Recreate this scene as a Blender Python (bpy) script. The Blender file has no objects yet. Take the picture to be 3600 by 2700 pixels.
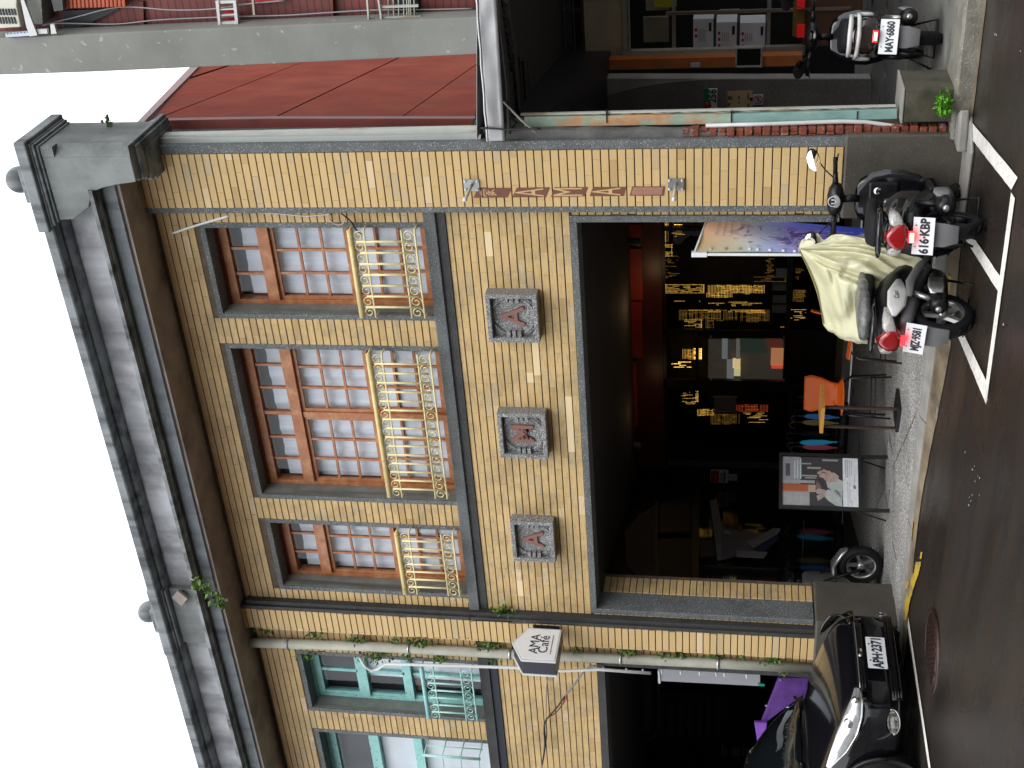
import bpy, bmesh, math, random
from mathutils import Vector, Matrix, noise
random.seed(7)
R = random.Random(11)
PI = math.pi
scn = bpy.context.scene
# ------------------------------------------------------------------ camera, world, sun, exposure
CAM = Vector((0.0, -9.5, 1.515))
YAW, PITCH, ROLL = math.radians(-31.67233), math.radians(10.02223), math.radians(1.19313)
FPX = 4503.15
_f = Vector((math.sin(YAW)*math.cos(PITCH), math.cos(YAW)*math.cos(PITCH), math.sin(PITCH)))
_r0 = Vector((math.cos(YAW), -math.sin(YAW), 0)); _u0 = _r0.cross(_f)
CR = math.cos(ROLL)*_r0 + math.sin(ROLL)*_u0
CU = -math.sin(ROLL)*_r0 + math.cos(ROLL)*_u0
cd = bpy.data.cameras.new('camera'); cam = bpy.data.objects.new('camera', cd); scn.collection.objects.link(cam)
cd.sensor_width = 36.0; cd.lens = 36.0*FPX/3600.0; cd.clip_end = 2000; cd.clip_start = 0.05
ax, ay, az = -CU, CR, -_f            # the photograph was taken with the camera turned on its side
cam.matrix_world = Matrix(((ax.x, ay.x, az.x, CAM.x), (ax.y, ay.y, az.y, CAM.y), (ax.z, ay.z, az.z, CAM.z), (0, 0, 0, 1)))
scn.camera = cam

world = bpy.data.worlds.new('World'); scn.world = world; world.use_nodes = True
wn = world.node_tree; wn.nodes.clear()
wo = wn.nodes.new('ShaderNodeOutputWorld'); wb = wn.nodes.new('ShaderNodeBackground')
sky = wn.nodes.new('ShaderNodeTexSky'); sky.sky_type = 'NISHITA'; sky.sun_disc = False
SUN_EL, SUN_AZ = math.radians(52), math.radians(150)
sky.sun_elevation = SUN_EL; sky.sun_rotation = SUN_AZ
mx = wn.nodes.new('ShaderNodeMix'); mx.data_type = 'RGBA'; mx.inputs[0].default_value = 0.90
wn.links.new(sky.outputs[0], mx.inputs[6]); mx.inputs[7].default_value = (6.1, 6.25, 6.5, 1)   # even cloud layer over the clear sky
wn.links.new(mx.outputs[2], wb.inputs[0]); wb.inputs[1].default_value = 0.125
wn.links.new(wb.outputs[0], wo.inputs[0])
sl = bpy.data.lights.new('sun', 'SUN'); sl.energy = 0.6; sl.angle = math.radians(40); sl.color = (1.0, 0.97, 0.92)
so = bpy.data.objects.new('sun', sl); scn.collection.objects.link(so)
sd = Vector((math.sin(SUN_AZ)*math.cos(SUN_EL), math.cos(SUN_AZ)*math.cos(SUN_EL), math.sin(SUN_EL)))
so.rotation_euler = sd.to_track_quat('Z', 'Y').to_euler()
scn.view_settings.view_transform = 'Standard'; scn.view_settings.look = 'None'
scn.view_settings.exposure = 1.38; scn.view_settings.gamma = 1.0; scn.view_settings.use_curve_mapping = False
scn.cycles.max_bounces = 6; scn.cycles.transparent_max_bounces = 12
scn.cycles.caustics_reflective = False; scn.cycles.caustics_refractive = False

# ------------------------------------------------------------------ measuring helpers: sight line -> point on a real plane
TILE = {1: (0, 0), 2: (1200, 0), 3: (2400, 0), 4: (0, 900), 5: (1200, 900), 6: (2400, 900), 7: (600, 1800), 8: (1800, 1800), 9: (2400, 1800)}
def T(k, x, y):
    s = 1200/2212
    return (TILE[k][0]+x*s, TILE[k][1]+y*s)
def _ray(p):
    return _f + CR*((1350-p[1])/FPX) + CU*(-(p[0]-1800)/FPX)
def onY(p, Y):
    d = _ray(p); return CAM + d*((Y-CAM.y)/d.y)
def onX(p, X):
    d = _ray(p); return CAM + d*((X-CAM.x)/d.x)
def onZ(p, Z):
    d = _ray(p); return CAM + d*((Z-CAM.z)/d.z)

# ------------------------------------------------------------------ object helpers
def link(o, parent=None):
    scn.collection.objects.link(o)
    if parent is not None: o.parent = parent
    return o
def tag(o, label=None, cat=None, group=None, kind=None):
    if label: o['label'] = label
    if cat: o['category'] = cat
    if group: o['group'] = group
    if kind: o['kind'] = kind
    return o
def thing(name, label, cat, loc=(0, 0, 0), rz=0.0, group=None):
    o = link(bpy.data.objects.new(name, None)); o.location = loc; o.rotation_euler = (0, 0, rz)
    o.empty_display_size = .1
    return tag(o, label, cat, group)
def copy_tree(o, parent=None):
    c = o.copy(); scn.collection.objects.link(c); c.parent = parent
    for ch in list(o.children): copy_tree(ch, c)
    return c

class MB:
    def __init__(s): s.v = []; s.f = []; s.smooth = []; s.mi = []; s.cur = 0
    def add(s, vs, fs, smooth=False):
        b = len(s.v); s.v += [tuple(v) for v in vs]
        for f in fs: s.f.append(tuple(b+i for i in f)); s.smooth.append(smooth); s.mi.append(s.cur)
        return s
    def box(s, x0, x1, y0, y1, z0, z1):
        x0, x1 = min(x0, x1), max(x0, x1); y0, y1 = min(y0, y1), max(y0, y1); z0, z1 = min(z0, z1), max(z0, z1)
        return s.add([(x0,y0,z0),(x1,y0,z0),(x1,y1,z0),(x0,y1,z0),(x0,y0,z1),(x1,y0,z1),(x1,y1,z1),(x0,y1,z1)],
              [(0,3,2,1),(4,5,6,7),(0,1,5,4),(1,2,6,5),(2,3,7,6),(3,0,4,7)])
    def obox(s, c, ex, ey, ez):
        c = Vector(c); ex, ey, ez = Vector(ex), Vector(ey), Vector(ez); vs = []
        for k in (-1, 1):
            for (i, j) in ((-1,-1),(1,-1),(1,1),(-1,1)): vs.append(c+ex*i+ey*j+ez*k)
        return s.add(vs, [(0,3,2,1),(4,5,6,7),(0,1,5,4),(1,2,6,5),(2,3,7,6),(3,0,4,7)])
    def prism(s, pts, off):
        """pts: planar loop of 3d points, extruded by off"""
        n = len(pts); off = Vector(off); a = [Vector(p) for p in pts]
        return s.add(a+[p+off for p in a], [tuple(range(n)), tuple(range(2*n-1, n-1, -1))]+[(i, i+n, (i+1) % n+n, (i+1) % n) for i in range(n)])
    def tube(s, pts, r, n=6, close=False, cap=True):
        pts = [Vector(p) for p in pts]; m = len(pts); rr = r if hasattr(r, '__len__') else [r]*m
        rings = []; prev = None
        for i, p in enumerate(pts):
            a = pts[i-1] if i > 0 else (pts[-1] if close else p); b = pts[i+1] if i < m-1 else (pts[0] if close else p)
            t = (b-a).normalized() if (b-a).length > 1e-9 else Vector((0, 0, 1))
            if prev is None:
                up = Vector((0, 0, 1)) if abs(t.z) < .9 else Vector((1, 0, 0)); nx = t.cross(up).normalized()
            else:
                nx = prev - t*prev.dot(t); nx = nx.normalized() if nx.length > 1e-6 else t.orthogonal().normalized()
            prev = nx; ny = t.cross(nx)
            rings.append([p+nx*(rr[i]*math.cos(2*PI*k/n))+ny*(rr[i]*math.sin(2*PI*k/n)) for k in range(n)])
        vs = [v for q in rings for v in q]; fs = []
        for i in range(m if close else m-1):
            j = (i+1) % m
            for k in range(n): fs.append((i*n+k, i*n+(k+1) % n, j*n+(k+1) % n, j*n+k))
        if cap and not close: fs += [tuple(range(n-1, -1, -1)), tuple((m-1)*n+k for k in range(n))]
        return s.add(vs, fs, True)
    def lathe(s, prof, c=(0,0,0), axis=(0,0,1), n=20):
        ax = Vector(axis).normalized(); e1 = ax.orthogonal().normalized(); e2 = ax.cross(e1); c = Vector(c); vs = []; fs = []
        for (r, h) in prof:
            for k in range(n): vs.append(c+ax*h+e1*(r*math.cos(2*PI*k/n))+e2*(r*math.sin(2*PI*k/n)))
        for i in range(len(prof)-1):
            for k in range(n): fs.append((i*n+k, i*n+(k+1) % n, (i+1)*n+(k+1) % n, (i+1)*n+k))
        return s.add(vs, fs, True)
    def loft(s, rings, cap=True, closed=True, smooth=True):
        n = len(rings[0]); vs = [v for q in rings for v in q]; fs = []
        for i in range(len(rings)-1):
            for k in range(n if closed else n-1): fs.append((i*n+k, i*n+(k+1) % n, (i+1)*n+(k+1) % n, (i+1)*n+k))
        if cap and closed: fs += [tuple(range(n-1, -1, -1)), tuple((len(rings)-1)*n+k for k in range(n))]
        return s.add(vs, fs, smooth)
    def grid(s, fn, nu, nv, smooth=True):
        vs = [fn(i/nu, j/nv) for i in range(nu+1) for j in range(nv+1)]; w = nv+1
        return s.add(vs, [(i*w+j, (i+1)*w+j, (i+1)*w+j+1, i*w+j+1) for i in range(nu) for j in range(nv)], smooth)
    def build(s, name, mats, parent=None, bevel=0, sub=0, solid=0, loc=None, autosm=False):
        me = bpy.data.meshes.new(name); me.from_pydata(s.v, [], s.f)
        me.polygons.foreach_set('use_smooth', s.smooth)
        mats = mats if isinstance(mats, (list, tuple)) else [mats]
        for m in mats: me.materials.append(m)
        if len(mats) > 1: me.polygons.foreach_set('material_index', s.mi)
        bm = bmesh.new(); bm.from_mesh(me)
        if solid or sub: bmesh.ops.remove_doubles(bm, verts=bm.verts, dist=1e-5)
        bmesh.ops.recalc_face_normals(bm, faces=bm.faces); bm.to_mesh(me); bm.free(); me.update()
        o = bpy.data.objects.new(name, me); link(o, parent)
        if loc is not None: o.location = loc
        if solid: m = o.modifiers.new('s', 'SOLIDIFY'); m.thickness = solid; m.offset = 0
        if bevel: m = o.modifiers.new('b', 'BEVEL'); m.width = bevel; m.segments = 2; m.limit_method = 'ANGLE'; m.angle_limit = math.radians(40)
        if sub: m = o.modifiers.new('u', 'SUBSURF'); m.levels = sub; m.render_levels = sub
        return o
def sup(cx, cz, hw, hh, y, n=16, p=2.6, top=1.0):
    """superellipse ring in the xz plane at depth y"""
    out = []
    for k in range(n):
        a = 2*PI*k/n; c, q = math.cos(a), math.sin(a)
        w = hw*(1-(1-top)*max(0, q))
        out.append(Vector((cx+w*math.copysign(abs(c)**(2/p), c), y, cz+hh*math.copysign(abs(q)**(2/p), q))))
    return out

# ------------------------------------------------------------------ materials
def nd(t, ty, **k):
    n = t.nodes.new(ty)
    for a, b in k.items(): setattr(n, a, b)
    return n
def mat(name, col, rough=.6, metal=0., var=.15, scale=6., bump=.0, bscale=60., spec=.5, col2=None, mixpos=(.45, .65), mscale=None, detail=5, coat=0., emis=None, estr=0., stretch=(1,1,1), alpha=None, trans=0., rvar=0., speck=None, drip=None):
    m = bpy.data.materials.new(name); m.use_nodes = True; t = m.node_tree; b = t.nodes['Principled BSDF']; L = t.links
    b.inputs['Roughness'].default_value = rough; b.inputs['Metallic'].default_value = metal
    b.inputs['Specular IOR Level'].default_value = spec; b.inputs['Coat Weight'].default_value = coat
    if coat: b.inputs['Coat Roughness'].default_value = .06
    if trans: b.inputs['Transmission Weight'].default_value = trans
    geo = nd(t, 'ShaderNodeNewGeometry'); mp = nd(t, 'ShaderNodeMapping'); mp.inputs['Scale'].default_value = stretch
    L.new(geo.outputs['Position'], mp.inputs[0])
    def noi(sc, det=detail, ro=.6):
        n = nd(t, 'ShaderNodeTexNoise'); n.inputs['Scale'].default_value = sc; n.inputs['Detail'].default_value = det; n.inputs['Roughness'].default_value = ro
        L.new(mp.outputs[0], n.inputs['Vector']); return n
    def rgb(c): return (c[0], c[1], c[2], 1)
    def mix(a, bb, f, mode='MIX'):
        n = nd(t, 'ShaderNodeMix', data_type='RGBA', blend_type=mode)
        if isinstance(a, tuple): n.inputs[6].default_value = rgb(a)
        else: L.new(a, n.inputs[6])
        if isinstance(bb, tuple): n.inputs[7].default_value = rgb(bb)
        else: L.new(bb, n.inputs[7])
        if isinstance(f, (int, float)): n.inputs[0].default_value = f
        else: L.new(f, n.inputs[0])
        return n.outputs[2]
    cur = None
    if col2 is not None:
        n = noi(mscale or scale); cr = nd(t, 'ShaderNodeMapRange'); cr.inputs[1].default_value, cr.inputs[2].default_value = mixpos
        L.new(n.outputs[0], cr.inputs[0]); cur = mix(col, col2, cr.outputs[0])
    base = cur if cur is not None else col
    if var:
        n = noi(scale); mr = nd(t, 'ShaderNodeMapRange'); mr.inputs[1].default_value = .3; mr.inputs[2].default_value = .7
        mr.inputs[3].default_value = 1-var; mr.inputs[4].default_value = 1+var; L.new(n.outputs[0], mr.inputs[0])
        h = nd(t, 'ShaderNodeHueSaturation')
        if isinstance(base, tuple): h.inputs['Color'].default_value = rgb(base)
        else: L.new(base, h.inputs['Color'])
        L.new(mr.outputs[0], h.inputs['Value']); base = h.outputs[0]
    if speck:   # (colour, scale, threshold)
        v = nd(t, 'ShaderNodeTexNoise'); v.inputs['Scale'].default_value = speck[1]; v.inputs['Detail'].default_value = 2; L.new(geo.outputs['Position'], v.inputs['Vector'])
        cr = nd(t, 'ShaderNodeMapRange'); cr.inputs[1].default_value = speck[2]; cr.inputs[2].default_value = speck[2]+.07
        L.new(v.outputs[0], cr.inputs[0]); base = mix(base, speck[0], cr.outputs[0])
    if drip:    # (colour, scale, lo, hi) vertical streaks
        mp2 = nd(t, 'ShaderNodeMapping'); mp2.inputs['Scale'].default_value = (drip[1], drip[1], drip[1]*.06); L.new(geo.outputs['Position'], mp2.inputs[0])
        n = nd(t, 'ShaderNodeTexNoise'); n.inputs['Scale'].default_value = 1; n.inputs['Detail'].default_value = 6; L.new(mp2.outputs[0], n.inputs['Vector'])
        cr = nd(t, 'ShaderNodeMapRange'); cr.inputs[1].default_value = drip[2]; cr.inputs[2].default_value = drip[3]
        L.new(n.outputs[0], cr.inputs[0]); base = mix(base, drip[0], cr.outputs[0])
    if isinstance(base, tuple): b.inputs['Base Color'].default_value = rgb(base)
    else: L.new(base, b.inputs['Base Color'])
    if rvar:
        n = noi(scale*.5, 4); mr = nd(t, 'ShaderNodeMapRange'); mr.inputs[1].default_value = .35; mr.inputs[2].default_value = .65
        mr.inputs[3].default_value = max(.02, rough-rvar); mr.inputs[4].default_value = rough+rvar; L.new(n.outputs[0], mr.inputs[0]); L.new(mr.outputs[0], b.inputs['Roughness'])
    if bump:
        n = noi(bscale, 4); bp = nd(t, 'ShaderNodeBump'); bp.inputs['Strength'].default_value = min(1, bump); bp.inputs['Distance'].default_value = .01
        L.new(n.outputs[0], bp.inputs['Height']); L.new(bp.outputs[0], b.inputs['Normal'])
    if emis: b.inputs['Emission Color'].default_value = rgb(emis); b.inputs['Emission Strength'].default_value = estr
    if alpha is not None: b.inputs['Alpha'].default_value = alpha
    return m
def glass(name, tint=(1, 1, 1), refl=.9, rough=.02, base_t=1.0):
    m = bpy.data.materials.new(name); m.use_nodes = True; t = m.node_tree; t.nodes.clear(); L = t.links
    o = nd(t, 'ShaderNodeOutputMaterial'); ms = nd(t, 'ShaderNodeMixShader'); tr = nd(t, 'ShaderNodeBsdfTransparent'); gl = nd(t, 'ShaderNodeBsdfGlossy')
    tr.inputs[0].default_value = (*[c*base_t for c in tint], 1); gl.inputs['Roughness'].default_value = rough; gl.inputs[0].default_value = (refl, refl, refl, 1)
    fr = nd(t, 'ShaderNodeFresnel'); fr.inputs[0].default_value = 1.5; ge = nd(t, 'ShaderNodeNewGeometry'); iv = nd(t, 'ShaderNodeMath', operation='SUBTRACT'); iv.inputs[0].default_value = 1; L.new(ge.outputs['Backfacing'], iv.inputs[1])
    mu = nd(t, 'ShaderNodeMath', operation='MULTIPLY'); L.new(fr.outputs[0], mu.inputs[0]); L.new(iv.outputs[0], mu.inputs[1]); L.new(mu.outputs[0], ms.inputs[0]); L.new(tr.outputs[0], ms.inputs[1]); L.new(gl.outputs[0], ms.inputs[2]); L.new(ms.outputs[0], o.inputs[0])
    return m

TILE_C = (.62, .435, .205)
def tile_mat(name, use_attr):
    m = bpy.data.materials.new(name); m.use_nodes = True; t = m.node_tree; b = t.nodes['Principled BSDF']; L = t.links
    geo = nd(t, 'ShaderNodeNewGeometry'); sep = nd(t, 'ShaderNodeSeparateXYZ'); L.new(geo.outputs['Position'], sep.inputs[0])
    if use_attr:
        at = nd(t, 'ShaderNodeAttribute', attribute_name='tint'); rnd = at.outputs['Fac']
    else:
        oi = nd(t, 'ShaderNodeObjectInfo'); rnd = oi.outputs['Random']
    cr = nd(t, 'ShaderNodeValToRGB'); e = cr.color_ramp.elements
    e[0].position = 0; e[0].color = (.50, .335, .150, 1); e[1].position = 1; e[1].color = (.70, .52, .29, 1)
    for p, c in ((.06, (.60, .42, .19)), (.5, (.635, .445, .21)), (.9, (.65, .46, .22)), (.94, (.53, .40, .22)), (.975, (.56, .43, .25)), (.985, (.73, .56, .34))):
        q = e.new(p); q.color = (*c, 1)
    L.new(rnd, cr.inputs[0])
    # grime: large cloudy noise, stronger on the band between the floors than on the smooth pillars
    n = nd(t, 'ShaderNodeTexNoise'); n.inputs['Scale'].default_value = 3.2; n.inputs['Detail'].default_value = 8; n.inputs['Roughness'].default_value = .7; L.new(geo.outputs['Position'], n.inputs['Vector'])
    n2 = nd(t, 'ShaderNodeTexNoise'); n2.inputs['Scale'].default_value = 1; n2.inputs['Detail'].default_value = 5
    mp = nd(t, 'ShaderNodeMapping'); mp.inputs['Scale'].default_value = (9, 9, 55); L.new(geo.outputs['Position'], mp.inputs[0]); L.new(mp.outputs[0], n2.inputs['Vector'])
    mr = nd(t, 'ShaderNodeMapRange'); mr.inputs[1].default_value = .44; mr.inputs[2].default_value = .74; mr.inputs[3].default_value = 0; mr.inputs[4].default_value = .75; L.new(n.outputs[0], mr.inputs[0])
    mr2 = nd(t, 'ShaderNodeMapRange'); mr2.inputs[1].default_value = .5; mr2.inputs[2].default_value = .8; mr2.inputs[3].default_value = 0; mr2.inputs[4].default_value = .6; L.new(n2.outputs[0], mr2.inputs[0])
    rec = nd(t, 'ShaderNodeMapRange'); rec.inputs[1].default_value = .03; rec.inputs[2].default_value = .08; rec.inputs[3].default_value = .18; rec.inputs[4].default_value = 1; L.new(sep.outputs[1], rec.inputs[0])
    su = nd(t, 'ShaderNodeMath', operation='ADD', use_clamp=True); L.new(mr.outputs[0], su.inputs[0]); L.new(mr2.outputs[0], su.inputs[1])
    mu = nd(t, 'ShaderNodeMath', operation='MULTIPLY'); L.new(su.outputs[0], mu.inputs[0]); L.new(rec.outputs[0], mu.inputs[1])
    mix1 = nd(t, 'ShaderNodeMix', data_type='RGBA'); L.new(mu.outputs[0], mix1.inputs[0]); L.new(cr.outputs[0], mix1.inputs[6]); mix1.inputs[7].default_value = (.30, .225, .13, 1)
    # red-brown tint, growing towards the top of the tiles below the cornice
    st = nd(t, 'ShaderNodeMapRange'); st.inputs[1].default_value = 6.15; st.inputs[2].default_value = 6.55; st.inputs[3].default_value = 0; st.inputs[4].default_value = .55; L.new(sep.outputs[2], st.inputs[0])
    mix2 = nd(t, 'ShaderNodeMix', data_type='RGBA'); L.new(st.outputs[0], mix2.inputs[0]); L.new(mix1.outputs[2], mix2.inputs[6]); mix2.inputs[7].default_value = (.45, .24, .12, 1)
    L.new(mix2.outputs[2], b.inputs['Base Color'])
    b.inputs['Roughness'].default_value = .5; b.inputs['Specular IOR Level'].default_value = .22
    bp = nd(t, 'ShaderNodeBump'); bp.inputs['Strength'].default_value = .25; bp.inputs['Distance'].default_value = .004; L.new(n2.outputs[0], bp.inputs['Height']); L.new(bp.outputs[0], b.inputs['Normal'])
    return m
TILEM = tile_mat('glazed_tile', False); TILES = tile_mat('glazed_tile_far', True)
M = {}
M['mortar'] = mat('mortar', (.115, .085, .058), .9, var=.3, scale=12)
M['washstone'] = mat('washed_stone', (.115, .125, .125), .65, var=.25, scale=5, bump=.8, bscale=130, speck=((.42, .43, .42), 110, .60))
M['washstone_dk'] = mat('washed_stone_dark', (.035, .035, .034), .6, var=.3, scale=5, bump=.6, bscale=130, speck=((.25, .25, .24), 110, .66))
M['reveal'] = mat('reveal_stone', (.23, .24, .215), .75, var=.25, scale=6, bump=.7, bscale=120, drip=((.10, .10, .085), 8, .5, .7), speck=((.36, .37, .34), 120, .62))
M['plaquestone'] = mat('plaque_stone', (.24, .24, .235), .75, var=.2, scale=8, bump=1, bscale=110, speck=((.55, .55, .54), 95, .55), col2=(.12, .12, .12), mscale=90, mixpos=(.45, .6))
M['cornice'] = mat('cornice_render', (.23, .25, .255), .75, var=.3, scale=3, bump=.5, bscale=120, speck=((.34, .35, .35), 120, .64), drip=((.05, .052, .055), 6, .46, .68))
M['cornice_lo'] = mat('cornice_band', (.21, .235, .25), .7, var=.3, scale=4, bump=.6, bscale=120, speck=((.33, .34, .34), 120, .62), drip=((.05, .05, .05), 6, .52, .8))
M['post'] = mat('post_render', (.21, .225, .22), .8, var=.25, scale=3, bump=.5, bscale=100, drip=((.11, .12, .115), 4, .48, .72), speck=((.34, .36, .35), 120, .66), col2=(.12, .13, .125), mscale=2.5, mixpos=(.5, .72))
M['parapet'] = mat('parapet_render', (.46, .465, .48), .8, var=.3, scale=1.6, col2=(.20, .20, .215), mscale=1.9, mixpos=(.45, .68), bump=.5, bscale=100, drip=((.10, .10, .105), 3.2, .45, .7), speck=((.4, .4, .41), 120, .68))
M['soffit'] = mat('soffit', (.33, .28, .245), .85, var=.25, scale=3, col2=(.14, .12, .105), mscale=2, mixpos=(.5, .72))
M['wood'] = mat('window_wood', (.40, .145, .055), .38, var=.2, scale=14, col2=(.50, .23, .10), mscale=9, stretch=(1, 1, 1), bump=.15, bscale=80)
M['wood_dk'] = mat('window_wood_dark', (.16, .035, .02), .5, var=.3, scale=8)
M['pane'] = glass('window_glass', (.93, .95, .97), .9)
M['curtain'] = mat('curtain', (.86, .87, .88), .9, var=.06, scale=1, stretch=(14, 1, .6), col2=(.66, .69, .73), mscale=1.0, mixpos=(.4, .6))
M['dark_gap'] = mat('blue_black', (.015, .017, .03), .6, var=.1)
M['cream_iron'] = mat('cream_iron', (.72, .58, .25), .4, var=.15, scale=15, col2=(.30, .16, .05), mscale=22, mixpos=(.62, .75))
M['cream_iron2'] = mat('cream_iron_scroll', (.74, .64, .34), .45, var=.15, scale=15)
M['teal'] = mat('teal_paint', (.30, .60, .57), .5, var=.15, scale=12, col2=(.14, .10, .07), mscale=16, mixpos=(.62, .68))
M['teal2'] = mat('teal_iron', (.38, .62, .57), .5, var=.15, scale=12, col2=(.25, .13, .07), mscale=30, mixpos=(.66, .72))
M['pipe'] = mat('cream_pipe', (.42, .41, .34), .45, var=.12, scale=8, drip=((.22, .2, .12), 9, .55, .75))
M['whitep'] = mat('white_plastic', (.62, .63, .62), .4, var=.05)
M['conc'] = mat('grey_concrete', (.235, .24, .215), .85, var=.12, scale=2.4, bump=.2, bscale=40, speck=((.40, .41, .38), 14, .68), drip=((.15, .155, .14), 2.2, .5, .8))
M['redtile'] = mat('red_tile', (.19, .038, .03), .55, var=.3, scale=3, drip=((.09, .03, .03), 5, .5, .7))
M['orangetin'] = mat('orange_sheet', (.21, .025, .007), .65, spec=.015, var=.16, scale=2.5, bump=.1, bscale=3, col2=(.25, .045, .018), mscale=1.5, mixpos=(.4, .65), drip=((.16, .04, .03), 1.5, .5, .75))
M['tinflash'] = mat('red_flashing', (.16, .032, .025), .5, var=.2, scale=4)
M['steel'] = mat('galvanised', (.42, .42, .42), .38, metal=.35, var=.12, scale=3, bump=.15, bscale=6, rvar=.1)
M['rusty'] = mat('rusty_white', (.48, .50, .44), .5, var=.15, scale=8, col2=(.26, .12, .04), mscale=4, mixpos=(.52, .66), stretch=(1, 1, .4))
M['tealrust'] = mat('peeling_channel', (.30, .38, .29), .55, var=.2, scale=12, col2=(.50, .28, .14), mscale=4.5, mixpos=(.5, .6), stretch=(1, 1, .7))
M['tealpost'] = mat('teal_channel', (.22, .36, .33), .5, var=.2, scale=12, col2=(.35, .33, .25), mscale=9, mixpos=(.55, .7), stretch=(1, 1, .5))
M['black'] = mat('matte_black', (.012, .012, .012), .6, var=.2)
M['blackm'] = mat('black_metal', (.015, .015, .016), .35, var=.15)
M['rubber'] = mat('rubber', (.008, .008, .009), .7, spec=.25, var=.2, scale=30, bump=.3, bscale=60)
M['plasblk'] = mat('black_plastic', (.008, .008, .009), .34, spec=.32, var=.2, scale=20, rvar=.08)
M['plasgry'] = mat('grey_plastic', (.17, .17, .175), .5, var=.1)
M['gloss'] = mat('gloss_black', (.005, .005, .007), .14, var=.1, coat=.7, spec=.3)
M['brownblk'] = mat('dark_brown_paint', (.022, .012, .010), .15, var=.1, coat=1.0)
M['whiteg'] = mat('white_paint_gloss', (.66, .66, .64), .2, var=.03, coat=.6)
M['silver'] = mat('silver', (.45, .45, .44), .3, metal=.8, var=.1)
M['chrome'] = mat('chrome', (.8, .8, .8), .08, metal=1., var=.0)
M['mirror'] = mat('mirror_glass', (.95, .95, .95), .02, metal=1., var=0)
M['redlens'] = mat('red_lens', (.30, .004, .006), .12, var=.2, scale=60, coat=.8)
M['redlit'] = mat('lit_brake_lamp', (.5, .02, .02), .3, var=0, emis=(1, .02, .03), estr=1.5)
M['redcore'] = mat('lit_brake_core', (.9, .3, .2), .3, var=0, emis=(1, .38, .16), estr=4.0)
M['clear'] = mat('clear_lens', (.45, .43, .40), .12, var=.35, scale=70, coat=.8)
M['plate'] = mat('number_plate', (.78, .80, .82), .4, var=.02)
M['ink'] = mat('plate_ink', (.012, .018, .03), .5, var=0)
M['cover'] = mat('pale_cover', (.56, .54, .35), .26, var=.08, scale=4, bump=1.0, bscale=11, spec=.6)
M['orange'] = mat('orange_plastic', (.66, .115, .010), .38, var=.06, spec=.25)
M['tablewood'] = mat('table_wood', (.55, .27, .06), .4, var=.12, scale=8, stretch=(1, 6, 1))
M['brownpt'] = mat('brown_paint', (.045, .028, .022), .5, var=.1)
M['asphalt'] = None
M['gutter'] = mat('gutter_concrete', (.21, .165, .105), .6, var=.3, scale=5, bump=.5, bscale=60, col2=(.10, .075, .05), mscale=3, mixpos=(.5, .7), speck=((.33, .30, .25), 90, .66), rvar=.2)
M['kerb'] = mat('kerb_concrete', (.27, .26, .235), .6, var=.2, scale=6, bump=.4, bscale=70, rvar=.15)
M['paving'] = mat('pebble_wash', (.64, .63, .60), .42, var=.15, scale=2, bump=1, bscale=70, col2=(.15, .145, .135), mscale=52, mixpos=(.45, .53), detail=2, rvar=.18)
M['paving256'] = mat('wet_concrete_floor', (.22, .22, .205), .38, var=.2, scale=2.2, bump=.2, bscale=30, col2=(.13, .12, .105), mscale=1.6, mixpos=(.5, .7), rvar=.2)
M['plinth'] = mat('plinth_terrazzo', (.085, .075, .062), .5, var=.22, scale=3, bump=.3, bscale=90, speck=((.19, .175, .15), 110, .63))
M['roadpaint'] = mat('road_paint', (.74, .72, .66), .5, var=.12, scale=10, col2=(.30, .28, .25), mscale=26, mixpos=(.58, .70), bump=.4, bscale=80)
M['yellowp'] = mat('worn_yellow_paint', (.55, .36, .03), .55, var=.2, scale=14, col2=(.22, .18, .11), mscale=7, mixpos=(.50, .60))
M['brick'] = mat('old_red_brick', (.22, .055, .03), .85, var=.35, scale=16, bump=.6, bscale=60, col2=(.42, .36, .32), mscale=12, mixpos=(.56, .68))
M['leaf'] = mat('leaf_green', (.065, .17, .025), .5, var=.35, scale=40)
M['leaf2'] = mat('fern_green', (.10, .18, .03), .5, var=.35, scale=40)
M['stem'] = mat('stem', (.06, .045, .03), .8)
M['intwall'] = mat('interior_wall', (.20, .20, .20), .8, var=.2, scale=2)
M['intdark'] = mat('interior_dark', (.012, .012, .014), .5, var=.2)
M['redpanel'] = mat('red_panel', (.34, .028, .014), .45, var=.2, scale=3)
M['creamwall'] = mat('cream_wall', (.62, .50, .36), .8, var=.12, scale=2.5, drip=((.18, .14, .1), 3, .55, .8))
M['shopglass'] = glass('shop_glass', (.5, .5, .52), .8, .01)
M['darkglass'] = glass('dark_glass', (.22, .22, .25), .8, .01)
M['led'] = mat('warm_led', (.8, .5, .1), .4, var=0, emis=(1, .58, .10), estr=2.0)
M['ledr'] = mat('red_led', (.8, .2, .05), .4, var=0, emis=(1, .16, .05), estr=.9)
M['leddim'] = mat('dim_led', (.8, .5, .1), .4, var=0, emis=(1, .55, .10), estr=.45)
M['rust_wood'] = mat('orange_wood_post', (.55, .16, .035), .5, var=.25, scale=6, col2=(.30, .15, .07), mscale=3, mixpos=(.5, .65))
M['carton'] = mat('cardboard', (.62, .42, .22), .75, var=.08)
M['greysheet'] = mat('grey_sheet', (.30, .31, .33), .5, var=.05)
M['carglass'] = mat('windscreen_glass', (.005, .007, .008), .04, var=.1, coat=1.0, spec=.8)
M['sign_white'] = mat('sign_face', (.86, .87, .89), .35, var=.02)
M['sign_dark'] = mat('sign_side', (.018, .018, .028), .3, var=.1)
M['faded'] = mat('sign_ghost_brown', (.17, .062, .035), .5, var=.12, scale=14)
M['faded2'] = mat('sign_ghost_pink', (.36, .18, .12), .5, var=.08, scale=14)
M['letterb'] = mat('letter_brown', (.23, .105, .08), .5, var=.08)
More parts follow.
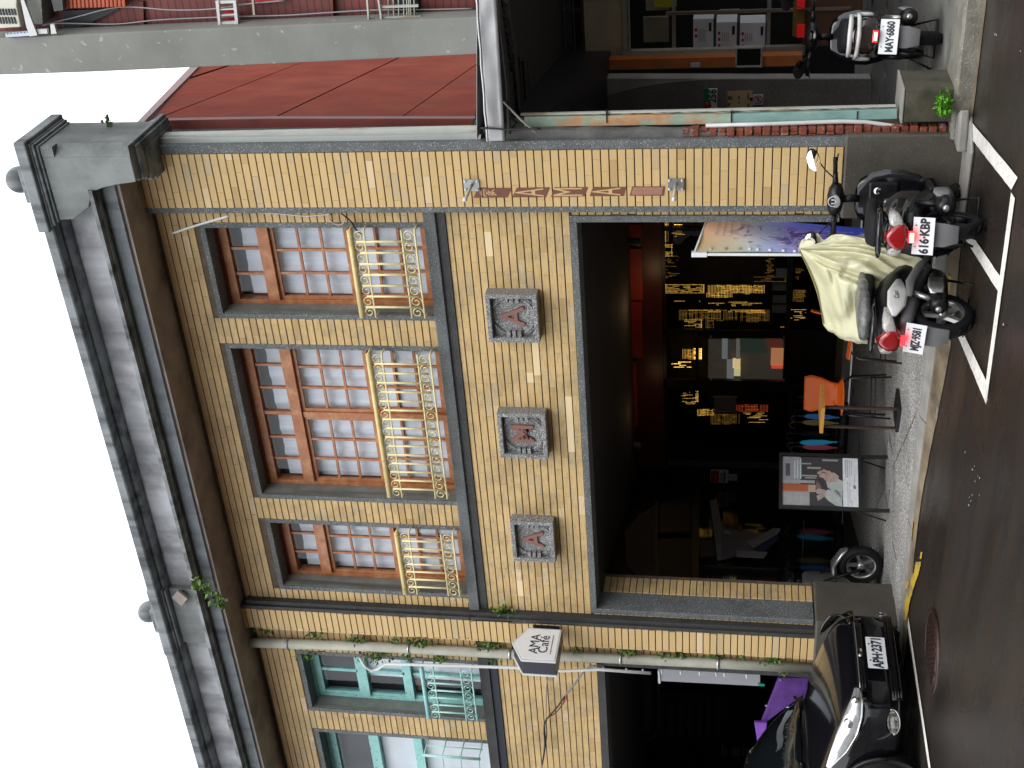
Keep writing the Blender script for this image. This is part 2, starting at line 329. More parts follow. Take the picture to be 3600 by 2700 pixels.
M['purple'] = mat('purple_cloth', (.10, .028, .22), .6, var=.3, scale=5, bump=1, bscale=9)
M['red'] = mat('red_print', (.45, .012, .012), .5, var=0)
M['green'] = mat('green_print', (.01, .17, .06), .5, var=0)
M['blue'] = mat('blue_print', (.02, .05, .30), .5, var=0)

def asphalt():
    m = bpy.data.materials.new('wet_asphalt'); m.use_nodes = True; t = m.node_tree; b = t.nodes['Principled BSDF']; L = t.links
    geo = nd(t, 'ShaderNodeNewGeometry')
    def noi(sc, d=5, st=(1, 1, 1)):
        mp = nd(t, 'ShaderNodeMapping'); mp.inputs['Scale'].default_value = st; L.new(geo.outputs['Position'], mp.inputs[0])
        n = nd(t, 'ShaderNodeTexNoise'); n.inputs['Scale'].default_value = sc; n.inputs['Detail'].default_value = d; L.new(mp.outputs[0], n.inputs['Vector']); return n
    n = noi(95, 4); n2 = noi(.9, 6, (.5, 1.6, 1)); n3 = noi(4, 5, (.5, 1.5, 1))
    cr = nd(t, 'ShaderNodeValToRGB'); e = cr.color_ramp.elements; e[0].position = .35; e[0].color = (.008, .007, .0065, 1); e[1].position = .70; e[1].color = (.038, .032, .028, 1); L.new(n.outputs[0], cr.inputs[0])
    mx_ = nd(t, 'ShaderNodeMix', data_type='RGBA'); mr = nd(t, 'ShaderNodeMapRange'); mr.inputs[1].default_value = .4; mr.inputs[2].default_value = .62; mr.inputs[4].default_value = .8; L.new(n3.outputs[0], mr.inputs[0])
    L.new(mr.outputs[0], mx_.inputs[0]); L.new(cr.outputs[0], mx_.inputs[6]); mx_.inputs[7].default_value = (.028, .019, .014, 1); L.new(mx_.outputs[2], b.inputs['Base Color'])
    rr = nd(t, 'ShaderNodeMapRange'); rr.inputs[1].default_value = .36; rr.inputs[2].default_value = .66; rr.inputs[3].default_value = .13; rr.inputs[4].default_value = .5; L.new(n2.outputs[0], rr.inputs[0]); L.new(rr.outputs[0], b.inputs['Roughness'])
    bp = nd(t, 'ShaderNodeBump'); bp.inputs['Strength'].default_value = .55; bp.inputs['Distance'].default_value = .006; L.new(n.outputs[0], bp.inputs['Height']); L.new(bp.outputs[0], b.inputs['Normal'])
    b.inputs['Specular IOR Level'].default_value = .36
    return m
M['asphalt'] = asphalt()

def text(s, size, mtl, parent, loc, rot=(PI/2, 0, 0), name='lettering', ext=.0015, align='CENTER', sx=1.0, bold=0.0):
    c = bpy.data.curves.new(name, 'FONT'); c.body = s; c.size = size; c.extrude = ext; c.align_x = align; c.align_y = 'CENTER'; c.offset = bold
    c.materials.append(mtl); c.resolution_u = 3; tmp = bpy.data.objects.new('tmp', c); me = bpy.data.meshes.new_from_object(tmp); bpy.data.objects.remove(tmp); bpy.data.curves.remove(c)
    me.name = name; o = bpy.data.objects.new(name, me); link(o, parent); o.location = loc; o.rotation_euler = rot; o.scale = (sx, 1, 1)
    return o

# ================================================================== GROUND
def roadz(x):
    t = min(1, max(0, (-5.2-x)/2.6)); return -.13+.11*t
def kerby(x): return -.05-.2*min(1, max(0, (-7.0-x)/1.3))
def strip(name, m, xs, f0, f1, kind='structure', parent=None, label=None, cat=None, thick=0):
    b = MB(); vs = []; fs = []
    for x in xs: vs += [Vector(f0(x)), Vector(f1(x))]
    for i in range(len(xs)-1): fs.append((2*i, 2*i+2, 2*i+3, 2*i+1))
    b.add(vs, fs); o = b.build(name, m, parent)
    if kind: o['kind'] = kind
    return tag(o, label, cat)
XS = [-60, -30, -16, -12, -9, -8.4, -7.8, -7.4, -7, -6.6, -6.2, -5.8, -5.4, -5.2, -4.6, -4, -3, -2, 5, 20, 60]
g = MB(); g.box(-300, 300, -300, 300, -1.2, -.35); o = g.build('ground', mat('far_ground', (.06, .055, .05), .8)); o['kind'] = 'structure'
b = MB()
for (x0, x1, h_) in ((-60, -34, 9), (-33.7, -18, 7.5), (-17.7, -6, 10), (-5.7, 6, 8), (6.3, 20, 9.5), (20.3, 60, 7.5)): b.box(x0, x1, -32, -23, -.3, h_)
o = b.build('added_opposite_row', mat('opposite_row_walls', (.22, .20, .17), .8, var=.3, scale=.6)); o['kind'] = 'structure'  # unseen row, added to give paint and glass something dark to reflect
strip('road', M['asphalt'], XS, lambda x: (x, -40, roadz(x)), lambda x: (x, kerby(x)-.02, roadz(x)))
# gutter apron beside the kerb, laid 4 mm above the asphalt, its outer edge uneven
def kz(x): return .42*roadz(x)
def guty(x): return kerby(x)-.22-.06*math.sin(x*2.1)-.03*noise.noise(Vector((x*5, 0, 0)))
GX = [-16+i*.14 for i in range(88)]; GX = [x for x in GX if x < -3.9]
strip('gutter', M['gutter'], GX, lambda x: (x, guty(x), roadz(x)+.004), lambda x: (x, kerby(x)-.048, kz(x)-.006))
GX2 = [-3.95+i*.12 for i in range(50)]
strip('gutter', M['gutter'], GX2, lambda x: (x, -.125-.02*noise.noise(Vector((x*7, 3, 0))), -.126), lambda x: (x, -.04, -.126))
# kerb of the cafe pavement, a real step, cast in lengths
kx = [-16, -13, -11, -9.4, -8.3, -7.2, -6.1, -5.0, -4.28]
for i in range(len(kx)-1):
    b = MB(); x0, x1 = kx[i]+.006, kx[i+1]-.006
    b.loft([[Vector((x, kerby(x)-.05, -.25)), Vector((x, kerby(x)-.05, kz(x))), Vector((x, kerby(x)+.06, -.004)), Vector((x, kerby(x)+.10, 0.0)), Vector((x, kerby(x)+.10, -.25))] for x in (x0, (x0+x1)/2, x1)], smooth=False)
    o = b.build('kerb', M['kerb']); o['kind'] = 'structure'
b = MB(); b.loft([[Vector((x, kerby(x)+.10, -.3)), Vector((x, kerby(x)+.10, -.003)), Vector((x, 6, -.003)), Vector((x, 6, -.3))] for x in XS if -16 <= x <= -4.28+.5 or x in (-16, -4)], smooth=False)
o = b.build('pavement', M['paving']); o['kind'] = 'structure'
# straight joints of the pebble paving, recessed look as thin dark strips
b = MB()
for (p, q) in (((-8.6, .5), (-4.4, 2.9)), ((-9.2, 2.6), (-6.2, .2)), ((-7.3, 4.6), (-4.4, 1.6)), ((-10.0, 3.6), (-6.4, 4.9))):
    p, q = Vector((*p, 0)), Vector((*q, 0)); d = (q-p).normalized(); n = Vector((-d.y, d.x, 0))*.006
    b.add([p-n+Vector((0, 0, .001)), q-n+Vector((0, 0, .001)), q+n+Vector((0, 0, .001)), p+n+Vector((0, 0, .001))], [(0, 1, 2, 3)])
o = b.build('pavement_joint', M['mortar']); o['kind'] = 'structure'
# two inspection covers in the pebble paving, outlined by a metal rim
for (c, w, h, a) in (((-8.35, .55), .30, .16, .2), ((-7.75, 1.45), .32, .2, .15)):
    t_ = thing('inspection_cover', 'pebble filled inspection cover in the paving, ' + ('the one nearer the kerb and the left pillar' if c[1] < 1 else 'the one further back behind the poster stand'), 'manhole cover', (c[0], c[1], 0), a)
    b = MB(); b.box(-w, w, -h, h, -.001, .003); b.build('lid', M['paving'], t_)
    b = MB()
    for (x0, x1, y0, y1) in ((-w-.02, w+.02, -h-.02, -h), (-w-.02, w+.02, h, h+.02), (-w-.02, -w, -h, h), (w, w+.02, -h, h)): b.box(x0, x1, y0, y1, -.001, .006)
    b.build('rim', M['steel'], t_)
# floor of number 256, a wet grey slab with a broad kerb
b = MB(); b.loft([[Vector((x, -.04, -.3)), Vector((x, -.04, -.02)), Vector((x, -.02, 0)), Vector((x, .42, .0)), Vector((x, .42, -.3))] for x in (-3.62, -3.2, -2.6, -1, 8)], smooth=False)
o = b.build('kerb', mat('broad_kerb', (.20, .19, .155), .7, var=.3, scale=7, bump=.7, bscale=45, speck=((.36, .34, .30), 70, .62))); o['kind'] = 'structure'
b = MB(); b.prism([Vector((-4.1, .42, -.3)), Vector((8, .42, -.3)), Vector((8, 9, -.3)), Vector((-6.6, 9, -.3))], (0, 0, .302)); o = b.build('arcade_floor', M['paving256']); o['kind'] = 'structure'
b = MB(); b.prism([Vector((-4.25, -.30, -.13)), Vector((-3.60, -.35, -.13)), Vector((-3.40, -.12, -.13)), Vector((-3.5, .0, -.13)), Vector((-4.25, .0, -.13))], (0, 0, .03)); b.prism([Vector((-3.66, -.2, -.1)), Vector((-3.35, -.15, -.1)), Vector((-3.45, .0, -.1)), Vector((-3.64, .0, -.1))], (0, 0, .07))
o = b.build('broken_kerb_patch', M['kerb'], bevel=.015); o['kind'] = 'structure'
# painted bay for motorcycles
def paint(name, quads, m, z=.008, label=None, part=None):
    b = MB()
    for q in quads:
        a, c, d, e = [Vector((*p, 0)) for p in q]; N = 14
        vs = []; fs = []
        for i in range(N+1):
            u = i/N; p = a.lerp(c, u); r = e.lerp(d, u); w = (r-p).normalized()
            j1 = .006*noise.noise(p*23); j2 = .006*noise.noise(r*23+Vector((9, 0, 0)))
            p = p+w*j1; r = r+w*j2
            vs += [Vector((p.x, p.y, roadz(p.x)+z)), Vector((r.x, r.y, roadz(r.x)+z))]
        b.add(vs, [(2*i, 2*i+2, 2*i+3, 2*i+1) for i in range(N)])
    o = b.build(name, m); o['kind'] = 'structure'; return o
paint('bay_marking', [((-3.45, -.14), (-3.165, -1.87), (-3.30, -1.74), (-3.55, -.22)), ((-3.30, -1.87), (-4.79, -1.875), (-4.66, -1.765), (-3.315, -1.745)),
      ((-4.79, -1.87), (-4.98, -.60), (-4.88, -.60), (-4.665, -1.765))], M['roadpaint'])
paint('bay_divider', [((-3.89, -1.76), (-4.16, -.40), (-4.26, -.38), (-4.00, -1.76))], M['roadpaint'], .007)
paint('road_line', [((-7.90, -.50), (-7.90, -3.4), (-7.98, -3.4), (-7.99, -.52))], M['roadpaint'], .009)
# worn yellow kerb paint, following the kerb and apron near the left pillar
b = MB()
for (pts, w) in (([(3229, 1975), (3222, 2010), (3208, 2050), (3196, 2090), (3186, 2130), (3178, 2180)], 9), ([(3207, 1835), (3203, 1870), (3200, 1900)], 4), ([(3192, 2045), (3187, 2070)], 4), ([(3240, 1940), (3236, 1965)], 3)):
    pts = [(Vector((*pts[k], 0)).lerp(Vector((*pts[k+1], 0)), q/5)) for k in range(len(pts)-1) for q in range(5)]+[Vector((*pts[-1], 0))]
    L2 = []
    for k, p in enumerate(pts):
        x_ = onZ((p.x, p.y), -.05).x; ww = w*(1+.5*noise.noise(Vector((k*.9, 0, w))))
        row = []
        for sg in (-1, 1):
            z_ = -.03
            for _ in range(4):
                P = onZ((p.x+sg*ww, p.y), z_); yk, yg = kerby(P.x)-.048, guty(P.x); t_ = min(1, max(0, (yk-P.y)/max(.01, yk-yg))); z_ = (kz(P.x)-.006)*(1-t_)+(roadz(P.x)+.004)*t_+.006
            row.append(P)
        L2.append(row)
    b.add([v for r in L2 for v in r], [(2*k, 2*k+2, 2*k+3, 2*k+1) for k in range(len(L2)-1)])
o = b.build('yellow_line', M['yellowp']); o['kind'] = 'structure'
b = MB(); b.box(-4.98, -4.66, -.20, -.11, -.1255, -.075); o = b.build('yellow_kerb_block', M['yellowp'], bevel=.02); o['kind'] = 'structure'
# manhole in the road
mh = onZ((3266, 2290), -.02)
t_ = thing('road_manhole', 'rusty red-brown studded manhole cover in the wet road in front of the car', 'manhole cover', (mh.x, mh.y, roadz(mh.x)), 0)
b = MB(); b.lathe([(0, .006), (.30, .006), (.30, -.01)], n=32); b.build('lid', mat('rusty_iron', (.035, .016, .012), .35, var=.3, scale=30, bump=.5, bscale=50, metal=.3), t_)
b = MB()
for i in range(-5, 6):
    for j in range(-5, 6):
        if i*i+j*j < 26: b.box(i*.05-.014, i*.05+.014, j*.05-.014, j*.05+.014, .004, .011)
b.build('studs', bpy.data.materials['rusty_iron'], t_)
b = MB(); b.lathe([(.305, -.01), (.305, .009), (.345, .009), (.345, -.01)], n=32); b.build('rim', bpy.data.materials['rusty_iron'], t_)
b = MB(); rr = random.Random(17)
for (x, y) in ((3475, 1408), (3475, 1425), (3420, 1650), (3428, 1640), (3440, 1672), (3445, 1680), (3430, 1690), (3410, 1750), (3415, 1762), (3408, 1776), (3420, 1740), (3445, 1741), (3380, 1560), (3395, 1590), (3500, 120), (3600-95, 122), (3590, 178), (3270, 1904), (3530, 1140)):
    c = onZ((x, y), roadz(onZ((x, y), -.13).x)+.006); s_ = rr.uniform(.006, .016)
    b.add([c+Vector((s_*math.cos(a)*rr.uniform(.5, 1), s_*math.sin(a)*rr.uniform(.5, 1), .002+.004*rr.random())) for a in (0, 1.2, 2.4, 3.7, 5)], [(0, 1, 2, 3, 4)])
o = b.build('litter', M['whitep']); o['kind'] = 'stuff'
# small white lid lying on the gutter
p = onZ((3295, 1434), -.1); t_ = thing('round_lid', 'small round white lid set in the gutter in front of the little table', 'lid', (p.x, p.y, roadz(p.x)+.004))
b = MB(); b.lathe([(0, .006), (.035, .008), (.05, .004), (.05, 0)], n=20); b.build('cap', M['whitep'], t_); b = MB(); b.lathe([(.052, 0), (.052, .01), (.062, .008), (.062, 0)], n=20); b.build('ring', M['kerb'], t_)

# ================================================================== CAFE BUILDING
cafe = thing('cafe_building', 'two-storey cafe building clad in yellow strip tiles with three letter plaques', 'building', (-6.4, 0, 0))
left_house = thing('row_house', 'yellow tiled house with turquoise windows left of the cafe', 'building', (-11.5, 0, 0))
def sub(o, par):   # keep world placement although the parent Empty is not at the origin
    o.matrix_parent_inverse = Matrix.Translation(-par.location); return o
def B(mb, name, m, par, **k):
    o = mb.build(name, m, par, **k)
    if par is not None and par.type == 'EMPTY': sub(o, par)
    return o
ZR = .0664; TH = .0565
def tiles_for(x0, x1, z0, z1, yf, holes, tl=.222, seed=1, jog=.5):
    """tile rects on the plane y=yf within the area, cut by the holes"""
    rr = random.Random(seed); out = []; k = 0; z = z0
    while z+TH*.55 <= z1:
        h = min(TH, z1-z-.002); zc = z+h/2
        ivs = [(x0, x1)]
        for (hx0, hx1, hz0, hz1) in holes:
            if hz0-.008 < z+h and hz1+.008 > z:
                n = []
                for (a, b2) in ivs:
                    if hx1 <= a or hx0 >= b2: n.append((a, b2))
                    else:
                        if hx0 > a: n.append((a, hx0))
                        if hx1 < b2: n.append((hx1, b2))
                ivs = n
        off = (tl*jog if k % 2 else 0)+rr.uniform(-.03, .03)
        for (a, b2) in ivs:
            x = a-((a+40+off) % tl)
            while x < b2:
                xa, xb = max(a, x+.0006), min(b2, x+tl-.0006)
                if xb-xa > .012: out.append((xa, xb, z, z+h, yf-.010-rr.uniform(0, .0016)))
                x += tl
        z += ZR; k += 1
    return out
unit = bpy.data.meshes.new('tile'); _v = [(-.5, 0, -.5), (.5, 0, -.5), (.5, 0, .5), (-.5, 0, .5), (-.5, 1, -.5), (.5, 1, -.5), (.5, 1, .5), (-.5, 1, .5)]
_s = .035
unit.from_pydata([(-.5+.004, 0, -.5+_s), (.5-.004, 0, -.5+_s), (.5-.004, 0, .5-_s), (-.5+.004, 0, .5-_s), (-.5, .12, -.5), (.5, .12, -.5), (.5, .12, .5), (-.5, .12, .5), (-.5, 1, -.5), (.5, 1, -.5), (.5, 1, .5), (-.5, 1, .5)], [],
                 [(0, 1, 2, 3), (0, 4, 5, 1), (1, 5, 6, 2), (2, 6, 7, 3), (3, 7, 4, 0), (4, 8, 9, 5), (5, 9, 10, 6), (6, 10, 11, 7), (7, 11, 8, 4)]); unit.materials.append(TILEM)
def lay_tiles(par, specs, nmax=292):
    def big(s):
        c = Vector(((s[0]+s[1])/2, s[4], (s[2]+s[3])/2)); d = c-CAM
        return (s[1]-s[0])*(s[3]-s[2])*abs(d.y)/d.length**3
    specs = sorted(specs, key=big, reverse=True)
    for s in specs[:nmax]:
        o = bpy.data.objects.new('tile', unit); link(o, par); sub(o, par)
        o.location = ((s[0]+s[1])/2, s[4], (s[2]+s[3])/2); o.scale = (s[1]-s[0], .012, s[3]-s[2])
    vs = []; fs = []; tint = []; rr = random.Random(5)
    for s in specs[nmax:]:
        b0 = len(vs); c = ((s[0]+s[1])/2, (s[2]+s[3])/2); w, h = s[1]-s[0], s[3]-s[2]
        for v in unit.vertices: vs.append((c[0]+v.co.x*w, s[4]+v.co.y*.012, c[1]+v.co.z*h))
        for f in unit.polygons: fs.append(tuple(b0+i for i in f.vertices))
        tint += [rr.random()]*len(unit.vertices)
    if vs:
        me = bpy.data.meshes.new('tile_cladding'); me.from_pydata(vs, [], fs); me.materials.append(TILES)
        a = me.attributes.new('tint', 'FLOAT', 'POINT'); a.data.foreach_set('value', tint)
        o = bpy.data.objects.new('tile_cladding', me); link(o, par); sub(o, par); o['kind'] = 'stuff'
def wall(name, m, par, x0, x1, z0, z1, y0, y1, holes):
    xs = sorted({x0, x1, *[h[0] for h in holes], *[h[1] for h in holes]}); zs = sorted({z0, z1, *[h[2] for h in holes], *[h[3] for h in holes]})
    xs = [x for x in xs if x0 <= x <= x1]; zs = [z for z in zs if z0 <= z <= z1]; b = MB()
    for j in range(len(zs)-1):
        i = 0
        while i < len(xs)-1:
            def solid_(i): cx, cz = (xs[i]+xs[i+1])/2, (zs[j]+zs[j+1])/2; return not any(h[0] < cx < h[1] and h[2] < cz < h[3] for h in holes)
            if not solid_(i): i += 1; continue
            k = i
            while k+1 < len(xs)-1 and solid_(k+1): k += 1
            b.box(xs[i], xs[k+1], y0, y1, zs[j], zs[j+1]); i = k+1
    return B(b, name, m, par)
YW = .1
WIN = [(-5.281, -4.341, 4.135, 6.146), (-7.295, -5.543, 4.135, 6.146), (-8.455, -7.546, 4.135, 6.128)]
WIN2 = [(-10.19, -9.302, 4.115, 6.095), (-12.25, -10.465, 4.115, 6.085)]
OPEN = (-8.556, -4.280, -.3, 2.905)
PLQ = [(-5.425, -4.958, 3.205, 3.655), (-6.645, -6.158, 3.205, 3.65), (-7.855, -7.372, 3.205, 3.62)]
wall('wall', M['mortar'], cafe, -8.66, -4.2, 0, 6.56, YW, YW+.3, [OPEN]+[(w[0]+.002, w[1]-.002, w[2]+.002, w[3]-.002) for w in WIN])
spec = tiles_for(-8.62, -4.222, 2.91, 3.948, YW, [], seed=3) + tiles_for(-8.62, -4.222, 4.142, 6.55, YW, WIN, seed=4)
spec += tiles_for(-4.278, -4.222, .77, 2.90, YW, [], seed=5) + tiles_for(-8.62, -8.558, .76, 2.90, YW, [], seed=6)
spec += tiles_for(-4.16, -3.68, .765, 6.60, 0, [], tl=.24, seed=7, jog=.45)
spec += tiles_for(-8.93, -8.662, .745, 6.60, 0, [], tl=.268, seed=8, jog=0)
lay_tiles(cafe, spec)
# replacement strips that stand out lighter
for (px0, py0, px1, py1) in ((1702, 815, 1726, 901), (1876, 1204, 1895, 1320), (1860, 1345, 1878, 1310), (1990, 1395, 2012, 1590), (1818, 2040, 1843, 2096)):
    c = onY(((px0+px1)/2, (py0+py1)/2), YW-.0125); w_ = abs(onY((px0, py0), YW).x-onY((px1, py1), YW).x); k_ = round((c.z-2.91-TH/2)/ZR); z_ = 2.91+k_*ZR
    b = MB(); b.box(c.x-w_/2, c.x+w_/2, YW-.0132, YW-.002, z_-.001, z_+TH+.001); B(b, 'pale_tile', mat('pale_tile', (.80, .62, .36), .45, var=.03) if 'pale_tile' not in bpy.data.materials else bpy.data.materials['pale_tile'], cafe)['label'] = 'paler replacement tile'
# pillars: washed stone body with the tile panel let into it
for (x0, x1, nm) in ((-4.214, -3.602, 'pillar'), (-8.955, -8.622, 'pillar')):
    b = MB(); b.box(x0+.055 if x0 > -5 else x0+.025, x1-.078 if x0 > -5 else x1-.042, 0.0, .4, .74, 6.62); B(b, 'pillar_core', M['mortar'], cafe)
    b = MB()
    if x0 > -5:
        b.box(x0, x0+.053, -.006, .4, .74, 6.62); b.box(x1-.076, x1, -.006, .4, .74, 6.62)
    else:
        b.box(x1-.040, x1, -.006, .4, .74, 6.62)
    B(b, 'pillar_edging', M['washstone'] if x0 > -5 else M['washstone_dk'], cafe, bevel=.006)
b = MB(); b.box(-8.62, -8.575, .02, .3, .74, 6.5); B(b, 'pillar_side_strip', M['washstone_dk'], cafe)  # shaded pillar return, its shade put into the dark stone colour
for (x0, x1, y0, z1) in ((-4.27, -3.585, -.02, .755), (-9.02, -8.40, -.05, .745)):
    b = MB(); b.box(x0, x1, y0, .55, -.12 if x0 > -5 else -.05, z1); B(b, 'plinth', M['plinth'], cafe, bevel=.015)
# window surrounds, ledge and opening lining
def frame_boxes(b, x0, x1, z0, z1, w, y0, y1, bottom=True):
    b.box(x0, x0+w, y0, y1, z0, z1); b.box(x1-w, x1, y0, y1, z0, z1); b.box(x0+w, x1-w, y0, y1, z1-w, z1)
    if bottom: b.box(x0+w, x1-w, y0, y1, z0, z0+w)
b = MB(); b.box(-8.62, -4.22, .055, YW+.02, 4.03, 4.135); B(b, 'sill_band', M['washstone'], cafe, bevel=.008)
b = MB(); b.box(-8.62, -4.22, .078, YW+.02, 3.952, 4.028); B(b, 'sill_under_band', M['washstone_dk'], cafe)  # black band whose colour also carries the shade under the ledge
b = MB(); frame_boxes(b, OPEN[0], OPEN[1], .755, OPEN[3], .06, .075, .34, False); B(b, 'opening_surround', M['washstone'], cafe, bevel=.006)
# tiled left jamb of the opening
jt = []; z = .76
b = MB(); b.box(-8.60, -8.50, .335, .62, .74, 2.84); B(b, 'jamb_wall', M['mortar'], cafe)
while z < 2.78:
    m_ = bpy.data.objects.new('jamb_tile', unit); link(m_, cafe); sub(m_, cafe); m_.location = (-8.486, .45, z+TH/2); m_.rotation_euler = (0, 0, PI/2); m_.scale = (.222, .012, TH); z += ZR
# windows
def fan(t0, t1, n): return [t0+(t1-t0)*i/n for i in range(n+1)]
def window(par, x0, x1, z0, z1, cols, mat_f, style, lab=None, sash_rows=None):
    w = MB(); frame_boxes(w, x0, x1, z0, z1, .05, .085, .34, False)
    win = B(w, 'window', M['washstone'], par, bevel=.004)
    if lab: win['label'] = lab
    ix0, ix1, iz1 = x0+.05, x1-.05, z1-.045; yf = .285
    b = MB(); b.box(ix0-.001, ix0+.004, .10, yf-.012, z0+.01, iz1-.002); b.build('reveal', M['reveal'], win); b = MB(); b.box(ix1-.004, ix1+.001, .10, yf-.012, z0+.01, iz1-.002); b.build('reveal', M['reveal'], win)
    # outer wooden box frame
    b = MB(); b.box(ix0, ix0+.045, yf-.01, yf+.10, z0, iz1-.03); b.box(ix1-.045, ix1, yf-.01, yf+.10, z0, iz1-.03); b.box(ix0+.045, ix1-.045, yf-.01, yf+.10, iz1-.11, iz1-.03)
    fr = b.build('frame', mat_f, win, bevel=.004)
    b = MB(); b.box(ix0+.001, ix1-.001, yf-.03, yf+.1, iz1-.03, iz1+.03); b.build('head_board', M['wood_dk'] if mat_f == M['wood'] else M['teal'], win)
    gx0, gx1 = ix0+.045, ix1-.045; top = iz1-.11
    if style == 'wood':
        b = MB(); b.box(gx0, gx1, yf-.035, yf+.06, 5.60, 5.70); b.build('transom_bar', mat_f, win, bevel=.004)
        rails = [(5.60, 4.88), (4.90, 4.20)]
        mull = [(x0+x1)/2] if x1-x0 > 1.2 else []
        secs = [(gx0, gx1)] if not mull else [(gx0, mull[0]-.03), (mull[0]+.03, gx1)]
        if mull:
            b = MB(); b.box(mull[0]-.03, mull[0]+.03, yf-.015, yf+.05, z0, 5.60); b.box(mull[0]-.02, mull[0]+.02, yf, yf+.05, 5.70, top); b.build('mullion', mat_f, win, bevel=.004)
        for (sx0, sx1) in secs:
            # transom light
            xs = fan(sx0, sx1, 3)
            for i in (1, 2):
                b = MB(); b.box(xs[i]-.012, xs[i]+.012, yf+.01, yf+.04, 5.70, top); b.build('glazing_bar', mat_f, win)
            b = MB(); b.box(sx0, sx1, yf+.005, yf+.045, 5.70, 5.725); b.build('glazing_bar', mat_f, win)
            for i in range(3):
                b = MB(); b.box(xs[i]+.008, xs[i+1]-.008, yf+.022, yf+.026, 5.72, top); b.build('pane', M['pane'], win)
            for si, (zt, zb) in enumerate(rails):
                yy = yf+.0+si*.035; st = .035
                b = MB(); b.box(sx0, sx0+st, yy, yy+.035, zb, zt); b.box(sx1-st, sx1, yy, yy+.035, zb, zt); b.box(sx0+st, sx1-st, yy, yy+.035, zt-.035, zt); b.box(sx0+st, sx1-st, yy, yy+.035, zb, zb+.045)
                b.build('sash', mat_f, win, bevel=.003)
                qx = fan(sx0+st, sx1-st, 3); qz = fan(zb+.045, zt-.035, 3)
                for i in (1, 2):
                    b = MB(); b.box(qx[i]-.011, qx[i]+.011, yy+.004, yy+.03, zb+.045, zt-.035); b.build('glazing_bar', mat_f, win)
                    b = MB(); b.box(sx0+st, sx1-st, yy+.006, yy+.028, qz[i]-.011, qz[i]+.011); b.build('glazing_bar', mat_f, win)
                for i in range(3):
                    for j in range(3):
                        b = MB(); b.box(qx[i]+.006, qx[i+1]-.006, yy+.014, yy+.018, qz[j]+.006, qz[j+1]-.006); b.build('pane', M['pane'], win)
        b = MB(); n = int((gx1-gx0)/.018)
        b.grid(lambda u, v: Vector((gx0+.02+(gx1-gx0-.1)*u, yf+.075+.010*math.sin(u*n*.33)+.006*math.sin(u*n*.71+1), 4.2+1.69*v)), max(24, n), 2)
        b.build('curtain', M['curtain'], win)
        b = MB(); b.box(ix0, ix1, yf+.2, yf+.22, z0, z1); b.build('room_shade', M['dark_gap'], win)
    else:
        b = MB(); b.box(gx0, gx1, yf-.03, yf+.06, 5.42, 5.52); b.build('transom_bar', mat_f, win, bevel=.004); b = MB(); b.box(gx0, gx1, yf-.03, yf+.06, 4.92, 5.0); b.build('transom_bar', mat_f, win, bevel=.004)
        mid = (gx0+gx1)/2
        for (zt, zb) in ((top, 5.52), (5.42, 5.0), (4.92, z0+.02)):
            b = MB(); b.box(mid-.02, mid+.02, yf, yf+.04, zb, zt); b.box(gx0, gx1, yf, yf+.04, zb, zb+.03); b.box(gx0, gx0+.035, yf, yf+.04, zb+.03, zt); b.box(gx1-.035, gx1, yf, yf+.04, zb+.03, zt); b.build('sash', mat_f, win, bevel=.003)
            for (a, c) in ((gx0+.03, mid-.015), (mid+.015, gx1-.03)):
                b = MB(); b.box(a, c, yf+.018, yf+.022, zb+.03, zt); b.build('pane', M['pane'], win)
        b = MB(); b.box(gx0+.25*(1 if style == 'teal1' else 0), gx1, yf+.05, yf+.056, z0, 5.42); b.build('blind', mat('white_blind', (.86, .86, .85), .8, var=.05) if 'white_blind' not in bpy.data.materials else bpy.data.materials['white_blind'], win)
        b = MB(); b.box(ix0, ix1, yf+.2, yf+.22, z0, z1); b.build('room_shade', M['dark_gap'], win)
        if style == 'teal1':
            b = MB(); b.box(gx0+.06, gx1-.03, yf+.06, yf+.10, 4.86, 4.9); b.box(mid+.03, mid+.07, yf+.06, yf+.1, z0, 4.86); b.build('inner_frame', M['wood'], win)
    return win
window(cafe, *WIN[0], 3, M['wood'], 'wood'); window(cafe, *WIN[1], 6, M['wood'], 'wood', 'wide window of two wooden sashes'); window(cafe, *WIN[2], 3, M['wood'], 'wood')
window(left_house, *WIN2[0], 2, M['teal'], 'teal1'); window(left_house, *WIN2[1], 2, M['teal'], 'teal2', 'wide turquoise window')
# ---- cornice and parapet, extruded profile
def cornice(par, x0, x1, y_off=0.0):
    def ex(name, prof, m, bev=.004):
        b = MB(); b.loft([[Vector((x, y, z)) for (y, z) in prof] for x in (x0, x1)], smooth=False); return B(b, name, m, par)
    ex('soffit', [(.35, 6.56), (-.335, 6.56), (-.335, 6.60), (.35, 6.60)], M['soffit'])
    ex('fascia', [(-.337, 6.585), (-.362, 6.592), (-.362, 6.722), (-.337, 6.722)], M['cornice_lo'])
    ex('cornice_lip', [(.30, 6.724), (-.40, 6.724), (-.40, 6.712), (-.44, 6.712), (-.44, 6.724), (-.49, 6.728), (-.49, 6.762), (-.46, 6.775), (.30, 6.84)], M['cornice'])
    ex('parapet', [(.02, 6.60), (-.30, 6.60), (-.30, 7.10), (.02, 7.10)], M['parapet'])
    ex('parapet_moulding', [(.02, 7.102), (-.36, 7.102), (-.39, 7.115), (-.40, 7.14), (-.38, 7.146), (.02, 7.146)], M['cornice'])
    ex('parapet_cap', [(.06, 7.148), (-.50, 7.148), (-.51, 7.16), (-.51, 7.235), (-.49, 7.25), (.06, 7.27)], M['cornice'])
cornice(cafe, -8.80, -3.80); cornice(left_house, -16.0, -8.803)
def q1(x, y): return (x*.28933, 400+y*.28933)
def q2(x, y): return (400+x*.28933, 1900+y*.28933)
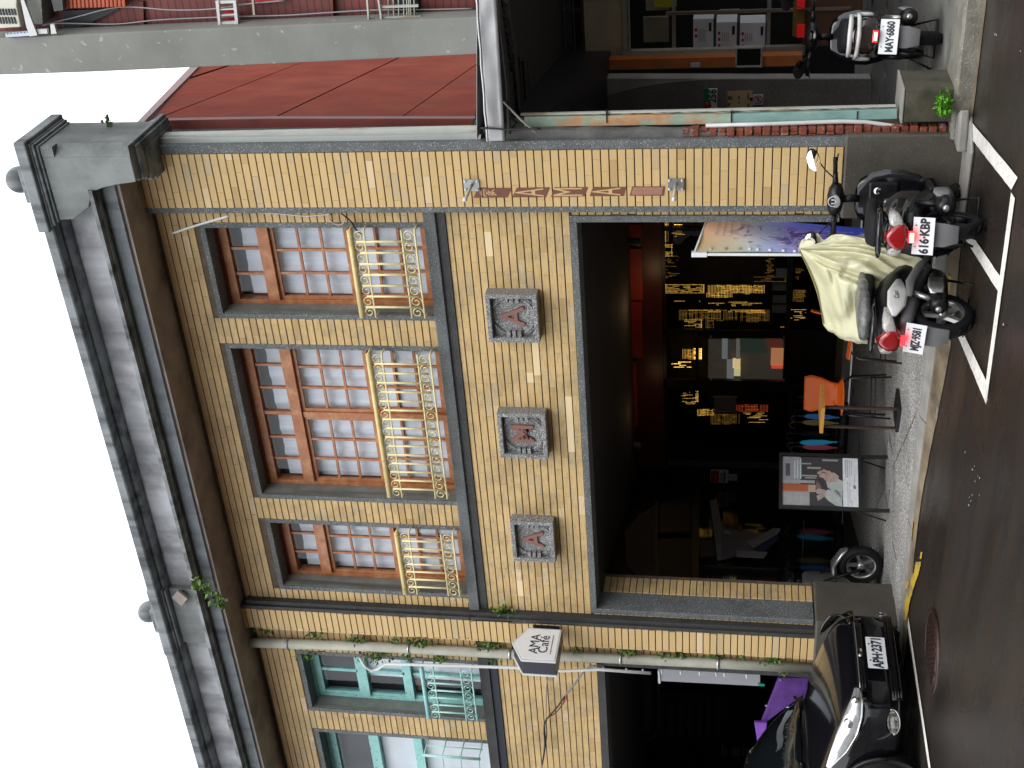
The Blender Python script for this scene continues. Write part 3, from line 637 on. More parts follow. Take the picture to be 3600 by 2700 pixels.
def slab(par, name, m, x0, x1, y0, y1, z0, z1, bev=.008):
    b = MB(); b.box(x0, x1, y0, y1, z0, z1); return B(b, name, m, par, bevel=bev)
def post_top(par, xl, xr, f, zs, ballx):
    """moulded cap with plinth and ball; zs is the height where the shaft ends"""
    slab(par, 'post_moulding', M['cornice_lo'], xl-.015, xr+.015, f-.02, .10, zs, zs+.022)
    slab(par, 'post_moulding', M['cornice'], xl-.035, xr+.035, f-.045, .10, zs+.022, zs+.045, .006)
    slab(par, 'post_moulding', M['cornice_lo'], xl-.045, xr+.045, f-.055, .10, zs+.045, zs+.062)
    slab(par, 'post_cap', M['cornice'], xl-.075, xr+.075, f-.095, .12, zs+.062, zs+.165, .012)
    slab(par, 'ball_plinth', M['cornice'], ballx-.15, ballx+.15, f-.03, f+.27, zs+.165, zs+.235, .012)
    b = MB(); b.lathe([(.06, 0)]+[(.112*math.sin(a), .095-.112*math.cos(a)) for a in [PI*(.2+.8*i/14) for i in range(15)]], n=28); B(b, 'ball', M['cornice'], par).location += Vector((ballx, f+.12, zs+.235))
FP = -.46
xr = onY(q1(900, 510), FP).x+.075; xl = onY(q1(740, 1290), FP).x
z650 = onY(q1(640, 450), FP).z; z1480 = onY(q1(1480, 450), FP).z; zbot = onY(q1(1590, 560), FP).z; ztop = onY(q1(600, 850), FP).z
# main body of the corner post: a stepped outline seen from the front
out = [(xr-.085, ztop), (xr-.085, zbot)]+[(onY(q1(*p), FP).x, onY(q1(*p), FP).z) for p in ((1655, 825), (1590, 840), (1430, 860), (1250, 900), (1120, 950), (1075, 1140), (890, 1285))]+[(xl, ztop)]
out[2] = (out[2][0], zbot)
b = MB(); b.prism([Vector((x, FP, z)) for (x, z) in out], (0, .56, 0)); B(b, 'post_shaft', M['post'], cafe, bevel=.008)
b = MB(); b.prism([Vector((x, y, z1480)) for (x, y) in ((xr-.085, FP+.001), (xr-.06, FP+.03), (xr-.03, FP+.06), (xr, FP+.085), (xr, .1), (xr-.085, .1))], (0, 0, z650-z1480)); B(b, 'post_chamfer', M['post'], cafe)
slab(cafe, 'post_corner_block', M['post'], xr-.085, xr, FP, .1, z650, ztop, 0); slab(cafe, 'post_corner_block', M['post'], xr-.085, xr, FP, .1, zbot, z1480, 0)
post_top(cafe, xl, xr, FP, ztop, onY(q1(190, 800), FP+.12).x)
for (xa_, xb_, ya, yb, Y, m_) in ((1590, 1650, 360, 815, -.40, 'cornice_lo'), (1650, 1705, 385, 800, -.37, 'cornice'), (1705, 1755, 405, 800, -.29, 'cornice_lo'), (1755, 1805, 420, 805, -.26, 'cornice'), (1805, 1870, 445, 790, -.17, 'cornice_lo')):
    za_, zb_ = onY(q1(xa_, (ya+yb)/2), Y).z, onY(q1(xb_, (ya+yb)/2), Y).z
    slab(cafe, 'corbel_moulding', M[m_], onY(q1((xa_+xb_)/2, yb), Y).x, onY(q1((xa_+xb_)/2, ya), Y).x, Y, .3, zb_, za_, .008)
# post over the left pillar, only slightly proud of the parapet
xr2 = onY(q2(650, 600), -.38).x; xl2 = onY(q2(760, 1250), -.38).x
slab(cafe, 'post_shaft', M['post'], xl2, xr2, -.36, .1, 6.80, ztop-.002)
post_top(cafe, xl2, xr2, -.40, ztop, onY(q2(330, 860), -.28).x)
p = onY((400+815*.2893, 1900+680*.2893), -.385)
b = MB(); b.prism([Vector((p.x, -.383, p.z+.085)), Vector((p.x+.10, -.383, p.z)), Vector((p.x, -.383, p.z-.085)), Vector((p.x-.10, -.383, p.z))], (0, -.035, 0)); B(b, 'diamond_boss', M['soffit'], cafe, bevel=.004)
# ---- letter plaques
def plaque(x0, x1, z0, z1, ch, lab):
    t_ = thing('letter_plaque', lab, 'plaque', ((x0+x1)/2, YW, (z0+z1)/2), group='carved stone letter plaques above the shop opening')
    w, h = (x1-x0)/2, (z1-z0)/2; fy = -.125; st = .042
    b = MB(); b.box(-w, -w+st, fy, 0, -h, h); b.box(w-st, w, fy, 0, -h, h); b.box(-w+st, w-st, fy, 0, h-st, h); b.box(-w+st, w-st, fy, 0, -h, -h+st); b.build('frame', M['plaquestone'], t_, bevel=.006)
    b = MB(); b.box(-w+st, w-st, fy+.06, 0, -h+st, h-st); b.build('back', M['plaquestone'], t_)
    # carved fans in the corners and three-stem bundles at the middle of each upright side
    b = MB()
    for sx in (-1, 1):
        for sz in (-1, 1):
            for k, (rr, r) in enumerate(((.185, .014), (.205, .014), (.228, .013), (.25, .012))):
                pts = []
                for i in range(9):
                    a = math.radians(20+50*i/8+(k-1.5)*1.5)
                    x, z = sx*rr*math.cos(a), sz*rr*math.sin(a)
                    if abs(x) < w-st-.004 and abs(z) < h-st-.004: pts.append((x, fy+.052+k*.004, z))
                if len(pts) > 2: b.tube(pts, [r*(.6+.4*math.sin(PI*i/(len(pts)-1))) for i in range(len(pts))], 6)
    for sx in (-1, 1):
        for k in (-1, 0, 1): b.box(sx*(w-st-.055), sx*(w-st+.004), fy+.018, fy+.062, k*.047-.017, k*.047+.017)
    b.build('carving', M['plaquestone'], t_, bevel=.004)['kind'] = 'stuff'
    L = text(ch, .29, M['letterb'], t_, (0, fy+.05, -.005), name='letter', ext=.009, sx=.95, bold=.004); return t_
plaque(*PLQ[0], 'A', 'carved stone plaque with the letter A, rightmost of the three, below the narrow right window')
plaque(*PLQ[1], 'M', 'carved stone plaque with the letter M in the middle below the wide window')
plaque(*PLQ[2], 'A', 'carved stone plaque with the letter A nearest the hanging cafe sign')
# ---- ghost of an old vertical sign on the right pillar
gs = thing('sign_ghost', 'faded brown ghost lettering of an old vertical sign on the right pillar', 'sign', (-4.0, -.012, 3.2))
ghost = [[(345, 210), (765, 208), (705, 326), (290, 330)], [(815, 207), (1218, 202), (1172, 322), (763, 325)], [(1275, 203), (1688, 199), (1640, 312), (1232, 318)], [(1745, 199), (2147, 197), (2118, 309), (1702, 310)]]
for i, q in enumerate(ghost):
    P = [onY((1580+x*.28933, 600+y*.28933), -.0128) for (x, y) in q]
    b = MB(); b.prism([p_-gs.location for p_ in P], (0, -.0008, 0)); b.build('ghost_panel', M['faded'], gs)
    c = sum(P, Vector())/4-gs.location
    w = abs(P[0].x-P[3].x); hgt = abs(P[0].z-P[1].z)
    if i == 0:
        b = MB(); rr = random.Random(3)
        for seg in (((-.3, .42), (.3, .42)), ((0, .5), (0, .40)), ((-.4, .3), (-.4, .2)), ((-.4, .3), (.42, .3)), ((.42, .3), (.36, .2)), ((-.2, .18), (.2, .18)), ((.0, .18), (-.3, .02)), ((.0, .12), (.1, -.1)), ((.1, -.1), (.0, -.2)), ((-.05, .0), (-.35, -.12)), ((.05, -.02), (.4, -.18)), ((.3, .1), (.08, .02)), ((.02, -.05), (-.3, -.28))):
            (xa, za), (xb, zb) = seg; a = Vector((c.x+xa*w*.8, 0, c.z+za*hgt*.62+.02)); d = Vector((c.x+xb*w*.8, 0, c.z+zb*hgt*.62+.02)); dr = (d-a).normalized(); n = Vector((-dr.z, 0, dr.x))*.004
            b.prism([a-n+Vector((0, -.0012, 0)), d-n+Vector((0, -.0012, 0)), d+n+Vector((0, -.0012, 0)), a+n+Vector((0, -.0012, 0))], (0, -.001, 0))
        b.build('ghost_character', TILEM, gs)
    else:
        text('AMA'[i-1], hgt*1.25, TILEM, gs, (c.x, -.0015, c.z), name='ghost_letter', ext=.0004, sx=w/(hgt*.98))
P = [onY(T(2, x, y), -.0128) for (x, y) in ((1885, 1208), (2098, 1208), (2090, 1268), (1868, 1268))]
b = MB(); b.prism([p_-gs.location for p_ in P], (0, -.0008, 0)); b.build('ghost_panel', M['faded'], gs)
P = [onY(T(2, x, y), -.0145) for (x, y) in ((1892, 1213), (2085, 1212), (2077, 1262), (1880, 1262))]
b = MB(); b.prism([p_-gs.location for p_ in P], (0, -.0006, 0)); b.build('ghost_panel', M['faded2'], gs)
# sign brackets left on the pillar
def bracket(pa, pb, lab):
    c = onY(pa, -.016); t_ = thing('sign_bracket', lab, 'bracket', c, group='steel sign brackets on the right pillar')
    b = MB(); b.box(-.05, .05, -.006, .004, -.065, .065); b.build('base_plate', M['silver'], t_, bevel=.002)
    for sx in (-1, 1):
        for sz in (-1, 1):
            b = MB(); b.lathe([(0, .02), (.008, .02), (.010, .01), (.010, 0)], (sx*.036, -.004, sz*.05), (0, -1, 0), 8); b.build('bolt', M['whitep'], t_)
    e = onY(pb, -.30)-c
    b = MB(); b.tube([(0, 0, 0), (0.0, -.27, 0.0)], .013, 10); b.build('arm', M['pipe'], t_)
    b = MB(); b.tube([(0, -.27, 0), (0, -.30, 0)], .018, 10); b.build('arm_cap', M['whitep'], t_)
bracket(T(2, 845, 1200), T(2, 780, 1290), 'upper steel bracket with short pipe arm above the faded lettering')
bracket(T(2, 2168, 1195), T(2, 2155, 1272), 'lower steel bracket with short pipe arm below the faded lettering')
# ---- window railings
def scroll(mb, x, z, r, flip, y=-.03):
    pts = []
    for i in range(25):
        a = i/24*2.75*PI; rr = r*(1-.72*i/24)
        pts.append((x+flip*(rr*math.cos(a-PI/2)), y, z+rr*math.sin(a-PI/2)))
    mb.tube(pts, .0058, 4, cap=False)
def railing(x0, x1, zt, zb, m1, m2, lab, y=-.03, n=None):
    t_ = thing('window_railing', lab, 'railing', ((x0+x1)/2, y, zb), group='scrolled iron railings in front of the upper windows')
    ox = (x0+x1)/2; X0, X1 = x0-ox, x1-ox; H = zt-zb
    b = MB(); b.tube([(X0, 0, H), (X1, 0, H)], .024, 12); b.build('top_rail', m1, t_)
    for hz in (H-.125, .115, 0.0):
        b = MB(); b.tube([(X0, 0, hz), (X1, 0, hz)], .0095, 5); b.build('rail', m2, t_)
    nb = n or int(round((x1-x0)/.1)); st = (X1-X0)/nb
    for i in range(nb):
        if i:
            b = MB(); x = X0+st*i; b.tube([(x, 0, H-.045 if i % 2 else H-.07), (x, 0, .03)], .0105, 6); b.build('baluster', m2, t_)
        b = MB(); scroll(b, X0+st*(i+.5), H-.075, .049, 1, 0); b.build('scroll', m2, t_)
        b = MB(); scroll(b, X0+st*(i+.5), .060, .052, 1, 0); b.build('scroll', m2, t_)
    for s in (X0, X1):
        for hz in (H, H-.125, 0):
            b = MB(); b.tube([(s, 0, hz), (s, .1, hz)], .009, 5); b.build('wall_fixing', m2, t_)
    return t_
railing(-5.19, -4.36, 4.76, 4.195, M['cream_iron'], M['cream_iron2'], 'cream iron scroll railing of the narrow right window below the loose cable')
railing(-7.13, -5.56, 4.76, 4.195, M['cream_iron'], M['cream_iron2'], 'long cream iron scroll railing of the wide middle window')
railing(-8.33, -7.56, 4.75, 4.19, M['cream_iron'], M['cream_iron2'], 'cream iron scroll railing of the window beside the left pillar')
railing(-10.06, -9.33, 4.70, 4.17, M['teal'], M['teal2'], 'turquoise iron scroll railing behind the cream drainpipe')
# grid guard on the far turquoise window
t_ = thing('window_guard', 'turquoise square grid guard box on the wide turquoise window', 'window guard', (-11.2, 0, 4.15))
b = MB(); y = -.16
for i in range(9): b.tube([(-.9+i*.2, y, 0), (-.9+i*.2, y, .62)], .008, 5)
for k in range(4): b.tube([(-.95, y, .02+k*.2), (.72, y, .02+k*.2)], .008, 5)
b.build('front_grid', M['teal2'], t_)
b = MB()
for k in range(4): b.tube([(.72, y, .02+k*.2), (.72, .1, .02+k*.2)], .008, 5)
b.tube([(.72, y, 0), (.72, y, .64)], .010, 5); b.tube([(.72, y+.13, 0), (.72, y+.13, .62)], .007, 5); b.build('side_grid', M['teal2'], t_)
# ================================================================== HOUSE ON THE LEFT
OPEN2 = (-14.5, -9.24, -.3, 2.86)
wall('wall', M['mortar'], left_house, -16, -8.95, 0, 6.52, YW, YW+.3, [OPEN2]+[(w[0]+.002, w[1]-.002, w[2]+.002, w[3]-.002) for w in WIN2])
spec = tiles_for(-13.2, -8.955, 2.88, 3.915, YW, [], seed=13, tl=.2) + tiles_for(-13.2, -8.955, 4.12, 6.5, YW, WIN2, seed=14, tl=.2) + tiles_for(-9.2, -8.955, .74, 2.87, YW, [], seed=15)
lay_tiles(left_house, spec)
b = MB(); b.box(-16, -9.20, .055, YW+.02, 4.0, 4.11); B(b, 'sill_band', M['washstone_dk'], left_house, bevel=.006)
b = MB(); b.box(-16, -9.20, .075, YW+.02, 3.92, 3.998); B(b, 'sill_under_band', M['dark_gap'], left_house)
b = MB(); b.box(OPEN2[0], OPEN2[1], .08, .4, 2.80, 2.875); b.box(-9.255, -9.2, .08, .4, .0, 2.80); B(b, 'opening_surround', M['washstone_dk'], left_house)
b = MB(); b.box(-9.3, -9.0, -.05, .5, -.05, .74); B(b, 'plinth', M['plinth'], left_house)

# ================================================================== ARCADE INTERIORS
def polyY(b, pts, Y, depth, o=None):
    """outline on the plane y=Y with real thickness"""
    P = [onY(p, Y) for p in pts]
    if o is not None: P = [p-o for p in P]
    return b.prism(P, (0, depth, 0))
def rectY(b, x0, x1, y0, y1, Y, depth, o=None):
    """axis-true box on the plane y=Y: the extents come from the middle of each side"""
    zt = onY((min(x0, x1), (y0+y1)/2), Y).z; zb = onY((max(x0, x1), (y0+y1)/2), Y).z
    xa = onY(((x0+x1)/2, min(y0, y1)), Y).x; xb = onY(((x0+x1)/2, max(y0, y1)), Y).x
    ox, oy, oz = (o if o is not None else (0, 0, 0))
    return b.box(xb-ox, xa-ox, Y-oy, Y+depth-oy, zb-oz, zt-oz)
YS = 6.5
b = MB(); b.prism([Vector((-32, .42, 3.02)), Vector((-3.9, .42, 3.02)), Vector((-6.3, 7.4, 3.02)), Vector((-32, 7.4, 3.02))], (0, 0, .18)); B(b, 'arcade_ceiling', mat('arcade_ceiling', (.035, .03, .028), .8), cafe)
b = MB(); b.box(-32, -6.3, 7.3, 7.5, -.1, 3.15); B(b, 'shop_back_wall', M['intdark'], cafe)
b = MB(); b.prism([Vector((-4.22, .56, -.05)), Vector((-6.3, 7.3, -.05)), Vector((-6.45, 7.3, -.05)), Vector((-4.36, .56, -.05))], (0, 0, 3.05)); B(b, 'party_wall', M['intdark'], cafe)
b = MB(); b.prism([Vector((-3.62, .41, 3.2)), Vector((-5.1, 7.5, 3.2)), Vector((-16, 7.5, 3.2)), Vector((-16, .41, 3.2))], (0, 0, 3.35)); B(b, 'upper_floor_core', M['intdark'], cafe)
b = MB(); b.box(-32, -31.8, .4, 7.4, -.1, 3.15); B(b, 'added_end_wall', M['intdark'], left_house)  # unseen closure, added to stop side light in the continuous arcade
b = MB(); b.box(-32, -14.5, YW, .42, -.1, 3.15); B(b, 'wall', M['mortar'], left_house)
b = MB(); b.box(-11.5, -5.0, 6.2, 7.3, -.002, .11); B(b, 'shop_threshold', M['kerb'], cafe)
# red boarding above the shopfront
for (x0, x1, y0, y1) in ((2100, 2255, 790, 862), (2097, 2258, 875, 1053), (2122, 2258, 1062, 1256), (2125, 2240, 1272, 1500)):
    b = MB(); rectY(b, x0, x1, y0, y1, YS-.1, .05); B(b, 'red_panel', M['redpanel'], cafe)
b = MB(); rectY(b, 2060, 2330, 760, 1640, YS-.04, .05); B(b, 'fascia_board', mat('shop_fascia', (.09, .016, .010), .4), cafe)
for (x, y, lab) in ((2235, 850, 'right'), (2234, 1566, 'left')):
    c = onY((x, y), YS-.35); t_ = thing('spotlight', 'small pale spotlight on the dark red boarding, ' + ('near the right end above the banner' if lab == 'right' else 'near the left end above the umbrellas'), 'spotlight', c, group='spotlights above the shopfront')
    b = MB(); b.lathe([(0, -.10), (.05, -.10), (.055, .06), (.045, .08), (0, .06)], (0, 0, 0), (0, -.3, -1), 14); b.build('lamp_head', M['plasgry'], t_)
    b = MB(); b.tube([(0, 0, .08), (0, .05, .22), (0, .2, .26)], .012, 6); b.build('arm', M['plasgry'], t_)
# shopfront frames and glass
front = thing('shopfront', 'dark glazed cafe shopfront deep inside the arcade with warm light strings behind', 'shopfront', (-8.2, YS, 0))
def F(b, name, m): o = b.build(name, m, front); o.matrix_parent_inverse = Matrix.Translation(-front.location); return o
for (x0, x1, y0, y1) in ((2330, 2965, 1163, 1178), (2330, 2965, 1340, 1368), (2330, 2965, 1600, 1625), (2330, 2965, 800, 812), (2765, 2785, 812, 1163), (2330, 2342, 700, 1640), (2766, 2785, 1368, 1600)):
    b = MB(); rectY(b, x0, x1, y0, y1, YS-.02, .06); F(b, 'frame_bar', M['blackm'])
for (x0, x1, y0, y1) in ((2342, 2765, 812, 1163), (2785, 2958, 812, 1163), (2342, 2766, 1368, 1600), (2785, 2958, 1368, 1600)):
    b = MB(); rectY(b, x0, x1, y0, y1, YS+.01, .006); F(b, 'pane', M['shopglass'])
b = MB(); rectY(b, 2455, 2760, 1178, 1186, YS-.01, .3); rectY(b, 2755, 2770, 1178, 1340, YS-.01, .3); rectY(b, 2445, 2456, 1178, 1340, YS-.01, .3); F(b, 'display_case', M['blackm'])
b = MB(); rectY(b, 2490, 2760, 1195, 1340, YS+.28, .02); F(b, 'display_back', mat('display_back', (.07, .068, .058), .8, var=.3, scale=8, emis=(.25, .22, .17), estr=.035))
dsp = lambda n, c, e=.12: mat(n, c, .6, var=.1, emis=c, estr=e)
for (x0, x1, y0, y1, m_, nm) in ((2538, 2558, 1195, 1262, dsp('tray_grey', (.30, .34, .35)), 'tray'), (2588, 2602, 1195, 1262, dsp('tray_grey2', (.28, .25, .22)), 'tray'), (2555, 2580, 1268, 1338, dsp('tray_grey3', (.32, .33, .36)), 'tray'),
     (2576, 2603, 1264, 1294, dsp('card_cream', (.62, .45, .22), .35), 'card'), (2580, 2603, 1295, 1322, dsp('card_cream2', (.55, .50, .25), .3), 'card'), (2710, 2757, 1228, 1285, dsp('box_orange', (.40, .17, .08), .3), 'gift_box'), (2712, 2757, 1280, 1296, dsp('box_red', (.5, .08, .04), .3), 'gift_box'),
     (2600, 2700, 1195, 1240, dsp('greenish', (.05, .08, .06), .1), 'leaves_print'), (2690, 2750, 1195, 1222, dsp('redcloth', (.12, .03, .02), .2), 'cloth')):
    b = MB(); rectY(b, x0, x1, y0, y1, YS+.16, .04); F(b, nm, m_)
for (x, y) in ((2498, 1183), (2498, 1235), (2498, 1288), (2498, 1334), (2755, 1185), (2755, 1213), (2755, 1337)):
    b = MB(); rectY(b, x-2, x+3, y-2, y+4, YS-.03, .02); F(b, 'clip', M['whitep'])
for (x0, x1, y0, y1) in ((2728, 2767, 944, 976), (2716, 2764, 996, 1022), (2716, 2764, 1038, 1066), (2714, 2764, 1072, 1100)):
    b = MB(); rectY(b, x0, x1, y0, y1, YS-.06, .01); F(b, 'card', M['greysheet'] if y0 < 990 else M['intwall'])
b = MB(); rectY(b, 2511, 2587, 1399, 1447, YS-.05, .02); F(b, 'notice_board', M['intwall'])
b = MB(); rectY(b, 2506, 2592, 1395, 1399, YS-.06, .03); rectY(b, 2506, 2592, 1446, 1450, YS-.06, .03); F(b, 'notice_board_frame', M['greysheet'])
# curtains of LED strings: rows of short ticks, many hundreds, grouped band by band
rr = random.Random(21)
def ledband(x0, x1, y0, y1, dens, m_, mode='fill'):
    b = MB(); x = x0; Y = YS+.12
    rows = max(1, int((y1-y0)/4.4))
    for r in range(rows+1):
        y = y0+(y1-y0)*r/max(1, rows); x = x0; on = rr.random() < .7; run = rr.uniform(4, 40)
        edge = mode == 'rect' and r in (0, rows)
        x1_ = x1
        if mode != 'rect': x += rr.uniform(0, .4)*(x1-x0); x1_ = x1-rr.uniform(0, .35)*(x1-x0); y += rr.uniform(-1.5, 1.5)
        while x < x1_:
            if run <= 0: on = rr.random() < dens; run = rr.uniform(3, 26)
            if on or edge:
                P = onY((x, y), Y); q_ = rr.uniform(.0015, .0042); b.box(P.x-q_, P.x+q_, Y, Y+.004, P.z-.003, P.z+.003)
            x += 4.2; run -= 4.2
    x = x0
    if mode in ('rect', 'comb'):
        while x < x1:
            if mode == 'comb' or x > x1-8:
                if rr.random() < .85:
                    P = onY((x, y0), Y); Q = onY((x, y1), Y); b.box(Q.x, P.x, Y+.006, Y+.008, P.z-.0013, P.z+.0013)
            x += 5.2
    if b.v: o = F(b, 'light_strings', m_); o['kind'] = 'stuff'
for a in ((2328, 2478, 1001, 1030, .8, M['led'], 'rect'), (2490, 2690, 1003, 1032, .8, M['led'], 'comb'), (2485, 2575, 1032, 1046, .7, M['led'], 'comb'), (2486, 2706, 1062, 1076, .6, M['led'], 'fill'), (2330, 2470, 1058, 1064, .3, M['led'], 'fill'),
          (2388, 2600, 1092, 1126, .65, M['leddim'], 'comb'), (2600, 2705, 1090, 1130, .6, M['leddim'], 'comb'), (2408, 2470, 1125, 1160, .6, M['led'], 'rect'), (2482, 2510, 1130, 1165, .7, M['leddim'], 'comb'), (2390, 2706, 1090, 1096, .7, M['led'], 'fill'), (2620, 2706, 1091, 1100, .9, M['led'], 'fill'),
          (2652, 2765, 974, 990, .6, M['leddim'], 'rect'), (2690, 2725, 910, 970, .35, M['leddim'], 'fill'), (2330, 2400, 900, 990, .22, M['leddim'], 'fill'), (2330, 2366, 860, 900, .5, M['led'], 'rect'), (2362, 2415, 740, 830, .25, M['led'], 'fill'), (2328, 2350, 775, 850, .3, M['leddim'], 'comb'),
          (2790, 2836, 1020, 1060, .5, M['leddim'], 'comb'), (2775, 2840, 1090, 1125, .55, M['led'], 'fill'), (2735, 2785, 1150, 1156, .8, M['led'], 'fill'), (2786, 2830, 945, 980, .3, M['leddim'], 'fill'),
          (2400, 2466, 1228, 1262, .5, M['leddim'], 'comb'), (2440, 2466, 1226, 1262, .8, M['led'], 'rect'), (2362, 2436, 1272, 1294, .5, M['led'], 'fill'), (2396, 2456, 1378, 1420, .45, M['led'], 'fill'), (2446, 2456, 1376, 1412, .9, M['led'], 'rect'),
          (2452, 2512, 1440, 1462, .6, M['led'], 'comb'), (2500, 2600, 1456, 1490, .5, M['leddim'], 'comb'), (2590, 2700, 1424, 1446, .7, M['ledr'], 'comb'), (2610, 2712, 1452, 1484, .4, M['led'], 'fill')):
    ledband(*a)
b = MB(); rectY(b, 2480, 2960, 1370, 1600, 7.1, .05); F(b, 'counter', M['intdark'])
for (x_, y_, z_, e_) in ((-8.2, 5.85, 2.72, .7), (-9.9, 5.85, 2.72, .25)):  # added warm fill lamps for the red boarding, standing in for string glow
    pl_ = bpy.data.lights.new('added_warm_fill', 'POINT'); pl_.energy = e_; pl_.color = (1, .62, .30); pl_.shadow_soft_size = .03; po_ = bpy.data.objects.new('added_warm_fill', pl_); scn.collection.objects.link(po_); po_.location = (x_, y_, z_)
# skewed glazed wall on the left of the arcade
WA = Vector((-9.77, 2.08, 0)); WD = Vector((-.331, .944, 0)); WNn = Vector((.944, .331, 0))
def onW(p, off=0.0):
    d = _ray(p); A = WA+WNn*off; return CAM + d*((A-CAM).dot(WNn)/d.dot(WNn))
b = MB(); a0 = WA-WD*.12; a1 = WA+WD*4.85
b.prism([a0, a1, a1-WNn*.12, a0-WNn*.12], (0, 0, 3.0)); B(b, 'side_wall', mat('side_glazing', (.010, .011, .012), .05, var=.2, spec=.35), cafe)
def wpoly(pts, off, th, name, m_):
    b = MB(); P = [onW(p, off) for p in pts]; b.prism(P, WNn*-th); return B(b, name, m_, cafe)
c5 = lambda x, y: (2000+x*.28933, 1650+y*.28933)
wpoly([c5(680, 740), c5(860, 545), c5(1050, 430), c5(1050, 1440), c5(970, 1420), c5(705, 1180)], .012, .010, 'arch_reflection', mat('arch_reflection_grey', (.060, .060, .068), .7))  # reflected building arch, put on the glazing as a dim grey shape
wpoly([c5(1085, 840), c5(1490, 840), c5(1490, 1440), c5(1080, 1440)], .012, .010, 'panel', mat('olive_panel', (.030, .029, .022), .6))
wpoly([c5(1100, 410), c5(1480, 330), c5(1480, 760), c5(1100, 760)], .012, .010, 'panel', M['intdark'])
wpoly([c5(1590, 860), c5(1760, 860), c5(1800, 1050), c5(1590, 1060)], .012, .010, 'panel', mat('dim_panel', (.04, .04, .045), .6))
wpoly([c5(1050, 380), c5(1080, 380), c5(1080, 1440), c5(1050, 1440)], .02, .015, 'transom', mat('dim_frame', (.05, .05, .045), .5))
wpoly([c5(1490, 320), c5(1585, 300), c5(1575, 1450), c5(1500, 1450)], .02, .015, 'transom', M['blackm'])
wpoly([(2825, 1830), (2828, 1830), (2822, 1960), (2819, 1960)], .02, .01, 'bright_edge', M['plasgry'])
# blue-grey vehicle reflections, put onto the side glazing as flat shapes
tv = thing('glazing_reflection', 'dim blue-grey vehicle reflection painted on the glazing left of the poster stand', 'reflection', (onW(c5(1950, 800), .03)))
def vp(pts, off, th, name, m_):
    b = MB(); P = [onW(p, off)-tv.location for p in pts]; b.prism(P, WNn*-th); return b.build(name, m_, tv)
mrefl = mat('reflection_grey', (.13, .15, .18), .5, var=.2, scale=9)
vp([(2530, 1848), (2545, 1846), (2680, 1880), (2670, 1925), (2540, 1960), (2530, 1960)], .05, .035, 'body', mrefl)
vp([(2495, 1760), (2520, 1750), (2537, 1846), (2535, 1960), (2522, 1960)], .055, .04, 'refl_front', mat('reflection_edge', (.20, .24, .30), .5, var=.3, scale=9))
vp([(2540, 1795), (2585, 1790), (2612, 1865), (2545, 1846)], .062, .01, 'window', M['gloss'])
vp([(2545, 1863), (2566, 1866), (2568, 1875), (2546, 1872)], .062, .01, 'refl_label', M['greysheet'])
vp([(2630, 1905), (2720, 1855), (2745, 1858), (2735, 1875), (2650, 1925)], .068, .012, 'refl_tube', M['greysheet'])
vp([(2650, 1930), (2735, 1880), (2735, 1895), (2690, 1935)], .072, .012, 'refl_cloth', mat('refl_cloth', (.03, .035, .13), .7))
vp([(2590, 1935), (2700, 1940), (2685, 1960), (2588, 1955)], .072, .012, 'refl_bumper', M['greysheet'])
# alarm sticker on the back
t_ = thing('alarm_sign', 'small red white and blue alarm company sticker inside the arcade above the poster stand', 'sign', onY((2530, 1680), onW((2530, 1700)).y-.15)); o_ = t_.location; YSG = o_.y
b = MB(); rectY(b, 2497, 2561, 1653, 1697, YSG, .012, o_); b.build('plate', M['sign_white'], t_)
b = MB(); rectY(b, 2499, 2527, 1655, 1696, YSG-.006, .005, o_); b.build('red_field', M['red'], t_)
b = MB(); rectY(b, 2544, 2550, 1656, 1695, YSG-.006, .005, o_); b.build('blue_bar', M['blue'], t_)
text('SECOM', .048, M['blue'], t_, (onY((2537, 1675), YSG).x-o_.x, -.010, onY((2537, 1675), YSG).z-o_.z), sx=.8); text('SECOM', .04, M['sign_white'], t_, (onY((2518, 1675), YSG).x-o_.x, -.0105, onY((2518, 1675), YSG).z-o_.z), sx=.85)
b = MB(); rectY(b, 2562, 2592, 1670, 1690, YSG, .02, o_); b.build('card', M['whitep'], t_)
# left house inside
b = MB(); rectY(b, 2219, 2305, 2365, 2580, YS, .05); B(b, 'grey_board', mat('dim_board', (.09, .09, .10), .8), left_house)
for i in range(7):
    b = MB(); x0 = 2318+i*33; rectY(b, x0, x0+15, 2480-4*i, 2590, YS-.02, .05); B(b, 'shutter_slat', mat('shutter', (.055, .052, .048), .6) if i == 0 else bpy.data.materials['shutter'], left_house)
b = MB(); rectY(b, 2305, 2560, 2440, 2620, YS+.05, .05); B(b, 'shutter_back', mat('shutter_back', (.022, .021, .02), .7), left_house)
b = MB(); b.tube([onY(p, YS-.1) for p in ((2160, 2700), (2175, 2650), (2200, 2620), (2260, 2612), (2295, 2590), (2312, 2560), (2315, 2480), (2312, 2400))], .03, 7); B(b, 'conduit', mat('conduit_grey', (.10, .10, .095), .6), left_house)
for i, (x0, x1, y0, y1) in enumerate(((2536, 2545, 2620, 2655), (2548, 2556, 2630, 2655), (2572, 2602, 2632, 2658), (2610, 2618, 2622, 2656), (2622, 2652, 2632, 2656))):
    b = MB(); rectY(b, x0, x1, y0, y1, YS-.05, .02); B(b, 'notice', M['intwall'], left_house)
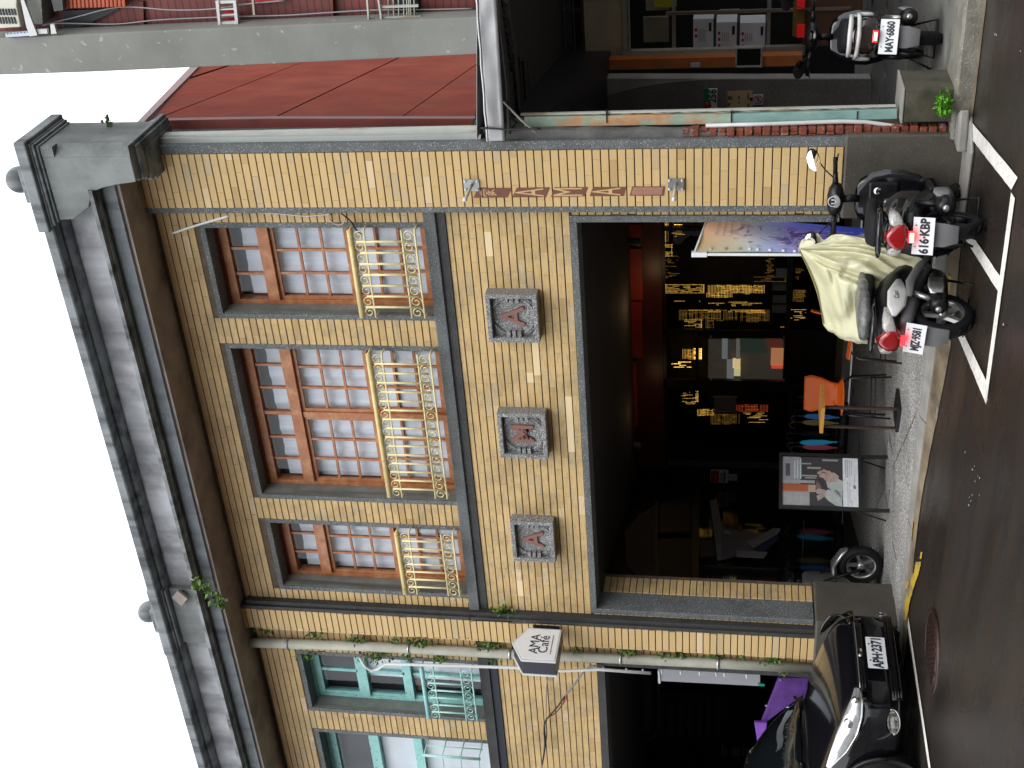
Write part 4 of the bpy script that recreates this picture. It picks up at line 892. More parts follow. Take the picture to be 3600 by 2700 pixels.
# hanging white sheet banner beside the opening of the left house
p0 = onY((2320, 2350), .18); t_ = thing('hanging_sheet', 'narrow grey-white plastic sheet hanging at the right side of the left shop opening', 'sheet', p0)
b = MB(); polyY(b, [(2313, 2352), (2322, 2352), (2672, 2372), (2672, 2412), (2320, 2394), (2313, 2400)], .18, .004, p0); b.build('sheet', M['greysheet'], t_)
b = MB(); polyY(b, [(2312, 2360), (2318, 2360), (2322, 2402), (2316, 2404)], .17, .012, p0); b.build('top_clip', M['whitep'], t_)
b = MB(); polyY(b, [(2664, 2402), (2688, 2406), (2688, 2413), (2666, 2412)], .17, .008, p0); b.build('bottom_tag', mat('teal_tag', (.0, .26, .20), .5), t_)
hk = 0
for (x, y) in ((2122, 2351), (2202, 2354), (2260, 2357), (2326, 2360), (2393, 2364), (2460, 2367), (2518, 2370), (2547, 2372), (2625, 2377)):
    c = onY((x, y), .05); q = thing('hook', 'small pointed white clip in the row along the edge of the left shop opening', 'hook', c, group='white clips along the left shop opening')
    q['label'] = ['topmost', 'second', 'third', 'fourth', 'fifth', 'sixth', 'seventh', 'eighth', 'lowest'][hk]+' pointed white clip from the top along the edge of the left shop opening'; hk += 1
    b = MB(); b.lathe([(0, -.045), (.009, -.01), (.010, .015), (0, .02)], (0, 0, 0), (.75, 0, 0), 8); b.build('clip', M['whitep'], q)
# purple folded parasol behind the car
p0 = onY((2740, 2440), .6); t_ = thing('purple_parasol', 'folded purple parasol cloth standing behind the car roof', 'parasol', p0)
b = MB(); P = [onY(p, .62) for p in ((2800, 2384), (2800, 2420), (2740, 2400), (2695, 2540), (2662, 2545), (2738, 2398), (2755, 2386))]
b.prism([onY(p, .62)-p0 for p in ((2737, 2385), (2860, 2384), (2830, 2440), (2720, 2520), (2690, 2545), (2674, 2545))], (0, .05, 0)); b.build('canopy', M['purple'], t_, bevel=.01)
b = MB(); b.prism([onY(p, .58)-p0 for p in ((2652, 2541), (2697, 2543), (2690, 2600), (2662, 2606))], (0, .04, 0)); b.build('flap', mat('purple_light', (.22, .07, .45), .6), t_, bevel=.008)
b = MB(); b.tube([onY((2690, 2480), .66)-p0, Vector((onY((2690, 2480), .66).x, .66, 0))-p0], .012, 8); b.build('pole', M['silver'], t_)

# ================================================================== PIPES, SIGN, CABLES ON THE FACADE
def pipe(name, lab, cat, pts, Y, r, m_, n=14, collars=(), mc=None):
    P = [onY(p, Y) for p in pts]; t_ = thing(name, lab, cat, P[-1]); b = MB(); b.tube([p-t_.location for p in P], r, n); b.build('pipe', m_, t_)
    for c in collars:
        q = onY(c, Y)-t_.location; b = MB(); b.lathe([(r+.001, -.012), (r+.010, -.012), (r+.010, .012), (r+.001, .012)], q, (0, 0, 1), n); b.build('clamp', mc or M['silver'], t_)
        b = MB(); b.box(q.x-.006, q.x+.006, q.y, YW-t_.location.y, q.z-.01, q.z+.01); b.build('clamp_arm', M['silver'], t_)
    return t_
pipe('drainpipe', 'thick cream drainpipe running down beside the left pillar', 'drainpipe', [T(7, 500, 845), T(7, 1300, 872), T(7, 2200, 920), T(8, 700, 950), T(8, 1330, 980), T(8, 1940, 1012)], .02, .052, M['pipe'], 18, [T(7, 760, 855), T(7, 1545, 885), T(7, 2200, 920), T(8, 705, 950), T(8, 1335, 980)])
pipe('conduit_pipe', 'thin white pipe with curved open end in front of the turquoise window', 'pipe', [T(7, 1225, 948), T(7, 1262, 1002), T(7, 1300, 1028), T(7, 1345, 1018), T(7, 1392, 985), T(7, 1800, 995), T(7, 2212, 1008), T(8, 320, 1030), T(8, 560, 1020), T(8, 900, 1045)], -.06, .016, M['whitep'], 10)
# hanging sign, a house-shaped light box fixed edge-on to the left pillar
c8 = lambda x, y: (1600+x*.217, 2150+y*.217)
X0 = onY(c8(1715, 300), -.09).x
P = [onX(c8(*q), X0) for q in ((1180, 290), (1715, 300), (1630, 820), (1080, 790), (935, 520))]
yi = (P[0].y+P[1].y)/2; yo = (P[2].y+P[3].y)/2; zb = (P[1].z+P[2].z)/2; ze = (P[0].z+P[3].z)/2; za = P[4].z
X1 = onY(c8(1640, 1045), yo).x
sg = thing('hanging_sign', 'white house-shaped hanging sign reading AMA Café with dark sides', 'sign', (X0, yi, zb))
prof = [Vector((0, 0, 0)), Vector((0, 0, ze-zb)), Vector((0, (yo-yi)/2, za-zb)), Vector((0, yo-yi, ze-zb)), Vector((0, yo-yi, 0))]
b = MB(); b.prism([p+Vector((-.012, 0, 0)) for p in prof], (X1-X0+.024, 0, 0)); b.build('box', M['sign_dark'], sg, bevel=.003)
def ins(p, k):
    c = Vector((0, (yo-yi)/2, (za-zb)*.45)); return c+(p-c)*k
b = MB(); b.prism([ins(p, 1.03)+Vector((.010, 0, 0)) for p in prof], (-.022, 0, 0)); b.build('rim', M['whitep'], sg, bevel=.003)
b = MB(); b.prism([ins(p, .95)+Vector((.013, 0, 0)) for p in prof], (-.004, 0, 0)); b.build('face', M['sign_white'], sg)
b = MB(); b.prism([ins(p, 1.03)+Vector((X1-X0-.012, 0, 0)) for p in prof], (.022, 0, 0)); b.build('rim', M['whitep'], sg, bevel=.003)
S_ = yi-yo
rotf = (PI/2, 0, PI/2)
text('AMA', S_*.29, M['sign_dark'], sg, (.0155, (yo-yi)/2, (ze-zb)*.70), rotf, ext=.001)
text('Café', S_*.30, M['sign_dark'], sg, (.0155, (yo-yi)/2, (ze-zb)*.42), rotf, ext=.001)
b = MB(); b.box(.012, .016, (yo-yi)*.80, (yo-yi)*.20, (ze-zb)*.185, (ze-zb)*.20); b.build('small_print', M['sign_dark'], sg)
b = MB(); b.box(-.10, -.04, 0, -yi-.0, (ze-zb)*.15, (ze-zb)*.2); b.box(-.10, -.04, 0, -yi, (ze-zb)*.8, (ze-zb)*.85); b.box(-.11, -.02, -yi-.02, -yi, (ze-zb)*.1, (ze-zb)*.9); b.build('wall_bracket', M['sign_dark'], sg)
def cable(lab, pts, Y, r, m_, name='cable'):
    P = [onY(p, Y) if len(p) == 2 else onY(p[:2], p[2]) for p in pts]
    # smooth
    Q = []
    for i in range(len(P)-1):
        a = P[max(0, i-1)]; b_ = P[i]; c = P[i+1]; d = P[min(len(P)-1, i+2)]
        for k in range(5):
            t = k/5; Q.append(.5*((2*b_)+(c-a)*t+(2*a-5*b_+4*c-d)*t*t+(3*b_-a-3*c+d)*t**3))
    Q.append(P[-1]); t_ = thing(name, lab, 'cable', P[-1]); b = MB(); b.tube([q-t_.location for q in Q], r, 5); b.build('cord', m_, t_); return t_
cable('grey cable sweeping down from the drainpipe to the left under the hanging sign', [T(8, 540, 995), T(8, 480, 1020), T(8, 410, 1110), T(8, 345, 1190)], -.05, .011, M['plasgry'])
cable('black cable bundle hanging across the tiles left of the hanging sign', [T(8, 345, 1190), T(8, 290, 1270), T(8, 220, 1350), T(8, 208, 1420), T(8, 212, 1520), T(8, 195, 1640)], -.03, .009, M['black'])
cable('thinner black cable with a loop next to the cable bundle', [T(8, 345, 1185), T(8, 330, 1240), T(8, 285, 1300), T(8, 225, 1345), T(8, 225, 1440), T(8, 205, 1600)], -.02, .006, M['black'])
cable('short red wire in the cable bundle left of the hanging sign', [T(8, 352, 1180), T(8, 350, 1210), T(8, 332, 1245)], -.04, .006, M['red'])
cable('thin dark cable going from the back of the hanging sign across the tiles', [c8(1500, 1040), c8(1480, 1250), c8(1475, 1500), c8(1470, 1900)], .04, .005, M['plasgry'])
c3 = lambda x, y: (700+x*.24412, 700+y*.24412)
cable('white wire running down beside the narrow right window', [c3(930, 200), c3(1180, 212), c3(1420, 238), c3(1600, 243), c3(1900, 215)], .06, .006, M['whitep'])
cable('pinkish loop of wire beside the narrow right window', [c3(1880, 215), c3(1880, 290), c3(1960, 360), c3(2060, 360), c3(2105, 270), c3(2040, 200)], .05, .006, mat('pink_wire', (.5, .33, .28), .5))
cable('black wire end hanging over the right window frame', [c3(2040, 200), c3(2140, 280), c3(2200, 340), c3(2260, 440), c3(2380, 520)], .03, .007, M['black'])
cable('white conduit stick slanting over the top corner of the narrow right window', [T(1, 1120, 1510, ), T(1, 1300, 1452), T(1, 1485, 1400)], -.03, .011, M['whitep'])
cable('dark cable along the pillar edge left of the middle windows', [T(7, 1930, 590), T(7, 1935, 700), T(7, 1990, 705), T(8, 0, 712)], -.01, .004, M['black'])
cable('black strap crossing the end of the metal canopy', [(1690, 450), (1740, 452), (1790, 455), (1900, 452)], -.14, .008, M['black'])

# ================================================================== NUMBER 256 AND THE TALL HOUSE BEHIND IT
h256 = thing('shop_house', 'old low shop house number 256 with metal canopy right of the cafe', 'building', (-3, 1, 0))
def H(b, name, m, **k): return B(b, name, m, h256, **k)
YB = 6.6
ZRF = onY((1728, 480), .12).z-.05
b = MB(); b.box(-6.6, 7.0, YB+1.6, YB+1.8, -.1, 4.2); H(b, 'back_wall', M['intdark'])
b = MB(); b.prism([Vector((-3.60, .12, ZRF)), Vector((1.0, .12, ZRF)), Vector((1.0, 8.3, ZRF+.45)), Vector((-6.5, 8.3, ZRF+.45))], (0, 0, .05)); H(b, 'roof', mat('canopy_roof', (.035, .03, .028), .8))
# side wall left of the shopfront: plaster above, dark terrazzo with a round-arched top below
b = MB(); polyY(b, [(1850, 275), (3060, 278), (3060, 420), (1850, 420)], 6.0, .2); H(b, 'plaster_wall', mat('grey_plaster', (.34, .33, .31), .85, var=.2, scale=2))
arch = [(3064, 420)]+[(3064, 280), (2400, 278)]+[(2400-335*math.sin(a), 278+112*(1-math.cos(a))+ (0)) for a in [PI/2*i/10 for i in range(1, 11)]]+[(2065, 420)]
arch = [(3064, 420), (3064, 279), (2560, 279)]+[(2560-490*math.sin(PI/2*i/12), 279+115*(1-math.cos(PI/2*i/12))) for i in range(1, 13)]+[(2070, 420)]
b = MB(); polyY(b, arch, 5.97, .04); H(b, 'terrazzo_face', mat('dark_terrazzo', (.17, .155, .14), .5, var=.2, scale=2, speck=((.38, .36, .33), 60, .62)))
# number plate, cardboard notice, no-smoking sticker
t_ = thing('house_number', 'green and white house number plate 256 on the dark wall', 'house number', onY((2498, 345), 5.92)); o_ = t_.location
b = MB(); polyY(b, [(2475, 312), (2492, 312), (2490, 381), (2476, 381)], 5.92, .02, o_); b.build('green_part', M['green'], t_)
b = MB(); polyY(b, [(2492, 312), (2522, 312), (2521, 381), (2491, 381)], 5.92, .02, o_); b.build('white_part', M['plate'], t_)
c = onY((2506, 338), 5.90)-o_; text('256', .13, M['ink'], t_, c, sx=.9, bold=.002)
b = MB(); b.lathe([(0, 0), (.045, 0), (.045, .02), (0, .02)], onY((2488, 372), 5.905)-o_, (0, 1, 0), 16); b.build('round_badge', M['redpanel'], t_)
t_ = thing('cardboard_notice', 'piece of brown cardboard with writing on the wall beside number 256', 'notice', onY((2600, 350), 5.9)); o_ = t_.location
b = MB(); polyY(b, [(2558, 322), (2646, 319), (2646, 381), (2558, 381)], 5.93, .008, o_); b.build('card', M['carton'], t_)
for (x0, x1, y0, y1) in ((2560, 2566, 338, 350), (2568, 2573, 338, 352), (2595, 2600, 338, 348), (2595, 2600, 358, 364), (2628, 2632, 328, 350), (2560, 2566, 362, 372), (2628, 2633, 366, 376)):
    b = MB(); rectY(b, x0, x1, y0, y1, 5.922, .004, o_); b.build('stroke', M['ink'], t_)
b = MB(); rectY(b, 2636, 2646, 344, 354, 5.92, .01, o_); b.build('clip', M['black'], t_)
t_ = thing('no_smoking_sign', 'small white no-smoking sticker with red ring right below the cardboard', 'sign', onY((2664, 350), 5.9)); o_ = t_.location
b = MB(); rectY(b, 2647, 2683, 332, 368, 5.93, .008, o_); b.build('card', M['whitep'], t_)
c = onY((2665, 350), 5.92)-o_
b = MB(); b.tube([c+Vector((.050*math.cos(a), 0, .050*math.sin(a))) for a in [2*PI*i/20 for i in range(20)]], .006, 4, close=True); b.tube([c+Vector((.035, 0, .035)), c+Vector((-.035, 0, -.035))], .006, 4); b.build('red_ring', M['red'], t_)
b = MB(); b.box(c.x-.03, c.x+.03, c.y-.004, c.y, c.z-.006, c.z+.006); b.build('cigarette', M['ink'], t_)
# posts, shutters, cream wall, transom grille
def HR(name, x0, x1, y0, y1, Y, d, m): b = MB(); rectY(b, x0, x1, y0, y1, Y, d); return H(b, name, m)
HR('wood_post', 1850, 2820, 206, 242, 6.3, .18, M['rust_wood'])
HR('tag', 2428, 2461, 222, 236, 6.27, .02, M['whitep'])
HR('cream_wall', 2049, 2186, -60, 196, YB, .2, M['creamwall'])
HR('lintel', 1800, 1860, -60, 205, YB, .2, M['intdark'])
for x in (1859, 1889, 1919, 1951, 1984, 2017): HR('grille_bar', x-1.6, x+1.6, -60, 198, YB-.02, .02, M['plasgry'])
HR('grille_frame', 2044, 2053, -60, 200, YB-.03, .06, mat('dim_wood', (.07, .055, .04), .7))
HR('grille_frame', 1850, 2050, 34, 44, YB-.01, .04, bpy.data.materials['dim_wood'])
HR('grille_frame', 1850, 2050, 196, 206, YB-.03, .06, bpy.data.materials['dim_wood'])
al = mat('dull_aluminium', (.50, .47, .40), .5, metal=.2, var=.2, scale=9)
HR('door_frame', 2190, 2205, -60, 175, YB-.04, .08, al); HR('door_frame', 2208, 2213, -60, 178, YB-.06, .08, al)
HR('door_frame', 2188, 2585, 176, 190, YB-.05, .1, al); HR('door_frame', 2188, 2585, 193, 200, YB-.08, .1, al)
HR('door_frame', 2660, 2830, 165, 196, YB-.05, .1, mat('dim_alu', (.28, .25, .22), .5))
HR('upright', 2340, 2990, 34, 45, YB-.02, .04, mat('brown_upright', (.22, .16, .12), .5))
HR('shelf_edge', 2362, 2375, -60, 170, YB+.05, .05, mat('dim_shelf', (.32, .30, .26), .5))
HR('shelf_edge', 2698, 2710, -60, 165, YB+.05, .5, bpy.data.materials['dim_shelf'])
HR('inner_pane', 2262, 2350, 60, 148, YB+.6, .05, mat('inner_cream', (.38, .32, .24), .8)); HR('inner_pane', 2270, 2352, -40, 36, YB+.4, .05, bpy.data.materials['inner_cream'])
HR('yellow_poster', 2300, 2378, -40, 25, YB+.3, .02, mat('yellow_poster', (.5, .45, .04), .6))
HR('strip_lamp_glint', 2530, 2600, 33, 37, YB+.02, .02, al)
HR('lower_panel', 2826, 3036, -60, 160, YB, .05, mat('dark_brown_board', (.13, .062, .035), .5, var=.2, scale=3))
HR('red_lens_board', 2789, 2830, -60, 128, YB-.12, .04, mat('yellow_brown', (.16, .10, .02), .6))
HR('red_lens', 2802, 2829, 88, 132, YB-.16, .04, mat('red_reflector', (.55, .015, .01), .4, emis=(1, .02, .02), estr=.06)); HR('red_lens', 2802, 2830, 2, 32, YB-.16, .04, bpy.data.materials['red_reflector'])
HR('meter_glass', 2590, 2675, 171, 234, 6.2, .08, M['gloss'])
for (x0, x1, y0, y1) in ((2585, 2591, 168, 237), (2674, 2680, 168, 237), (2591, 2674, 233, 237), (2591, 2674, 168, 172)): HR('meter_frame', x0, x1, y0, y1, 6.17, .1, al)
HR('door_sill', 3036, 3046, -60, 60, YB-.1, .3, M['plasgry'])
# white cartons stacked behind the glass
ct = mat('white_carton', (.78, .78, .82), .7, var=.05)
for i, (x0, x1, y0, y1, wh) in enumerate(((2437, 2508, 66, 169, 'top carton of the stack of white cartons inside number 256'), (2518, 2590, 78, 167, 'middle white carton of the stack inside number 256'), (2601, 2690, 80, 165, 'bottom white carton of the stack inside number 256'))):
    t_ = thing('carton', wh, 'carton', onY(((x0+x1)/2, (y0+y1)/2), YB+.15), group='white cartons stacked inside number 256'); o_ = t_.location
    b = MB(); rectY(b, x0, x1, y0, y1, YB+.15, .35, o_); b.build('box', ct, t_)
    b = MB(); rectY(b, x1-1, x1+8, y0, y1, YB+.16, .34, o_); b.build('tape_band', mat('blue_tape', (.03, .06, .09), .6) if not i else bpy.data.materials['blue_tape'], t_)
    b = MB(); rectY(b, x1-16, x1-7, y0+14, y0+44, YB+.14, .008, o_); b.build('barcode', M['ink'], t_)
    for k in range(2 if i == 0 else 3):
        b = MB(); yy = y0+34+k*22; rectY(b, x0+6, x0+14, yy, yy+10, YB+.14, .008, o_); b.build('red_mark', M['red'], t_)
    for k in range(4):
        b = MB(); xx = x0+20+k*7; rectY(b, xx, xx+1.6, y0+36, y1-22, YB+.14, .008, o_); b.build('print_line', M['plasgry'], t_)
# concrete stub with the peeling channel post standing in it
t_ = thing('concrete_stub', 'mossy square concrete stub that carries the turquoise steel post', 'concrete base', (-3.38, .22, 0))
b = MB(); b.box(-.125, .135, -.20, .24, -.02, .345); b.build('block', mat('mossy_concrete', (.075, .068, .045), .8, var=.3, scale=5, col2=(.035, .035, .02), mscale=4, mixpos=(.45, .65)), t_, bevel=.012)
b = MB(); b.box(-.130, .14, -.205, .245, .345, .362); b.build('top_edge', M['kerb'], t_, bevel=.006)
t_ = thing('steel_post', 'peeling turquoise and rusty cream steel channel post with lattice side', 'post', (-3.42, .12, .36)); o_ = t_.location
b = MB(); polyY(b, [(2571, 401), (3154, 385), (3154, 418), (2571, 436)], .12, .05, o_); b.build('channel', M['tealpost'], t_, bevel=.004)
b = MB(); polyY(b, [(1843, 412), (2570, 401), (2570, 436), (1843, 447)], .12, .05, o_); b.build('channel', M['tealrust'], t_, bevel=.004)
b = MB(); polyY(b, [(1830, 401), (3149, 371), (3149, 376), (1830, 407)], .14, .03, o_); b.build('lattice_bar', M['rusty'], t_)
for i in range(12):
    x = 1860+i*105; b = MB(); p, q = onY((x, 404-.0227*(x-1851)), .16)-o_, onY((x+52, 411-.0227*(x-1799)), .16)-o_; r_ = onY((x+104, 404-.0227*(x-1747)), .16)-o_
    b.tube([p, q, r_], .006, 5); b.build('lattice_rod', M['rusty'], t_)
for x in (2132, 2571, 3013):
    b = MB(); c = onY((x, 411), .115)-o_; b.box(c.x-.05, c.x+.045, c.y-.004, c.y+.06, c.z-.003, c.z+.003); b.build('strap', M['black'], t_)
pipe('water_pipe', 'white plastic water pipe strapped beside the turquoise steel post', 'pipe', [(2481, 442), (2700, 436), (2861, 430), (2960, 427), (3040, 429), (3100, 437), (3160, 446), (3295, 451)], .10, .016, M['whitep'], 10)
pipe('black_pipe', 'black hose pipe above the white water pipe', 'pipe', [(1800, 452), (2150, 449), (2484, 443)], .13, .013, M['black'], 8)
# remains of a brick wall and grey render between cafe and number 256
bw = thing('brick_stub', 'broken edge of an old red brick wall between cafe pillar and steel post', 'wall', (-3.5, .3, 0))
XL, XR = onY((2900, 484), .04).x, onY((2900, 449), .04).x
b = MB(); b.box(-3.60, XR-.012, .06, .5, 0, 2.2); B(b, 'mortar_core', M['mortar'], bw)
z = .02; k = 0; rr = random.Random(4)
while z < 1.98:
    b = MB(); e = rr.uniform(-.02, .012); b.box(-3.598, XR+e*.6 if k % 2 else XR-.045+e, .035+rr.uniform(-.008, .01), .12, z, z+.058)
    if k % 2 == 0: b.box(XR-.041+e, XR+e*.4, .045, .12, z+.002, z+.054)
    B(b, 'brick', M['brick'], bw, bevel=.006); z += .068; k += 1
b = MB(); rr = random.Random(9); P = [(1780, 462)]+[(1780+i*60, 458+rr.uniform(-3, 3)) for i in range(1, 12)]+[(2490, 462), (2555, 470), (2520, 500), (1780, 503)]
polyY(b, P, .045, .3); B(b, 'render', mat('old_render', (.14, .14, .13), .9, var=.35, scale=6, bump=.5, bscale=25), bw)
# white rusty downpipe box beside the top of the cafe pillar
t_ = thing('downpipe_box', 'white rust-stained square downpipe between the cafe pillar and the red sheet wall', 'downpipe', onY((1690, 478), .2)); o_ = t_.location
b = MB(); polyY(b, [(560, 476), (1700, 452), (1690, 470), (560, 486)], .09, .08, o_); b.build('pipe', M['rusty'], t_)
b = MB(); polyY(b, [(560, 486.5), (1690, 471), (1690, 500), (560, 510)], .05, .12, o_); b.build('cover_strip', mat('pale_strip', (.40, .43, .41), .5, var=.1, col2=(.30, .2, .1), mscale=3, mixpos=(.6, .72), stretch=(1, 1, .3)), t_)
# the red sheet-metal wall, a plane that runs back at an angle
OP = onY((1650, 418), .45); OD = Vector((-.198, .980, 0)).normalized(); ON = Vector((OD.y, -OD.x, 0))
def onO(p): d = _ray(p); return CAM+d*((OP-CAM).dot(ON)/d.dot(ON))
rw = thing('sheet_metal_wall', 'tall wall of red-orange metal sheets beside the grey concrete wall', 'wall', OP)
def opoly(pts, off, th, name, m_):
    b = MB(); b.prism([onO(p)+ON*off-rw.location for p in pts], ON*-th); return b.build(name, m_, rw)
def ext(p, q, y): t = (y-p[1])/(q[1]-p[1]); return (p[0]+(q[0]-p[0])*t, y)
s2 = ((532, 423), (1074, 214)); s1 = ((645, 282), (835, 220)); s3 = ((955, 418), (1406, 201)); s4 = ((1403, 418), (1688, 217))
yr = 165
def sh(l, d): return ((l[0][0]+d, l[0][1]), (l[1][0]+d, l[1][1]))
opoly([(640, 280), ext(*s1, yr), (755, yr), (668, 240)], 0, .02, 'metal_sheet', M['orangetin'])
opoly([(536, 421), ext(*sh(s2, -2), yr), ext(*sh(s1, 2), yr), (646, 285)], -.001, .02, 'metal_sheet', M['orangetin'])
opoly([(536, 425), (955-3, 418), ext(*sh(s3, -3), yr), ext(*sh(s2, 2), yr)], .001, .02, 'metal_sheet', M['orangetin'])
opoly([(958, 418), (1400, 418), ext(*sh(s4, -3), yr), ext(*sh(s3, 2), yr)], -.001, .02, 'metal_sheet', M['orangetin'])
opoly([(1406, 418), (1668, 418), (1705, 280), (1705, yr), ext(*sh(s4, 2), yr)], .001, .02, 'metal_sheet', M['orangetin'])
opoly([(540, 424), (1660, 418), (1740, yr), (770, yr)], -.03, .05, 'backing', M['black'])
opoly([(443, 479), (470, 474), (772, 165), (757, 150), (672, 238)], .02, .06, 'roof_trim', M['tinflash'])
b = MB(); b.prism([onY(p, .38)-rw.location for p in ((505, 440), (538, 424), (955, 417), (1668, 417), (1655, 453), (560, 478))], (0, .06, 0)); b.build('corner_flashing', M['tinflash'], rw)
b = MB(); b.prism([onY(p, .36)-rw.location for p in ((1660, 452), (1668, 425), (1712, 355), (1712, 452))], (0, .05, 0)); b.build('green_flashing', mat('green_sheet', (.06, .11, .07), .5), rw)
b = MB(); b.prism([onY(p, .33)-rw.location for p in ((1668, 430), (1690, 405), (1712, 405), (1712, 455), (1672, 462))], (0, .03, 0)); b.build('green_flashing', bpy.data.materials['green_sheet'], rw)
# metal canopy fascia with its angle-iron frame
cn = thing('metal_canopy', 'grey folded sheet-metal canopy edge over the entrance of number 256', 'canopy', onY((1740, 300), -.12)); o_ = cn.location
P = [(1713, 497), (1775, 494), (1742, -40), (1672, -40)]
def cg(u, v, dz=0):
    a = Vector((*P[0], 0)).lerp(Vector((*P[3], 0)), u); c = Vector((*P[1], 0)).lerp(Vector((*P[2], 0)), u); q = a.lerp(c, v)
    return onY((q.x, q.y), -.12+.008*noise.noise(Vector((u*6, v*2, 1)))+.010*math.exp(-((u-.72)*12)**2)*math.sin(v*3)) - o_
b = MB(); b.grid(lambda u, v: cg(u, v), 40, 6); b.build('sheet', M['steel'], cn, solid=.006)
b = MB(); b.tube([onY((1713-41*t_/10+1.5*math.sin(t_*2.3), 497-537*t_/10), -.125)-o_ for t_ in range(11)], .008, 5); b.build('rolled_top', mat('bright_lip', (.7, .7, .7), .3, metal=.3), cn)
b = MB(); b.prism([onY((1675, 492), -.10)-o_, onY((1675, -40), -.10)-o_, onY((1675, -40), 0)-o_+Vector((0, .4, 0)), onY((1675, 492), 0)-o_+Vector((0, .4, 0))], (0, 0, -.004)); b.build('top_sheet', M['steel'], cn)
dk = mat('dark_angle_iron', (.03, .027, .025), .6)
for (pts, Y) in ((((1748, -20), (1784, 300), (1790, 470)), .0), (((1775, -20), (1812, 200), (1830, 380)), .25), (((1765, -20), (1800, 250)), .55)):
    b = MB(); b.tube([onY(p, Y)-o_ for p in pts], .018, 5); b.build('angle_iron', dk, cn)
for i in range(9):
    y = -10+i*52; b = MB(); b.tube([onY((1755+.08*y, y), .02)-o_, onY((1782+.09*y, y+26), .25)-o_, onY((1759+.08*y, y+52), .02)-o_], .009, 5); b.build('brace', dk, cn)
for i in range(8):
    b = MB(); x = 1815+i*14; c = onY((x, 330+i*6), 1.0+i*.5)-o_; b.box(c.x-.5, c.x+.35, c.y, c.y+.06, c.z-.02, c.z+.02); b.build('rafter', dk, cn)
b = MB(); b.tube([onY(p, -.02)-o_ for p in ((1770, 358), (1830, 420), (1885, 465))], .008, 6); b.build('loose_rod', M['pipe'], cn)
# tall concrete wall end and the red tiled house right of it
th = thing('tall_house', 'tall house with grey concrete wall end and dark red tiled front', 'building', (-2.5, 1.2, 3))
b = MB(); polyY(b, [(-60, 266), (-60, 137), (330, 118), (1000, 89), (1730, 57), (1730, 188), (1000, 223), (330, 253)], .30, .22); B(b, 'concrete_wall', M['conc'], th, bevel=.01)
m_ = M['redtile']; t = m_.node_tree; bs = t.nodes['Principled BSDF']
geo = nd(t, 'ShaderNodeNewGeometry'); wv = nd(t, 'ShaderNodeTexWave', wave_type='BANDS', bands_direction='Z'); wv.inputs['Scale'].default_value = 5.0; wv.inputs['Distortion'].default_value = .25
t.links.new(geo.outputs['Position'], wv.inputs[0]); mr = nd(t, 'ShaderNodeMapRange'); mr.inputs[1].default_value = .0; mr.inputs[2].default_value = .22; t.links.new(wv.outputs['Fac'], mr.inputs[0])
mm = nd(t, 'ShaderNodeMix', data_type='RGBA'); src = bs.inputs['Base Color'].links[0].from_socket; t.links.new(mr.outputs[0], mm.inputs[0]); mm.inputs[6].default_value = (.06, .022, .02, 1); t.links.new(src, mm.inputs[7]); t.links.new(mm.outputs[2], bs.inputs['Base Color'])
b = MB(); polyY(b, [(-80, 230), (-80, -200), (1720, -200), (1720, 180)], .56, .3); B(b, 'tiled_wall', M['redtile'], th)
def TR(name, pts, Y, d, m, **k): b = MB(); polyY(b, pts, Y, d); return B(b, name, m, th, **k)
TR('joint_beam', [(487, 6), (503, 6), (506, 110), (490, 112)], .53, .04, M['tinflash'])
TR('joint_bar', [(1160, -30), (1168, -30), (1172, 66), (1164, 66)], .51, .06, M['tinflash'])
TR('concrete_beam', [(90, -40), (142, -40), (150, 85), (100, 85)], .36, .19, M['conc'])
TR('concrete_beam', [(172, -40), (215, -40), (222, 36), (190, 40)], .38, .17, mat('dark_concrete', (.10, .11, .10), .8))
TR('dark_soffit', [(222, 38), (420, 30), (360, 60), (250, 110), (225, 112)], .52, .03, M['intdark'])
TR('bright_red_band', [(881, -20), (1000, -20), (1000, 0), (881, 14)], .52, .03, M['red'])
# tiled awning, its clay tiles one by one
aw = thing('tiled_awning', 'small orange tiled awning at the top of the red tiled house', 'awning', onY((330, 10), .44)); o_ = aw.location
for i in range(15):
    x = 225+i*14.2; b = MB(); b.prism([onY(p, .44)-o_ for p in ((x, -40), (x+12.8, -40), (x+12.8+4, 30-i*.45), (x+5, 31-i*.45))], (0, .09, 0)); b.build('tile', M['orangetin'] if False else mat('clay_tile', (.42, .085, .03), .5, var=.15) if i == 0 else bpy.data.materials['clay_tile'], aw, bevel=.006)
# air conditioner
acu = thing('air_conditioner', 'cream air conditioner unit on a white bracket at the top of the tall house', 'air conditioner', onY((40, 50), .28)); o_ = acu.location
b = MB(); polyY(b, [(-40, -60), (60, -60), (58, 20), (72, 95), (-40, 102)], .28, .25, o_); b.build('case', mat('ac_cream', (.62, .62, .50), .5, var=.03), acu, bevel=.008)
for r in range(2):
    for i in range(6):
        x = -2+i*10.2; b = MB(); rectY(b, x, x+5, 31+r*29, 54+r*30, .272, .006, o_); b.build('slot', M['ink'], acu)
bk = thing('white_bracket', 'white slanting metal bracket below the air conditioner', 'bracket', onY((110, 80), .26)); o_ = bk.location
b = MB(); polyY(b, [(72, 0), (84, 0), (131, 124), (104, 128), (92, 92)], .25, .02, o_); b.build('plate', M['whitep'], bk)
b = MB(); polyY(b, [(18, 118), (128, 108), (131, 124), (20, 131)], .26, .03, o_); b.build('perforated_bar', mat('pale_blue_white', (.55, .60, .70), .4), bk)
for i in range(8):
    b = MB(); x = 24+i*12; rectY(b, x, x+3, 118-i*1, 121-i*1, .252, .006, o_); b.build('hole', M['ink'], bk)
b = MB(); polyY(b, [(128, 104), (165, 103), (167, 118), (131, 120)], .27, .03, o_); b.build('end_bar', M['whitep'], bk)
